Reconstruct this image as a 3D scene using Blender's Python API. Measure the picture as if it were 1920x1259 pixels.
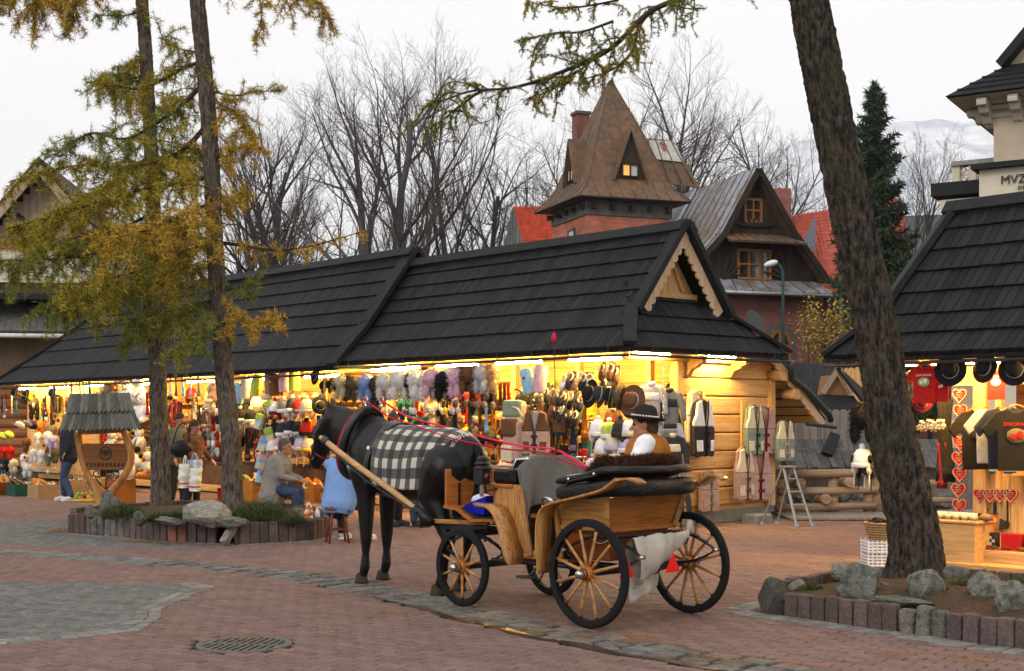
import bpy, bmesh, math, random
import numpy as np
from mathutils import Vector, Matrix, noise
random.seed(7); RNG = np.random.default_rng(7)
for _o in list(bpy.data.objects): bpy.data.objects.remove(_o)
SC = bpy.context.scene; COL = SC.collection
V3 = Vector; PI = math.pi; R = math.radians
# ------------------------------------------------------------------ camera
FPX, HZ, CH = 2500.0, 785.0, 1.65          # focal length in photo pixels, horizon row, eye height
_c = bpy.data.cameras.new('camera'); CAM = bpy.data.objects.new('camera', _c); COL.objects.link(CAM)
CAM.location = (0, 0, CH); CAM.rotation_euler = (R(90), 0, 0)
_c.sensor_width = 36; _c.lens = FPX/1920*36; _c.shift_y = (HZ-629.5)/1920; _c.clip_end = 12000; _c.clip_start = .1
SC.camera = CAM
# ------------------------------------------------------------------ sky, sun, exposure
SUN_EL, SUN_AZ = R(32), R(-150)            # azimuth measured from +Y, clockwise
W = bpy.data.worlds.new('World'); SC.world = W; W.use_nodes = True
_n = W.node_tree.nodes; _l = W.node_tree.links; _n.clear()
_sky = _n.new('ShaderNodeTexSky'); _sky.sky_type = 'NISHITA'; _sky.sun_disc = False
_sky.sun_elevation = SUN_EL; _sky.sun_rotation = SUN_AZ; _sky.air_density = 1.0; _sky.dust_density = 4.0
_hs = _n.new('ShaderNodeHueSaturation'); _hs.inputs['Saturation'].default_value = .25
_mx = _n.new('ShaderNodeMix'); _mx.data_type = 'RGBA'; _mx.inputs[0].default_value = .85
_mx.inputs[7].default_value = (10.2, 9.95, 9.8, 1)       # the even cloud layer over the clear sky
_bg = _n.new('ShaderNodeBackground'); _bg.inputs[1].default_value = .1
_wo = _n.new('ShaderNodeOutputWorld')
_l.new(_sky.outputs[0], _hs.inputs['Color']); _l.new(_hs.outputs[0], _mx.inputs[6]); _l.new(_mx.outputs[2], _bg.inputs[0]); _l.new(_bg.outputs[0], _wo.inputs[0])
_sl = bpy.data.lights.new('sun', 'SUN'); _sl.energy = .7; _sl.angle = R(18); _sl.color = (1, .93, .84)
SUN = bpy.data.objects.new('sun', _sl); COL.objects.link(SUN)
SUN.rotation_euler = (PI/2-SUN_EL, 0, PI-SUN_AZ)
SC.view_settings.view_transform = 'Standard'; SC.view_settings.look = 'None'; SC.view_settings.exposure = .28; SC.view_settings.gamma = 1
SC.view_settings.use_curve_mapping = False
SC.render.engine = 'CYCLES'
SC.cycles.use_denoising = True
SC.cycles.max_bounces = 6; SC.cycles.diffuse_bounces = 3; SC.cycles.glossy_bounces = 2; SC.cycles.transmission_bounces = 3; SC.cycles.volume_bounces = 1
SC.cycles.transparent_max_bounces = 8; SC.cycles.sample_clamp_indirect = 4; SC.cycles.caustics_reflective = False; SC.cycles.caustics_refractive = False

# ------------------------------------------------------------------ frames: photo pixel -> place in the scene at a known depth
class Frame:
    def __init__(s, ox, oy, ang):
        s.o = V3((ox, oy, 0)); s.a = ang; s.x = V3((math.cos(ang), math.sin(ang), 0)); s.y = V3((-math.sin(ang), math.cos(ang), 0))
    def w(s, x, y, z=0): return s.o + s.x*x + s.y*y + V3((0, 0, z))
    def loc(s, X, Y): d = V3((X, Y, 0))-s.o; return d.dot(s.x), d.dot(s.y)
    def onY(s, px, py, y):                 # plane y = const  -> (x, z)
        k = (px-960)/FPX; p = s.o+s.y*y
        x = (k*p.y-p.x)/(s.x.x-k*s.x.y); D = p.y+x*s.x.y
        return x, CH+(HZ-py)/FPX*D
    def onX(s, px, py, x):                 # plane x = const  -> (y, z)
        k = (px-960)/FPX; p = s.o+s.x*x
        y = (k*p.y-p.x)/(s.y.x-k*s.y.y); D = p.y+y*s.y.y
        return y, CH+(HZ-py)/FPX*D
def G(px, py, z=0):                        # ground point under a pixel
    D = (CH-z)*FPX/(py-HZ); return V3(((px-960)/FPX*D, D, z))
def AT(px, py, D): return V3(((px-960)/FPX*D, D, CH+(HZ-py)/FPX*D))
UA = math.atan2(.739, -.674)
HUT = Frame(1.685, 19.14, UA)              # market row: x along the eaves, y towards the square
CAR = Frame(1.05, 10.9, UA)                # carriage: origin under the rear axle, x forward
HT3 = Frame(3.76, 15.65, UA)               # stall beside the leaning tree

# ------------------------------------------------------------------ mesh building
class MB:
    def __init__(s): s.v = []; s.f = []; s.m = []; s.s = []
    def add(s, vs, fs, mi=0, sm=False):
        b = len(s.v); s.v += [tuple(p) for p in vs]
        for f in fs: s.f.append(tuple(b+i for i in f)); s.m.append(mi); s.s.append(sm)
        return s
    def box(s, c, d, rot=None, mi=0):
        c = V3(c); h = V3(d)/2; vs = []
        for dx in (-1, 1):
            for dy in (-1, 1):
                for dz in (-1, 1):
                    p = V3((dx*h.x, dy*h.y, dz*h.z))
                    if rot is not None: p = rot @ p
                    vs.append(c+p)
        return s.add(vs, [(0, 1, 3, 2), (4, 6, 7, 5), (0, 4, 5, 1), (2, 3, 7, 6), (0, 2, 6, 4), (1, 5, 7, 3)], mi)
    def bar(s, a, b, w, h, up=(0, 0, 1), mi=0):           # box beam from a to b
        a = V3(a); b = V3(b); d = b-a; L = d.length; x = d/L; up = V3(up); y = up.cross(x)
        if y.length < 1e-4: y = V3((0, 1, 0)).cross(x)
        y.normalize(); z = x.cross(y)
        return s.box((a+b)/2, (L, w, h), Matrix((x, y, z)).transposed(), mi)
    def tube(s, pts, r, n=8, mi=0, cap=True, sm=True, flat=1.0, up=None):
        pts = [V3(p) for p in pts]; k = len(pts); rs = r if isinstance(r, (list, tuple)) else [r]*k
        b = len(s.v); prev = None
        for i, p in enumerate(pts):
            t = (pts[min(i+1, k-1)]-pts[max(i-1, 0)])
            if t.length < 1e-9: t = V3((0, 0, 1))
            t.normalize()
            if prev is None:
                ref = V3(up) if up else (V3((0, 0, 1)) if abs(t.z) < .9 else V3((1, 0, 0)))
                a = ref-t*ref.dot(t)
            else: a = prev-t*prev.dot(t)
            if a.length < 1e-6: a = V3((1, 0, 0)).cross(t)
            a.normalize(); prev = a; c = t.cross(a)
            for j in range(n):
                q = 2*PI*j/n; s.v.append(tuple(p+(a*math.cos(q)+c*math.sin(q)*flat)*rs[i]))
        for i in range(k-1):
            for j in range(n):
                s.f.append((b+i*n+j, b+i*n+(j+1) % n, b+(i+1)*n+(j+1) % n, b+(i+1)*n+j)); s.m.append(mi); s.s.append(sm)
        if cap:
            s.f.append(tuple(b+j for j in range(n))[::-1]); s.m.append(mi); s.s.append(False)
            s.f.append(tuple(b+(k-1)*n+j for j in range(n))); s.m.append(mi); s.s.append(False)
        return s
    def lathe(s, prof, n=16, M=None, mi=0, sm=True, a0=0, a1=2*PI):
        full = abs(a1-a0-2*PI) < 1e-6; m = n if full else n+1; b = len(s.v); M = M or Matrix()
        for (r, z) in prof:
            for j in range(m):
                q = a0+(a1-a0)*j/n; s.v.append(tuple(M @ V3((r*math.cos(q), r*math.sin(q), z))))
        for i in range(len(prof)-1):
            for j in range(n):
                s.f.append((b+i*m+j, b+i*m+(j+1) % m, b+(i+1)*m+(j+1) % m, b+(i+1)*m+j)); s.m.append(mi); s.s.append(sm)
        if full and prof[0] != prof[-1]:
            if prof[0][0] > 1e-4: s.f.append(tuple(b+j for j in range(n))[::-1]); s.m.append(mi); s.s.append(False)
            if prof[-1][0] > 1e-4: s.f.append(tuple(b+(len(prof)-1)*m+j for j in range(n))); s.m.append(mi); s.s.append(False)
        return s
    def prism(s, poly, fn, t0, t1, mi=0):                  # fn(a, b, t) -> point
        k = len(poly); vs = [fn(a, b, t0) for a, b in poly]+[fn(a, b, t1) for a, b in poly]
        fs = [tuple(range(k))[::-1], tuple(range(k, 2*k))]+[(i, (i+1) % k, k+(i+1) % k, k+i) for i in range(k)]
        return s.add(vs, fs, mi)
    def ell(s, c, r, n=12, rot=None, mi=0, amp=0, fr=3, seed=0):
        c = V3(c); r = V3(r) if hasattr(r, '__len__') else V3((r, r, r)); m = max(4, n//2); vs = []
        for i in range(m+1):
            th = PI*i/m
            for j in range(n):
                ph = 2*PI*j/n; d = V3((math.sin(th)*math.cos(ph), math.sin(th)*math.sin(ph), math.cos(th)))
                k = 1+(amp*noise.noise(d*fr+V3((seed*7.3, seed*3.1, 0))) if amp else 0)
                p = V3((d.x*r.x, d.y*r.y, d.z*r.z))*k
                if rot is not None: p = rot @ p
                vs.append(c+p)
        fs = [(i*n+j, (i+1)*n+j, (i+1)*n+(j+1) % n, i*n+(j+1) % n) for i in range(m) for j in range(n)]
        return s.add(vs, fs, mi, True)
    def cap(s, a, b, ra, rb, n=10, fl=1.0, up=None):       # tapered capsule (closed)
        a = V3(a); b = V3(b); d = b-a; L = max(d.length, 1e-5); d = d/L
        pts = []; rs = []
        for q in (-1, -.7, -.35, 0): pts.append(a+d*ra*q); rs.append(max(1e-3, ra*math.sqrt(max(0, 1-q*q))))
        for q in (0, .35, .7, 1): pts.append(b+d*rb*q); rs.append(max(1e-3, rb*math.sqrt(max(0, 1-q*q))))
        return s.tube(pts, rs, n, flat=fl, up=up)
    def chain(s, pts, rs, n=10, fl=1.0, up=None):
        for i in range(len(pts)-1): s.cap(pts[i], pts[i+1], rs[i], rs[i+1], n, fl, up)
        return s
    def grid(s, fn, nu, nv, mi=0, sm=True, thick=0):
        vs = [fn(i/nu, j/nv) for j in range(nv+1) for i in range(nu+1)]
        w = nu+1; fs = [(j*w+i, j*w+i+1, (j+1)*w+i+1, (j+1)*w+i) for j in range(nv) for i in range(nu)]
        return s.add(vs, fs, mi, sm)
    def mesh(s, name, mats):
        me = bpy.data.meshes.new(name); me.from_pydata(s.v, [], s.f); 
        for m in (mats if isinstance(mats, (list, tuple)) else [mats]): me.materials.append(m)
        me.polygons.foreach_set('material_index', s.m); me.polygons.foreach_set('use_smooth', s.s); me.update()
        return me
    def obj(s, name, mats, parent=None, loc=(0, 0, 0), rot=None, bev=0, seg=1):
        o = link(name, s.mesh(name, mats), parent, loc, rot)
        if bev: bevel(o, bev, seg)
        return o
def npmesh(name, Vn, Fn, mat, smooth=False):
    me = bpy.data.meshes.new(name); Vn = np.asarray(Vn, np.float32); Fn = np.asarray(Fn, np.int32); k = Fn.shape[1]
    me.vertices.add(len(Vn)); me.vertices.foreach_set('co', Vn.ravel())
    me.loops.add(Fn.size); me.loops.foreach_set('vertex_index', Fn.ravel())
    me.polygons.add(len(Fn)); me.polygons.foreach_set('loop_start', np.arange(len(Fn), dtype=np.int32)*k)
    if smooth: me.polygons.foreach_set('use_smooth', np.ones(len(Fn), bool))
    me.materials.append(mat); me.update(calc_edges=True); return me
def link(name, me, parent=None, loc=(0, 0, 0), rot=None):
    o = bpy.data.objects.new(name, me); COL.objects.link(o); o.location = loc
    if rot is not None: o.rotation_euler = rot if hasattr(rot, '__len__') else (0, 0, rot)
    if parent: o.parent = parent
    return o
def tag(o, label=None, cat=None, group=None, kind=None):
    if label: o['label'] = label
    if cat: o['category'] = cat
    if group: o['group'] = group
    if kind: o['kind'] = kind
    return o
def thing(name, label, cat, loc=(0, 0, 0), rz=0, group=None):
    o = bpy.data.objects.new(name, None); COL.objects.link(o); o.location = loc; o.rotation_euler = rz if hasattr(rz, '__len__') else (0, 0, rz); o.empty_display_size = .1
    return tag(o, label, cat, group)
def kids(o): return KID.get(o.name, None) or [c for c in o.children]
KID = {}
def dup(o, loc=None, rot=None, label=None, group=None, parent=None, scale=None, mats=None):
    c = o.copy(); COL.objects.link(c); c.parent = parent
    if loc is not None: c.location = loc
    if rot is not None: c.rotation_euler = rot if hasattr(rot, '__len__') else (0, 0, rot)
    if scale is not None: c.scale = (scale,)*3 if not hasattr(scale, '__len__') else scale
    if label: c['label'] = label
    if group: c['group'] = group
    for ch in KID.get(o.name, ()): dup(ch, parent=c, mats=mats)
    if mats is not None and c.data: remat(c, mats)
    return c
def remat(c, mats):                        # object-level material: copies share the mesh
    for i, bm in enumerate(c.data.materials):
        if bm is None: continue
        sl = c.material_slots[i]; sl.link = 'OBJECT'; sl.material = mats.get(bm.name, bm)
def proto(o):                              # remember the children of a prototype so that copies are quick
    def rec(q):
        KID[q.name] = list(q.children)
        for c in q.children: rec(c)
    rec(o); return o
def bevel(o, w, seg=1):
    m = o.modifiers.new('bevel', 'BEVEL'); m.width = w; m.segments = seg; m.limit_method = 'ANGLE'; m.angle_limit = R(40); return o
def remesh(o, vox, sm=6, fac=.5):
    m = o.modifiers.new('remesh', 'REMESH'); m.mode = 'VOXEL'; m.voxel_size = vox; m.use_smooth_shade = True
    if sm:
        s = o.modifiers.new('smooth', 'SMOOTH'); s.factor = fac; s.iterations = sm
    return o
def subsurf(o, l=1):
    m = o.modifiers.new('sub', 'SUBSURF'); m.levels = l; m.render_levels = l; return o
def solid(o, t, off=0):
    m = o.modifiers.new('solid', 'SOLIDIFY'); m.thickness = t; m.offset = off; return o
def spline(pts, n=8):                      # Catmull-Rom through points
    pts = [V3(p) for p in pts]; out = []
    for i in range(len(pts)-1):
        p0 = pts[max(i-1, 0)]; p1 = pts[i]; p2 = pts[i+1]; p3 = pts[min(i+2, len(pts)-1)]
        for k in range(n):
            t = k/n
            out.append(.5*((2*p1)+(p2-p0)*t+(2*p0-5*p1+4*p2-p3)*t*t+(3*p1-p0-3*p2+p3)*t**3))
    return out+[pts[-1]]
def inpoly(x, y, P):
    c = False; j = len(P)-1
    for i in range(len(P)):
        if (P[i][1] > y) != (P[j][1] > y) and x < (P[j][0]-P[i][0])*(y-P[i][1])/(P[j][1]-P[i][1])+P[i][0]: c = not c
        j = i
    return c

# ------------------------------------------------------------------ materials
MATS = {}
def M(name, col, rough=.75, var=.2, sc=6, bump=0, bsc=None, rnd=0, col2=None, thr=(.45, .62), stretch=None, metal=0, spec=.14, coat=0, sheen=0, emit=0, ecol=None, detail=4, trans=0, hue=0, dist=0):
    if name in MATS: return MATS[name]
    m = bpy.data.materials.new(name); m.use_nodes = True; MATS[name] = m
    N = m.node_tree.nodes; Lk = m.node_tree.links; P = N['Principled BSDF']; P.inputs['Roughness'].default_value = rough
    P.inputs['Metallic'].default_value = metal; P.inputs['Specular IOR Level'].default_value = spec
    if coat: P.inputs['Coat Weight'].default_value = coat; P.inputs['Coat Roughness'].default_value = .12
    if sheen: P.inputs['Sheen Weight'].default_value = sheen
    if trans: P.inputs['Transmission Weight'].default_value = trans
    c4 = (*col, 1); P.inputs['Base Color'].default_value = c4
    if emit: P.inputs['Emission Color'].default_value = (*(ecol or col), 1); P.inputs['Emission Strength'].default_value = emit
    tc = N.new('ShaderNodeTexCoord'); mp = N.new('ShaderNodeMapping'); Lk.new(tc.outputs['Object'], mp.inputs[0])
    if stretch: mp.inputs['Scale'].default_value = stretch
    rv = None
    if rnd:
        g = N.new('ShaderNodeNewGeometry'); oi = N.new('ShaderNodeObjectInfo'); ad = N.new('ShaderNodeMath'); ad.operation = 'ADD'
        Lk.new(g.outputs['Random Per Island'], ad.inputs[0]); Lk.new(oi.outputs['Random'], ad.inputs[1])
        fr = N.new('ShaderNodeMath'); fr.operation = 'FRACT'; Lk.new(ad.outputs[0], fr.inputs[0]); rv = fr.outputs[0]
        off = N.new('ShaderNodeVectorMath'); off.operation = 'MULTIPLY_ADD'; off.inputs[1].default_value = (1, 1, 1)
        cb = N.new('ShaderNodeCombineXYZ'); mu = N.new('ShaderNodeMath'); mu.operation = 'MULTIPLY'; mu.inputs[1].default_value = 37.0; Lk.new(rv, mu.inputs[0])
        for i in range(3): Lk.new(mu.outputs[0], cb.inputs[i])
        va = N.new('ShaderNodeVectorMath'); va.operation = 'ADD'; Lk.new(mp.outputs[0], va.inputs[0]); Lk.new(cb.outputs[0], va.inputs[1]); co = va.outputs[0]
    else: co = mp.outputs[0]
    nz = N.new('ShaderNodeTexNoise'); nz.inputs['Scale'].default_value = sc; nz.inputs['Detail'].default_value = detail; nz.inputs['Distortion'].default_value = dist; nz.inputs['Roughness'].default_value = .62; Lk.new(co, nz.inputs['Vector'])
    mx = N.new('ShaderNodeMix'); mx.data_type = 'RGBA'; rp = N.new('ShaderNodeMapRange')
    rp.inputs[1].default_value, rp.inputs[2].default_value = thr if col2 else (.3, .7); Lk.new(nz.outputs['Fac'], rp.inputs[0]); Lk.new(rp.outputs[0], mx.inputs[0])
    lo = col2 or tuple(c*(1-var) for c in col); hi = col if col2 else tuple(min(1, c*(1+var)) for c in col)
    mx.inputs[6].default_value = (*hi, 1); mx.inputs[7].default_value = (*lo, 1); out = mx.outputs[2]
    if col2 and var:
        n2 = N.new('ShaderNodeTexNoise'); n2.inputs['Scale'].default_value = sc*5; n2.inputs['Detail'].default_value = 3; Lk.new(co, n2.inputs['Vector'])
        r2 = N.new('ShaderNodeMapRange'); r2.inputs[1].default_value, r2.inputs[2].default_value, r2.inputs[3].default_value, r2.inputs[4].default_value = .3, .7, 1-var, 1+var
        Lk.new(n2.outputs['Fac'], r2.inputs[0]); h2 = N.new('ShaderNodeHueSaturation'); Lk.new(out, h2.inputs['Color']); Lk.new(r2.outputs[0], h2.inputs['Value']); out = h2.outputs[0]
    if rv is not None:
        hs = N.new('ShaderNodeHueSaturation'); r3 = N.new('ShaderNodeMapRange'); r3.inputs[3].default_value, r3.inputs[4].default_value = 1-rnd, 1+rnd
        Lk.new(rv, r3.inputs[0]); Lk.new(r3.outputs[0], hs.inputs['Value']); Lk.new(out, hs.inputs['Color'])
        if hue:
            w2 = N.new('ShaderNodeTexWhiteNoise'); w2.noise_dimensions = '1D'; Lk.new(rv, w2.inputs['W'])
            r4 = N.new('ShaderNodeMapRange'); r4.inputs[3].default_value, r4.inputs[4].default_value = .5-hue, .5+hue; Lk.new(w2.outputs[0], r4.inputs[0]); Lk.new(r4.outputs[0], hs.inputs['Hue'])
        out = hs.outputs[0]
    Lk.new(out, P.inputs['Base Color'])
    if bump:
        bn = N.new('ShaderNodeTexNoise'); bn.inputs['Scale'].default_value = bsc or sc*4; bn.inputs['Detail'].default_value = 5; Lk.new(co, bn.inputs['Vector'])
        bp = N.new('ShaderNodeBump'); bp.inputs['Strength'].default_value = min(1, bump); bp.inputs['Distance'].default_value = .02*max(1, bump); Lk.new(bn.outputs['Fac'], bp.inputs['Height']); Lk.new(bp.outputs[0], P.inputs['Normal'])
    return m
def WOOD(name, col, col2, axis=0, sc=1.0, rough=.55, rnd=.12, coat=0, grain=14, bump=.25, ring=0):
    """timber: fibres drawn out along one object axis, slow rings across it"""
    if name in MATS: return MATS[name]
    st = [grain, grain, grain]; st[axis] = .7
    m = M(name, col, rough, .18, sc, bump, sc*2.5, rnd, col2, (.42, .64), tuple(st), coat=coat, dist=1.1)
    return m
def mat_of(*a, **k): return M(*a, **k)
# ================================================================== GROUND AND PAVING
m_earth = M('earth', (.075, .062, .05), .95, .3, 3, .5, 30)
m_joint = M('paving_joint', (.055, .048, .043), .95, .3, 4, .3, 60)
m_redbrick = M('paver_red', (.19, .122, .107), .8, .14, 6.0, .4, 90, rnd=.13, hue=.01, col2=(.155, .108, .097), thr=(.45, .75))
m_greypav = M('paver_grey', (.155, .15, .142), .85, .2, 6, .35, 80, rnd=.15, col2=(.115, .114, .11))
m_cobble = M('gutter_cobble', (.15, .148, .142), .6, .25, 8, .5, 60, rnd=.28, col2=(.085, .087, .088), hue=.01)
m_edgecob = M('edging_sett', (.19, .185, .17), .85, .25, 9, .5, 70, rnd=.25)
m_soil = M('bed_soil', (.06, .042, .03), .95, .4, 14, .8, 60, col2=(.11, .055, .025), thr=(.5, .65))
m_iron = M('cast_iron', (.15, .14, .13), .6, .3, 20, .4, 90, metal=.6)

def flat(name, poly, z, mat, kind='structure', parent=None):
    mb = MB(); mb.add([(p[0], p[1], z) for p in poly], [tuple(range(len(poly)))])
    return tag(mb.obj(name, mat, parent), kind=kind)
flat('ground', [(-6000, -200), (6000, -200), (6000, 6000), (-6000, 6000)], -.05, m_earth)
PAVE = flat('pavement', [(-45, 2), (45, 2), (45, 62), (-45, 62)], -.022, m_joint)

GUT = spline([G(*p) for p in ((-160, 1022), (0, 1034), (200, 1047), (400, 1063), (560, 1080), (700, 1104), (820, 1132), (950, 1165), (1100, 1197), (1250, 1224), (1400, 1247), (1560, 1278), (1800, 1330))], 6)
def gut_d(x, y):
    best = 9
    for a, b in zip(GUT, GUT[1:]):
        dx, dy = b.x-a.x, b.y-a.y; L = dx*dx+dy*dy; t = max(0, min(1, ((x-a.x)*dx+(y-a.y)*dy)/L)) if L > 0 else 0
        d = math.hypot(x-a.x-t*dx, y-a.y-t*dy)
        if d < best: best = d
    return best
def gpoly(P): return [(q.x, q.y) for q in (G(*p) for p in P)]
GREY1 = gpoly(((-300, 1089), (0, 1090), (365, 1094), (397, 1103), (362, 1112), (321, 1130), (292, 1144), (290, 1159), (255, 1181), (146, 1194), (0, 1206), (-300, 1216)))
GREY2 = gpoly(((-300, 978), (60, 975), (140, 972), (140, 1002), (236, 1010), (320, 1019), (420, 1024), (300, 1028), (0, 1022), (-300, 1015)))
LBED = [(-6.32, 19.19), (-5.85, 18.83), (-5.36, 18.5), (-4.61, 17.86), (-3.96, 17.72), (-3.56, 17.5), (-3.02, 17.8), (-2.74, 18.05), (-2.6, 18.6), (-2.7, 19.5), (-3.1, 20.7), (-4, 21.9), (-5.4, 22.3), (-6.5, 21.4), (-6.65, 20.2)]
RBED = [(2.08, 11.42), (2.285, 11.16), (2.53, 10.89), (2.73, 10.64), (2.95, 10.39), (3.215, 10.1), (3.44, 9.78), (3.667, 9.55), (4.1, 9.15), (4.8, 9.1), (5.35, 9.7), (5.5, 11), (5.1, 12.3), (4.2, 12.95), (3.45, 12.85), (3.0, 12.6), (2.45, 11.95)]
GRATE = G(458, 1208)
BA = R(-36); bc, bs = math.cos(BA), math.sin(BA)
def inframe(x, y, pad=.25): return y > 8.45 and abs(x) < .384*y+pad
def vis_zone(x, y):
    if inpoly(x, y, LBED) or inpoly(x, y, RBED): return None
    if math.hypot(x-GRATE.x, y-GRATE.y) < .38: return None
    if gut_d(x, y) < .29: return None
    if inpoly(x, y, GREY1) or inpoly(x, y, GREY2): return 'g'
    return 'r'
def paver_shape(w, d, ch=.006, h=.03):
    a, b = w/2, d/2
    vs = [(-a, -b, -h), (a, -b, -h), (a, b, -h), (-a, b, -h), (-a, -b, -ch), (a, -b, -ch), (a, b, -ch), (-a, b, -ch), (-a+ch, -b+ch, 0), (a-ch, -b+ch, 0), (a-ch, b-ch, 0), (-a+ch, b-ch, 0)]
    fs = [(0, 1, 5, 4), (1, 2, 6, 5), (2, 3, 7, 6), (3, 0, 4, 7), (4, 5, 9, 8), (5, 6, 10, 9), (6, 7, 11, 10), (7, 4, 8, 11), (8, 9, 10, 11)]
    return vs, fs
def lay(cells, w, d, mat, name, nobj, smat=None):
    """cells: (x, y, angle); the nobj nearest ones become parts of their own, the rest one joined part"""
    vs, fs = paver_shape(w, d); vs = np.array(vs); fs = np.array(fs)
    cells.sort(key=lambda c: c[1]*c[1]*(1 if abs(c[0]) < .384*c[1] else 9))
    mb = MB(); mb.add(vs.tolist(), fs.tolist()); me = mb.mesh(name, mat)
    for x, y, a in cells[:nobj]:
        o = link(name, me, PAVE, (x, y, random.uniform(-.003, .002))); o.rotation_euler = (random.gauss(0, .012), random.gauss(0, .008), a+random.gauss(0, .006))
    rest = cells[nobj:]
    if rest:
        C = np.array(rest); n = len(C); ca, sa = np.cos(C[:, 2]), np.sin(C[:, 2])
        X = vs[None, :, 0]*ca[:, None]-vs[None, :, 1]*sa[:, None]+C[:, 0:1]; Y = vs[None, :, 0]*sa[:, None]+vs[None, :, 1]*ca[:, None]+C[:, 1:2]
        Z = np.broadcast_to(vs[None, :, 2], X.shape)+RNG.uniform(-.003, .002, (n, 1))+RNG.normal(0, .012, (n, 1))*vs[None, :, 0]
        Vn = np.stack([X, Y, Z], 2).reshape(-1, 3); Fn = (fs[None]+(np.arange(n)*len(vs))[:, None, None]).reshape(-1, 4)
        o = link('far_'+name+'s', npmesh(name, Vn, Fn, mat), PAVE); tag(o, kind='stuff')
reds = []; greys = []
for i in range(-260, 260):
    for j in range(-300, 420):
        lx = (i+.5*(j % 2))*.207; ly = j*.107
        x = lx*bc-ly*bs; y = lx*bs+ly*bc+16
        if not inframe(x, y) or y > 31: continue
        zn = vis_zone(x, y)
        if zn == 'r': reds.append((x, y, BA))
        elif zn == 'g' : greys.append((x, y, BA))
lay(reds, .196, .096, m_redbrick, 'brick', 300)
lay(greys, .196, .096, m_greypav, 'grey_paver', 150)
# gutter of three rows of setts along the curve
gc = []
acc = 0; prev = GUT[0]
PATH = []
for a, b in zip(GUT, GUT[1:]):
    L = (b-a).length; k = max(1, int(L/.05))
    for q in range(k): PATH.append(a+(b-a)*(q/k))
def along(path, step):
    out = []; acc = step
    for a, b in zip(path, path[1:]):
        acc += (b-a).length
        if acc >= step: out.append((a, (b-a).normalized())); acc = 0
    return out
for row, off in enumerate((-.19, 0, .19)):
    for k, (p, t) in enumerate(along(PATH[row*2:], .235)):
        n = V3((-t.y, t.x, 0)); q = p+n*off
        if inframe(q.x, q.y, .3): gc.append((q.x, q.y, math.atan2(t.y, t.x)))
lay(gc, .22, .165, m_cobble, 'sett', 300)
# pale setts edging the grey field and round the beds
ec = []
def edge_row(P, closed, off, step=.12):
    pts = [V3((p[0], p[1], 0)) for p in P]+([V3((P[0][0], P[0][1], 0))] if closed else [])
    dense = []
    for a, b in zip(pts, pts[1:]):
        k = max(1, int((b-a).length/.02)); dense += [a+(b-a)*(q/k) for q in range(k)]
    for p, t in along(dense, step):
        q = p+V3((t.y, -t.x, 0))*off
        if inframe(q.x, q.y, .2): ec.append((q.x, q.y, math.atan2(t.y, t.x)))
edge_row(GREY1[2:], False, .0); edge_row(GREY1[2:], False, .11)
edge_row(LBED, True, .10); edge_row(RBED, True, .10); edge_row(RBED, True, .21)
for k in range(len(ec)): ec[k] = ec[k]
_lift = len(ec)
def lay_edge():
    vs, fs = paver_shape(.112, .1); mb = MB(); mb.add(vs, fs); me = mb.mesh('edging_sett', m_edgecob)
    for i, (x, y, a) in enumerate(sorted(ec, key=lambda c: c[1])[:300]):
        o = link('edging_sett', me, PAVE, (x, y, .006+random.uniform(-.003, .003)), (random.gauss(0, .02), random.gauss(0, .02), a+random.gauss(0, .05)))
lay_edge()
# wet strip in the gutter
def wet():
    mb = MB(); pts = [p for p in GUT if 8.8 < p.y < 12.6 and -1.2 < p.x < 2.2]; vs = []
    for i, p in enumerate(pts):
        t = (pts[min(i+1, len(pts)-1)]-pts[max(i-1, 0)]).normalized(); n = V3((-t.y, t.x, 0)); e = math.sin(PI*i/(len(pts)-1))**.5*(.05+.05*noise.noise(p*3)); c = p-n*(.27+.03*math.sin(i)); vs += [c-n*e+V3((0, 0, .0035)), c+n*e+V3((0, 0, .0035))]
    mb.add(vs, [(2*i, 2*i+2, 2*i+3, 2*i+1) for i in range(len(pts)-1)]); tag(mb.obj('puddle_water', M('standing_water', (.03, .026, .021), .3, .3, 3, spec=.4)), kind='structure')
wet()
# round drain grate
gr = thing('drain_grate', 'round slotted iron drain grate set into the red paving', 'grate', (GRATE.x, GRATE.y, 0), R(-12))
mb = MB(); mb.lathe([(.30, -.03), (.30, .004), (.345, .006), (.35, -.02)], 40); mb.obj('rim', m_iron, gr)
mb = MB(); mb.lathe([(0, -.028), (.3, -.028)], 32); mb.obj('sump', M('drain_dark', (.012, .011, .01), .9), gr)
for k in range(-5, 6):
    x = k*.055; h = math.sqrt(max(.001, .3**2-x*x)); mb = MB(); mb.box((x, 0, -.006), (.026, 2*h-.004, .02)); mb.obj('bar', m_iron, gr, bev=.003)
_o = MB(); _o.box((0, 0, -.008), (.59, .03, .02)); _o.obj('cross_bar', m_iron, gr)

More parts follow.
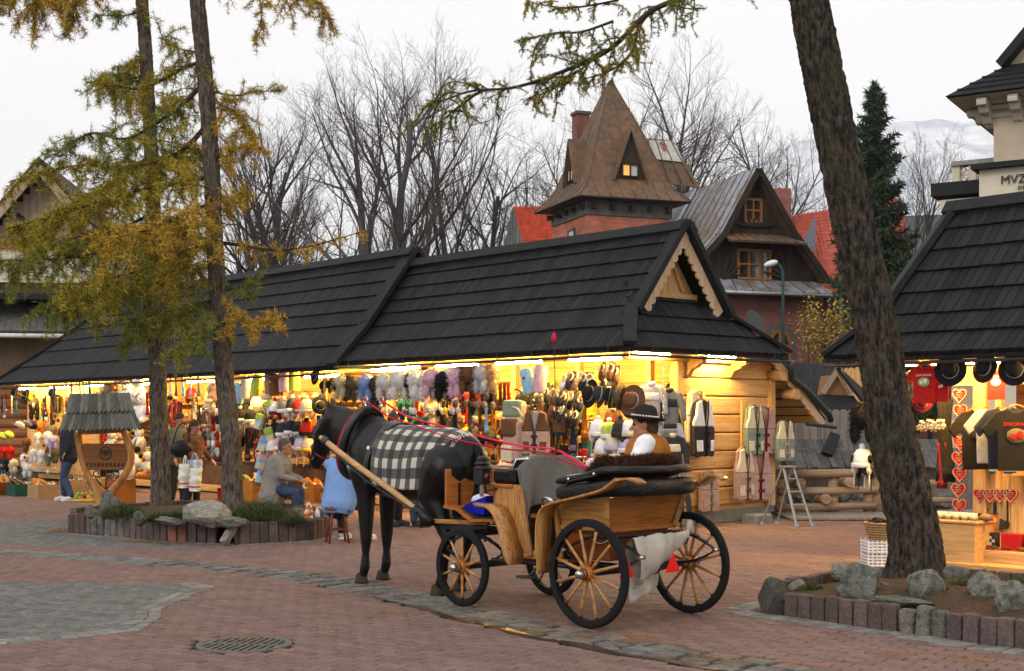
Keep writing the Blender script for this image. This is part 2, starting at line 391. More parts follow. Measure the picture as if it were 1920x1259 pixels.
# ------------------------------------------------------------------ raised beds: blocks on end, soil, rocks, plants
m_block = M('bed_block', (.118, .083, .077), .9, .25, 9, .5, 80, rnd=.25, hue=.012, col2=(.075, .066, .064))
m_blockred = M('bed_block_red', (.24, .11, .075), .9, .2, 9, .5, 80, rnd=.1)
m_granite = M('granite_lump', (.16, .15, .13), .9, .3, 10, .8, 50, rnd=.2, col2=(.085, .085, .08))
m_rock = M('grey_rock', (.16, .16, .14), .9, .3, 2.5, .9, 14, rnd=.2, col2=(.07, .075, .062), detail=7)
m_rockpale = M('pale_rock', (.27, .25, .215), .9, .3, 3, .8, 14, rnd=.1, col2=(.16, .15, .13), detail=7)
def rock_mesh(seed, mat, planes=12, sub=3, amp=.05):
    rr = random.Random(seed); bm = bmesh.new(); bmesh.ops.create_icosphere(bm, subdivisions=sub, radius=1)
    pl = []
    for k in range(planes):
        n = V3((rr.gauss(0, 1), rr.gauss(0, 1), rr.gauss(0, .8))).normalized(); pl.append((n, rr.uniform(.55, 1)))
    for v in bm.verts:
        d = v.co.normalized(); r = 1.15
        for n, k in pl:
            q = n.dot(d)
            if q > .05: r = min(r, k/q)
        v.co = d*(r+amp*noise.noise(d*4+V3((seed, 0, 0)))+amp*.5*noise.noise(d*11+V3((0, seed, 0))))
    me = bpy.data.meshes.new('rock'); bm.to_mesh(me); bm.free(); me.materials.append(mat); return me
def rock(px, py, wpx, hpx, z, label, seed, mat=None, depth=None, name='rock', D=None, group=None):
    """a boulder whose foot stands under pixel (px, py) on soil of height z"""
    p = G(px, py, z); s = p.y/FPX; w = wpx*s*.56; h = hpx*s*.68
    o = link(name, rock_mesh(seed, mat or m_rock), None, (p.x, p.y, z+h*.72), (0, 0, seed*1.7)); o.scale = (w, depth or w*.8, h)
    return tag(o, label, 'rock', group or 'rocks in the raised tree beds')
def bed(name, P, zs, hb, label, special, nred=()):
    t = thing(name, label, 'planter', (0, 0, 0), 0)
    mb = MB(); c = V3((sum(p[0] for p in P)/len(P), sum(p[1] for p in P)/len(P), 0))
    rings = []
    for q, zz in ((.985, zs-.05), (.8, zs), (.45, zs+.07), (.0, zs+.1)):
        rings.append([(c.x+(p[0]-c.x)*q, c.y+(p[1]-c.y)*q, zz+random.uniform(-.015, .015)) for p in P])
    n = len(P); vs = sum(rings, []); fs = [(i*n+j, i*n+(j+1) % n, (i+1)*n+(j+1) % n, (i+1)*n+j) for i in range(3) for j in range(n)]
    mb.add(vs, fs, 0, True); mb.obj('soil', m_soil, t)
    pts = [V3((p[0], p[1], 0)) for p in P]; pts.append(pts[0]); dense = []
    for a, b in zip(pts, pts[1:]):
        k = max(1, int((b-a).length/.01)); dense += [a+(b-a)*(q/k) for q in range(k)]
    mb = MB(); mb.box((0, 0, hb/2-.03), (.124, .085, hb+.06)); me = mb.mesh('edging_block', m_block); proto_b = None
    for i, (p, tt) in enumerate(along(dense, .131)):
        if special(i, p) == 'skip': continue
        sp = special(i, p); a = math.atan2(tt.y, tt.x)
        if sp == 'stone':
            o = link('edging_stone', me, t, (p.x, p.y, random.uniform(-.03, .02)), (random.gauss(0, .05), random.gauss(0, .05), a)); o.scale = (1.02, 1.25, 1); o.material_slots[0].link = 'OBJECT'; o.material_slots[0].material = m_granite; bevel(o, .03, 3)
            continue
        o = link('edging_block', me, t, (p.x, p.y, random.uniform(-.012, .01)), (random.gauss(0, .02), random.gauss(0, .02), a+random.gauss(0, .02)))
        bevel(o, .012, 2)
        if sp == 'red': o.material_slots[0].link = 'OBJECT'; o.material_slots[0].material = m_blockred
    return t
def spL(i, p):
    px = 960+p.x/p.y*FPX
    if p.y < 20:
        if 406 < px < 446: return 'skip'
        if 178 < px < 196 or 200 < px < 237: return 'stone'
        if 322 < px < 356: return 'red'
def spR(i, p):
    px = 960+p.x/p.y*FPX
    if px < 1476 and p.y < 11.8: return 'skip'
    if p.y < 10.6 and 1697 < px < 1788: return 'stone'
bed('raised_bed', LBED, .25, .28, 'raised bed of dark blocks on end holding two larch trees', spL)
bed('raised_bed', RBED, .16, .205, 'raised bed of blocks on end round the leaning tree', spR)
rock(1451, 1150, 56, 58, 0, 'tall upright stone at the corner of the bed round leaning tree', 3, m_granite, .16)
rock(1612, 1128, 88, 62, .14, 'big pointed boulder at the foot of the leaning trunk', 11)
rock(1660, 1116, 40, 24, .15, 'small rounded rock between the boulder and the trunk', 5)
rock(1742, 1132, 84, 60, .14, 'steep grey boulder just in front of the leaning trunk', 21)
rock(1790, 1098, 60, 36, .16, 'rock half hidden behind the foot of the leaning trunk', 8)
rock(1848, 1140, 80, 58, .14, 'ridged boulder beside the grass tuft in the bed', 14)
rock(1899, 1158, 88, 56, .13, 'broad boulder lying at the blocks by the frame edge', 19)
rock(1846, 1100, 52, 32, .17, 'low rock behind the ridged boulder', 25)
rock(1690, 1139, 112, 20, .15, 'flat slab of rock lying along the blocks under the trunk', 31, None, .12)
rock(1580, 1085, 60, 26, .17, 'low rock at the back rim of the leaning tree bed', 36)
rock(1497, 1108, 34, 18, .15, 'small pale rock beside the tall corner stone', 41, m_rockpale)
rock(208, 972, 52, 44, .22, 'large grey boulder beside the carved sign post', 6)
rock(172, 972, 30, 20, .24, 'small low rock at the end of the larch bed', 9)
rock(263, 983, 32, 20, .25, 'small rock between two junipers in the larch bed', 12)
rock(388, 986, 86, 38, .24, 'wide pointed rock in front of the larch trunk', 17, m_rockpale)
rock(432, 986, 56, 18, .25, 'low flat rock at the foot of the larch trunk', 22)
rock(320, 984, 62, 14, .25, 'long flat rock along the front of the larch bed', 27, None, .2)
rock(515, 978, 44, 14, .25, 'flat rock under the seated person stool', 33)
rock(562, 972, 30, 22, .25, 'small round rock beside the snack bag', 38)
rock(445, 1018, 14, 40, .0, 'narrow rock wedged into the gap of the blocks', 43, m_rockpale, .06)
# a broken stone post leaning in the gap of the left bed
p0 = G(419, 1019, .03); p1 = G(441, 982, .27); p1.y = p0.y+.22
mb = MB(); mb.bar(p0, p1, .11, .1); o = mb.obj('stone_post', m_rockpale, None, bev=.02, seg=2); tag(o, 'broken squared stone leaning in the gap of the larch bed', 'stone')

# low plants: tufts of needle blades
m_jun = M('juniper_leaf', (.05, .075, .025), .8, .35, 8, rnd=.35, col2=(.085, .095, .03))
m_grass = M('grass_blade', (.06, .085, .03), .8, .3, 8, rnd=.35, col2=(.13, .12, .05))
def blades(n, rad, h, w, spread=1.0, seed=1, dome=True):
    rg = np.random.default_rng(seed); a = rg.uniform(0, 2*PI, n); r = rad*np.sqrt(rg.uniform(0, 1, n))
    base = np.stack([r*np.cos(a), r*np.sin(a), np.zeros(n)], 1)
    zc = h*(1-(r/rad)**2*.75) if dome else np.full(n, h)
    start = base.copy(); start[:, 2] = zc*rg.uniform(0.05, .8, n)
    d = np.stack([np.cos(a)*spread*rg.uniform(.1, 1, n), np.sin(a)*spread*rg.uniform(.1, 1, n), rg.uniform(.35, 1, n)], 1)+rg.normal(0, .3, (n, 3)); d /= np.linalg.norm(d, axis=1)[:, None]
    tip = start+d*(h*rg.uniform(.25, .55, n))[:, None]
    s = np.cross(d, rg.normal(0, 1, (n, 3))); s /= np.linalg.norm(s, axis=1)[:, None]; s *= w
    Vn = np.stack([start-s, start+s, tip], 1).reshape(-1, 3); Fn = np.arange(3*n).reshape(-1, 3); return Vn, Fn
def shrub(px, py, z, rad, h, label, seed, n=900, mat=None, w=.006, cat='shrub', grp='low junipers in the larch bed', name='juniper_shrub'):
    p = G(px, py, z); Vn, Fn = blades(n, rad, h, w, 1.0, seed); me = npmesh('foliage', Vn, Fn, mat or m_jun)
    t = thing(name, label, cat, p, 0, grp); link('foliage', me, t)
    mb = MB()
    for k in range(5):
        a = k*1.3+seed; mb = MB(); mb.tube([(0, 0, -.05), (rad*.3*math.cos(a), rad*.3*math.sin(a), h*.4), (rad*.7*math.cos(a), rad*.7*math.sin(a), h*.7)], [.012, .008, .003], 5); mb.obj('stem', M('shrub_stem', (.08, .05, .03), .9), t)
    return t
shrub(228, 975, .24, .26, .28, 'bushy juniper beside the large boulder near the carved sign', 1)
shrub(300, 980, .25, .17, .16, 'small juniper under the farther larch trunk', 2)
shrub(330, 980, .25, .16, .18, 'small juniper between the two larch trunks', 3)
shrub(362, 980, .25, .2, .2, 'juniper touching the wide pointed rock', 4)
shrub(486, 980, .25, .36, .34, 'tallest juniper beside the seated person in grey', 5, 1500)
shrub(549, 982, .25, .16, .14, 'little juniper next to the snack bag', 6)
shrub(1522, 1112, .15, .11, .09, 'small dark juniper behind the first red blocks', 7, 600, grp='low plants in the leaning tree bed')
shrub(1808, 1118, .15, .13, .19, 'green grass tuft between the boulders of the leaning tree', 8, 700, m_grass, .004, 'grass tuft', 'low plants in the leaning tree bed', 'grass_tuft')
shrub(1918, 1106, .16, .08, .14, 'grass tuft at the frame edge behind the broad boulder', 9, 400, m_grass, .004, 'grass tuft', 'low plants in the leaning tree bed', 'grass_tuft')
shrub(1741, 1138, .15, .07, .1, 'thin dry grass growing before the steep boulder', 10, 200, m_grass, .003, 'grass tuft', 'low plants in the leaning tree bed', 'grass_tuft')

# fallen larch needles
m_litter = M('needle_litter', (.32, .15, .035), .9, .35, 20, rnd=.4)
def litter():
    P = []
    def patch(px, py, rx, ry, n, z=.003):
        c = G(px, py)
        for k in range(n):
            P.append((c.x+random.gauss(0, rx), c.y+random.gauss(0, ry), z+random.random()*.012))
    patch(122, 996, .16, .3, 1500, .006); patch(108, 997, .08, .2, 500, .02); patch(290, 1016, .28, .12, 1400); patch(250, 1015, .15, .1, 400); patch(430, 1020, .12, .08, 300)
    for px, py, n in ((740, 1150, 220), (900, 1164, 260), (1010, 1185, 260), (1190, 1200, 420), (1090, 1192, 220), (1330, 1232, 260), (1500, 1250, 160), (1380, 1240, 160), (590, 1112, 160), (380, 1106, 160), (288, 1150, 160), (460, 1198, 160), (350, 1190, 80), (800, 1092, 180), (1555, 1168, 60), (1820, 1235, 200), (1690, 1230, 120)): patch(px, py, .1, .09, n)
    for k in range(2600):
        y = random.uniform(8.6, 24); P.append((random.uniform(-.38, .38)*y, y, .003))
    n = len(P); P = np.array(P); a = RNG.uniform(0, 2*PI, n); L = RNG.uniform(.012, .03, n); w = .0022
    d = np.stack([np.cos(a), np.sin(a), RNG.uniform(-.1, .3, n)], 1)*L[:, None]; s = np.stack([-np.sin(a), np.cos(a), np.zeros(n)], 1)*w
    Vn = np.stack([P-d-s, P-d+s, P+d], 1).reshape(-1, 3)
    tag(link('fallen_needles', npmesh('fallen_needles', Vn, np.arange(3*n).reshape(-1, 3), m_litter)), 'orange larch needles lying in drifts on the paving', 'needles', kind='stuff')
litter()
m_leaf = M('dry_leaf', (.4, .16, .03), .8, .3, 20, rnd=.3)
def dry_leaf(px, py, s, label):
    p = G(px, py); mb = MB(); pts = [(0, -1), (.35, -.5), (.8, -.35), (.5, .1), (.6, .6), (.15, .5), (0, 1), (-.2, .45), (-.65, .5), (-.5, 0), (-.75, -.4), (-.3, -.5)]
    mb.add([(0, 0, .012)]+[(a*s, b*s, .004+.02*abs(a)*s*8) for a, b in pts], [(0, i+1, (i+1) % 12+1) for i in range(12)]); o = mb.obj('dry_leaf', m_leaf, None, (p.x, p.y, .004), random.random()*6)
    tag(o, label, 'leaf', 'single fallen leaves')
dry_leaf(596, 1076, .05, 'single orange leaf on the paving near the black horse hoof')
dry_leaf(1444, 1171, .035, 'small brown leaf on paving beside the tall corner stone')
dry_leaf(622, 1187, .02, 'tiny dark leaf on red paving between grate and gutter')
# ================================================================== MARKET STALLS
m_shingle = M('tarred_shingle', (.0165, .017, .019), .62, .4, 3, .5, 40, rnd=.42, stretch=(6, 1, 1), spec=.14)
m_tar = M('tarred_board', (.018, .0185, .0205), .65, .25, 5, .35, 30, spec=.14)
m_pine = WOOD('pine', (.62, .385, .165), (.51, .285, .105), 0, 1.2, .6, .1)
m_pinev = WOOD('pine_upright', (.62, .385, .165), (.51, .285, .105), 2, 1.2, .6, .1)
m_piney = WOOD('pine_cross', (.62, .385, .165), (.51, .285, .105), 1, 1.2, .6, .1)
m_pale = WOOD('pale_board', (.62, .45, .28), (.52, .35, .2), 2, 1.0, .6, .06)
m_conc = M('plinth_concrete', (.2, .2, .185), .95, .25, 4, .5, 40)
m_black = M('black_metal', (.018, .018, .019), .5, .2, 10, spec=.4)
m_tube = M('lamp_tube', (1, .9, .7), .4, 0, emit=520, ecol=(1, .6, .15))
m_lampbox = M('lamp_housing', (.5, .48, .42), .5)
def shingle_mesh(L, t, mat):
    mb = MB(); g = .035
    vs = [(g, 0, .012), (1-g, 0, .012), (1-g, 0, t), (g, 0, t), (g, L, 0), (1-g, L, 0), (1-g, L, .012), (g, L, .012)]
    mb.add(vs, [(0, 1, 2, 3), (3, 2, 6, 7), (1, 5, 6, 2), (0, 3, 7, 4), (0, 4, 5, 1), (4, 7, 6, 5)]); return mb.mesh('shingle', mat)
class Shingler:
    """lays courses of shingles on roof planes; the ones nearest the square become parts of their own"""
    def __init__(s, roof, frame, mat, w=.115, t=.05): s.roof = roof; s.fr = frame; s.mat = mat; s.w = w; s.t = t; s.items = []; s.meshes = {}
    def face(s, P, ax, up, S, rows, lo, hi, vis=True, jit=.006):
        P = V3(P); ax = V3(ax).normalized(); up = V3(up).normalized(); nr = ax.cross(up).normalized()
        if nr.z < 0: flip = True; nr = -nr
        else: flip = False
        rh = S/rows
        for i in range(rows):
            v = i*rh; l0 = lo(v/S); h0 = hi(v/S); l1 = lo(min(1, (i+1)*rh/S)); h1 = hi(min(1, (i+1)*rh/S)); l = min(l0, l1); h = max(h0, h1)
            x = l-random.random()*s.w
            while x < h:
                w = s.w*random.uniform(.8, 1.2); a = max(x, l); b = min(x+w, h); x += w
                mid = (a+b)/2
                vv = v
                # trim the course end where the roof edge slopes
                if mid < max(l0, l1)-1e-6 and l0 != l1: 
                    f = (mid-l0)/(l1-l0)
                    if f < .3: continue
                if mid > min(h0, h1)+1e-6 and h0 != h1:
                    f = (mid-h0)/(h1-h0)
                    if f < .3: continue
                if b-a < .02: continue
                o = P+ax*a+up*(vv-.03+random.uniform(-jit, jit))+nr*.004
                X = ax*(b-a); Mx = Matrix((X, up, nr)).transposed().to_4x4(); Mx.translation = o
                s.items.append((Mx, round(rh*1.2, 3), vis))
    def done(s, nobj):
        W0 = Matrix.Rotation(s.fr.a, 4, 'Z'); W0.translation = s.fr.o
        def dist(it):
            p = W0 @ it[0].translation; k = abs(p.x/p.y); return p.length*(1 if it[2] and k < .39 else 50)
        s.items.sort(key=dist)
        for Mx, L, vis in s.items[:nobj]:
            me = s.meshes.setdefault(L, None) or s.meshes.__setitem__(L, shingle_mesh(L, s.t, s.mat)) or s.meshes[L]
            o = link('shingle', me, s.roof); o.matrix_local = Mx
        mb = MB()
        for Mx, L, vis in s.items[nobj:]:
            g = .035; t = s.t; vs = [(g, 0, .012), (1-g, 0, .012), (1-g, 0, t), (g, 0, t), (g, L, 0), (1-g, L, 0), (1-g, L, .012), (g, L, .012)]
            mb.add([Mx @ V3(p) for p in vs], [(0, 1, 2, 3), (3, 2, 6, 7), (1, 5, 6, 2), (0, 3, 7, 4)])
        if mb.v: tag(mb.obj('far_shingles', s.mat, s.roof), kind='stuff')
def b2(x, b, z): return V3((x, -b, z))
def stall_roof(stall, frame, prof, xr, xl, name, nobj, gable=None, right_hip=None, left_hip=None, rows=(2, 5)):
    """prof: (b, z) eave-knee-ridge-knee-eave; xr / xl: the two ends along the row"""
    (b0, z0), (b1, z1), (b2_, z2), (b3, z3), (b4, z4) = prof
    mb = MB(); n = 5
    rh = right_hip or (0, 0); lh = left_hip or (0, 0)          # (knee inset, ridge inset)
    xs0 = [xr, xr+rh[0], xr+rh[1], xr+rh[0], xr]; xs1 = [xl, xl-lh[0], xl-lh[1], xl-lh[0], xl]
    vs = [b2(x, b, z-.0) for x, (b, z) in zip(xs0, prof)]+[b2(x, b, z) for x, (b, z) in zip(xs1, prof)]
    fs = [(i, i+1, n+i+1, n+i) for i in range(4)]
    low = [b2(x, b+.02*(1 if k < 2 else -1 if k > 2 else 0), z-.07) for k, (x, (b, z)) in enumerate(zip(xs0, prof))]+[b2(x, b, z-.07) for x, (b, z) in zip(xs1, prof)]
    mb.add(vs, fs); mb.add(low, [tuple(reversed(f)) for f in fs])
    for i in range(4): mb.add([vs[i], vs[i+1], low[i+1], low[i]], [(0, 1, 2, 3)]); mb.add([vs[5+i], low[5+i], low[6+i], vs[6+i]], [(0, 1, 2, 3)])
    mb.add([vs[0], low[0], low[5], vs[5]], [(0, 1, 2, 3)]); mb.add([vs[4], vs[9], low[9], low[4]], [(0, 1, 2, 3)])
    if not gable or left_hip:
        pass
    roof = mb.obj(name, m_tar, stall)
    sh = Shingler(roof, frame, m_shingle)
    S1 = math.hypot(b1-b0, z1-z0); S2 = math.hypot(b2_-b1, z2-z1)
    up1 = b2(0, b1-b0, z1-z0); up2 = b2(0, b2_-b1, z2-z1)
    sh.face(b2(0, b0, z0), (1, 0, 0), up1, S1, rows[0], lambda v: xr+rh[0]*v, lambda v: xl-lh[0]*v)
    sh.face(b2(0, b1, z1), (1, 0, 0), up2, S2, rows[1], lambda v: xr+rh[0]+(rh[1]-rh[0])*v if not gable else gable[0], lambda v: xl-lh[0]-(lh[1]-lh[0])*v)
    return roof, sh
def board(parent, name, a, b, w, h, mat, up=(0, 0, 1), bev=.006):
    mb = MB(); mb.bar(a, b, w, h, up); return mb.obj(name, mat, parent, bev=bev)

# ---------------------------------------------------------------- stall with the carved gable
S1T = thing('market_stall', 'long timber market stall with black shingle roof and carved pale gable', 'market stall', HUT.w(0, 0, 0), UA, 'souvenir stalls')
PR1 = [(0, 2.68), (.75, 3.36), (1.75, 4.63), (2.75, 3.36), (3.8, 2.68)]
roof1, sh1 = stall_roof(S1T, HUT, PR1, 0, 7.28, 'roof', 300, gable=(.47,), right_hip=(.63, .63))
# skirt below the gable
def sk(x, b): return b2(x, b, 2.68+x*1.08)
mb = MB(); vs = [sk(0, 0), sk(0, 3.8), sk(.63, 2.75), sk(.97, 2.45), sk(.97, 1.02), sk(.63, .75)]; lo_ = [v-V3((0, 0, .07)) for v in vs]
mb.add(vs+lo_, [tuple(range(6)), tuple(range(11, 5, -1))]+[(i, i+6, (i+1) % 6+6, (i+1) % 6) for i in range(6)]); mb.obj('skirt_roof', m_tar, S1T)
Ssk = math.hypot(.97, .97*1.08)
sh1.face(sk(0, 0), (0, -1, 0), V3((1, 0, 1.08)), Ssk, 4, lambda v: .0+1.16*v, lambda v: 3.8-1.62*v)
sh1.done(300)
# dark verge and ridge boards
for s_, bb in ((1, .62), (-1, 2.88)):
    a = b2(.45, 1.75, 4.68); z = 4.68-(abs(1.75-bb))*1.27; board(roof1, 'verge_board', a+V3((0, 0, .03)), b2(.45, bb, z+.03), .2, .1, m_tar, (0, s_*-1, 1))
board(roof1, 'ridge_board', b2(.36, 1.6, 4.62), b2(7.2, 1.6, 4.62), .2, .05, m_tar, (0, .78, .62)); board(roof1, 'ridge_board', b2(.36, 1.9, 4.62), b2(7.2, 1.9, 4.62), .2, .05, m_tar, (0, -.78, .62))
board(roof1, 'hip_board', b2(-.03, -.03, 2.74), b2(.56, .66, 3.38), .2, .06, m_tar, (-.5, .5, .7)); board(roof1, 'hip_board', b2(-.03, 3.83, 2.74), b2(.56, 2.86, 3.38), .2, .06, m_tar, (-.5, -.5, .7))
# carved bargeboards: scalloped lower edge
def bargeboard(parent, x, bA, zA, bB, zB, w, mat, n=11, t=.035, name='bargeboard'):
    dB, dZ = bB-bA, zB-zA; L = math.hypot(dB, dZ); tb, tz = dB/L, dZ/L; nb, nz = (-tz, tb) if tb < 0 else (tz, -tb)
    if nz > 0: nb, nz = -nb, -nz
    poly = [(bA, zA), (bB, zB)]
    for i in range(n*6, -1, -1):
        q = i/(n*6); s = abs(math.sin(q*n*PI))**.6; ww = w*(.72+.28*s); poly.append((bA+dB*q+nb*ww, zA+dZ*q+nz*ww))
    mb = MB(); mb.prism(poly, lambda b, z, t_: b2(t_, b, z), x, x+t); return mb.obj(name, mat, parent)
mb = MB(); mb.prism([(1.0, 3.5), (2.5, 3.5), (1.75, 4.48)], lambda a, c, t: b2(t, a, c), .83, .87); mb.obj('gable_wall', m_pinev, S1T)
bargeboard(S1T, .47, 1.75, 4.60, .80, 3.36, .2, m_pale); bargeboard(S1T, .472, 1.75, 4.60, 2.72, 3.36, .2, m_pale)
# gable wall of upright boards with braces
for k in range(10):
    b_ = 1.06+k*.142; zt = 4.50-(abs(1.75-(b_+.07))+.07)*1.27-.09
    if zt > 3.75: mb = MB(); mb.box(b2(.8, b_+.07, (3.5+zt)/2), (.03, .138, zt-3.5)); mb.obj('gable_board', m_pinev, S1T, bev=.006)
board(S1T, 'brace', b2(.76, 1.45, 3.66), b2(.76, 1.68, 4.15), .05, .05, m_pine); board(S1T, 'brace', b2(.76, 2.05, 3.66), b2(.76, 1.8, 4.15), .05, .05, m_pine);
board(S1T, 'gable_sill', b2(.755, 1.1, 3.56), b2(.755, 2.4, 3.56), .05, .12, m_pine)
# end wall: thick planks between corner posts on a concrete plinth
EW = MB(); EW.box(b2(.42, 2.58, 1.5), (.1, 2.3, 2.6)); EW = EW.obj('end_wall', m_piney, S1T)
for k in range(9):
    z = .29+k*.285; mb = MB(); mb.box(b2(.35, 2.585, z+.138), (.09, 2.37, .272)); mb.obj('plank', m_piney, EW, bev=.022, seg=2)
for b_ in (1.42, 3.74): mb = MB(); mb.box(b2(.33, b_, 1.45), (.16, .14, 2.45)); mb.obj('post', m_pinev, S1T, bev=.01)
mb = MB(); mb.box(b2(.26, 2.95, 1.12), (.05, .1, 1.65)); mb.obj('post', m_pinev, S1T, bev=.008)
mb = MB(); mb.box(b2(3.8, 2.55, .1), (6.95, 2.5, .21)); mb.obj('plinth', m_conc, S1T, bev=.02)
board(S1T, 'wall_plate', b2(.3, .25, 2.6), b2(.3, 3.8, 2.6), .14, .16, m_piney)
def corbel(parent, x0, x1, b_, z, h, mat):                   # scroll bracket carrying the eaves
    pts = [(0, 0), (1, 0), (1, -.32), (.92, -.4), (.78, -.42), (.7, -.55), (.55, -.62), (.42, -.66), (.3, -.82), (.22, -1), (0, -1)]
    mb = MB(); mb.prism([(p, q) for p, q in pts], lambda a, c, t: b2(x0+(x1-x0)*a, b_+t, z+c*h), -.055, .055); return mb.obj('corbel', mat, parent, bev=.008)
corbel(S1T, .36, -.02, 1.66, 2.6, .3, m_pine); corbel(S1T, .36, -.02, 2.72, 2.6, .3, m_pine)
# soffit and inner walls that the lamps light
def inner(stall, x0, x1, bw, zt, bf=.12, n=None):
    w = MB(); w.box(b2((x0+x1)/2, bw+.04, 1.4), (x1-x0, .06, 2.5)); w = w.obj('back_wall', m_pine, stall)
    for k in range(9):
        mb = MB(); mb.box(b2((x0+x1)/2, bw-.005, .2+k*.29+.14), (x1-x0-.02, .03, .28)); mb.obj('plank', m_pine, w, bev=.01)
    s = MB(); s.box(b2((x0+x1)/2, (bf+bw)/2, zt), (x1-x0, bw-bf, .03)); s.obj('soffit', m_pine, stall)
    mb = MB(); mb.box(b2((x0+x1)/2, (.95+bw)/2, .1), (x1-x0, bw-.8, .14)); mb.obj('floor', m_pine, stall, bev=.01)
inner(S1T, .45, 7.25, 2.1, 2.66)
def counter(stall, x0, x1, bf, bb, h):
    c = MB(); c.box(b2((x0+x1)/2, (bf+bb)/2, h), (x1-x0, bb-bf, .04)); c = c.obj('counter_top', m_pine, stall, bev=.008)
    n = max(2, int((x1-x0)/.9))
    for k in range(n):
        a = x0+(x1-x0)*k/n; b_ = x0+(x1-x0)*(k+1)/n; mb = MB(); mb.box(b2((a+b_)/2, bf+.08, h/2-.03), (b_-a-.015, .03, h-.1)); mb.obj('front_panel', M('counter_cloth', (.1, .06, .035), .95, .35, 3, .3, 30), stall, bev=.006)
counter(S1T, .7, 7.1, 1.15, 1.6, .82)
for x in (.9, 2.45, 4.0, 5.6, 7.05): mb = MB(); mb.box(b2(x, 1.45, 1.75), (.11, .11, 1.85)); mb.obj('post', m_pinev, S1T, bev=.008)
for z in (1.25, 1.65, 2.05): mb = MB(); mb.box(b2(3.85, 1.9, z), (6.6, .32, .03)); mb.obj('shelf', m_pine, S1T)
# black pole under the eaves with its hangers
def rail(stall, a, b, z, n):
    mb = MB(); mb.tube([V3(a), V3(b)], .022, 8); r = mb.obj('hanging_rail', m_black, stall)
    for k in range(n):
        p = V3(a).lerp(V3(b), (k+.5)/n); mb = MB(); mb.tube([p, p+V3((0, 0, z))], .008, 5); mb.obj('rail_hanger', m_black, stall)
rail(S1T, b2(-.03, -.05, 2.56), b2(7.25, -.05, 2.56), .14, 9); rail(S1T, b2(-.05, -.03, 2.565), b2(-.05, 3.85, 2.565), .13, 4)
# lean-to at the back, with its own carved board, gutter and downpipe
lt = MB(); A = [b2(.08, 3.62, 2.62), b2(7, 3.62, 2.62), b2(7, 4.98, 1.58), b2(.08, 4.98, 1.58)]; lt.add(A+[p+V3((0, 0, .06)) for p in A], [(0, 1, 2, 3), (7, 6, 5, 4), (0, 4, 5, 1), (1, 5, 6, 2), (2, 6, 7, 3), (3, 7, 4, 0)]); lt = lt.obj('lean_to_roof', m_tar, S1T)
for k in range(7):
    b_ = 3.68+k*.185; z = 2.62-(b_-3.62)*.765-.018; mb = MB(); mb.bar(b2(.12, b_+.09, z-.075), b2(6.9, b_+.09, z-.075), .18, .02, (0, -.6, .8)); mb.obj('soffit_board', m_pine, S1T)
bargeboard(S1T, .06, 3.5, 2.72, 4.95, 1.6, .16, m_pale, 12)
mb = MB(); mb.tube([b2(-.08, 3.78, 2.56), b2(-.03, 3.84, 2.42), b2(0.0, 3.9, 2.3), b2(.0, 4.3, 2.12), b2(.0, 4.95, 1.72), b2(.03, 5.05, 1.62)], .055, 10); mb.obj('downpipe', m_black, S1T)
mb = MB(); mb.tube([b2(.0, 4.3, 1.56), b2(.0, 5.15, 1.5)], .03, 8); mb.obj('gutter', m_black, S1T)
mb = MB(); mb.tube([b2(.3, 3.72, 2.36), b2(.02, 3.72, 2.36)], .1, 14); mb.tube([b2(.3, 4.1, 2.05), b2(.02, 4.1, 2.05)], .09, 14); tag(mb.obj('purlin', m_pine, S1T), kind='stuff')
mb = MB(); mb.box(b2(-.02, 2.95, .06), (.3, .42, .16)); o = mb.obj('concrete_block', m_conc, None, HUT.w(0, 0, 0), UA, bev=.02); tag(o, 'concrete foot block standing before the stall end wall', 'block')

# ---------------------------------------------------------------- the longer stall behind it
S2T = thing('market_stall', 'longest market stall with sloped far end, behind the larches and carved sign', 'market stall', HUT.w(0, 0, 0), UA, 'souvenir stalls')
PR2 = [(-.12, 2.6), (.65, 3.42), (1.75, 4.86), (2.85, 3.42), (3.9, 2.6)]
roof2, sh2 = stall_roof(S2T, HUT, PR2, 7.2, 23.2, 'roof', 300, left_hip=(1.4, 4.0))
sh2.done(300)
board(roof2, 'verge_board', b2(7.22, -.16, 2.63), b2(7.22, .66, 3.47), .3, .09, m_tar, (0, .7, .7)); board(roof2, 'verge_board', b2(7.22, .6, 3.42), b2(7.22, 1.75, 4.93), .3, .09, m_tar, (0, .75, .65)); board(roof2, 'verge_board', b2(7.22, 2.9, 3.42), b2(7.22, 1.75, 4.93), .3, .09, m_tar, (0, -.75, .65))
mb = MB(); mb.prism([(-.1, 2.58), (.65, 3.4), (1.75, 4.84), (2.85, 3.4), (3.9, 2.58)], lambda a, c, t: b2(t, a, c), 7.2, 7.3); mb.obj('party_gable', m_tar, S2T)
board(roof2, 'ridge_board', b2(7.1, 1.6, 4.85), b2(19.2, 1.6, 4.85), .2, .05, m_tar, (0, .78, .62))
board(roof2, 'hip_board', b2(23.2, -.12, 2.66), b2(21.8, .65, 3.48), .2, .06, m_tar, (.4, .5, .7)); board(roof2, 'hip_board', b2(21.8, .65, 3.48), b2(19.2, 1.75, 4.92), .2, .06, m_tar, (.4, .5, .7))
inner(S2T, 7.4, 22.7, 2.1, 2.56); counter(S2T, 7.5, 22.6, .95, 1.6, .8)
for x in (7.5, 9.6, 11.7, 13.8, 15.9, 18, 20.1, 22.5): mb = MB(); mb.box(b2(x, 1.4, 1.7), (.12, .12, 1.75)); mb.obj('post', m_pinev, S2T, bev=.008)
for z in (1.2, 1.6, 2.0): mb = MB(); mb.box(b2(15, 1.9, z), (15, .32, .03)); mb.obj('shelf', m_pine, S2T)
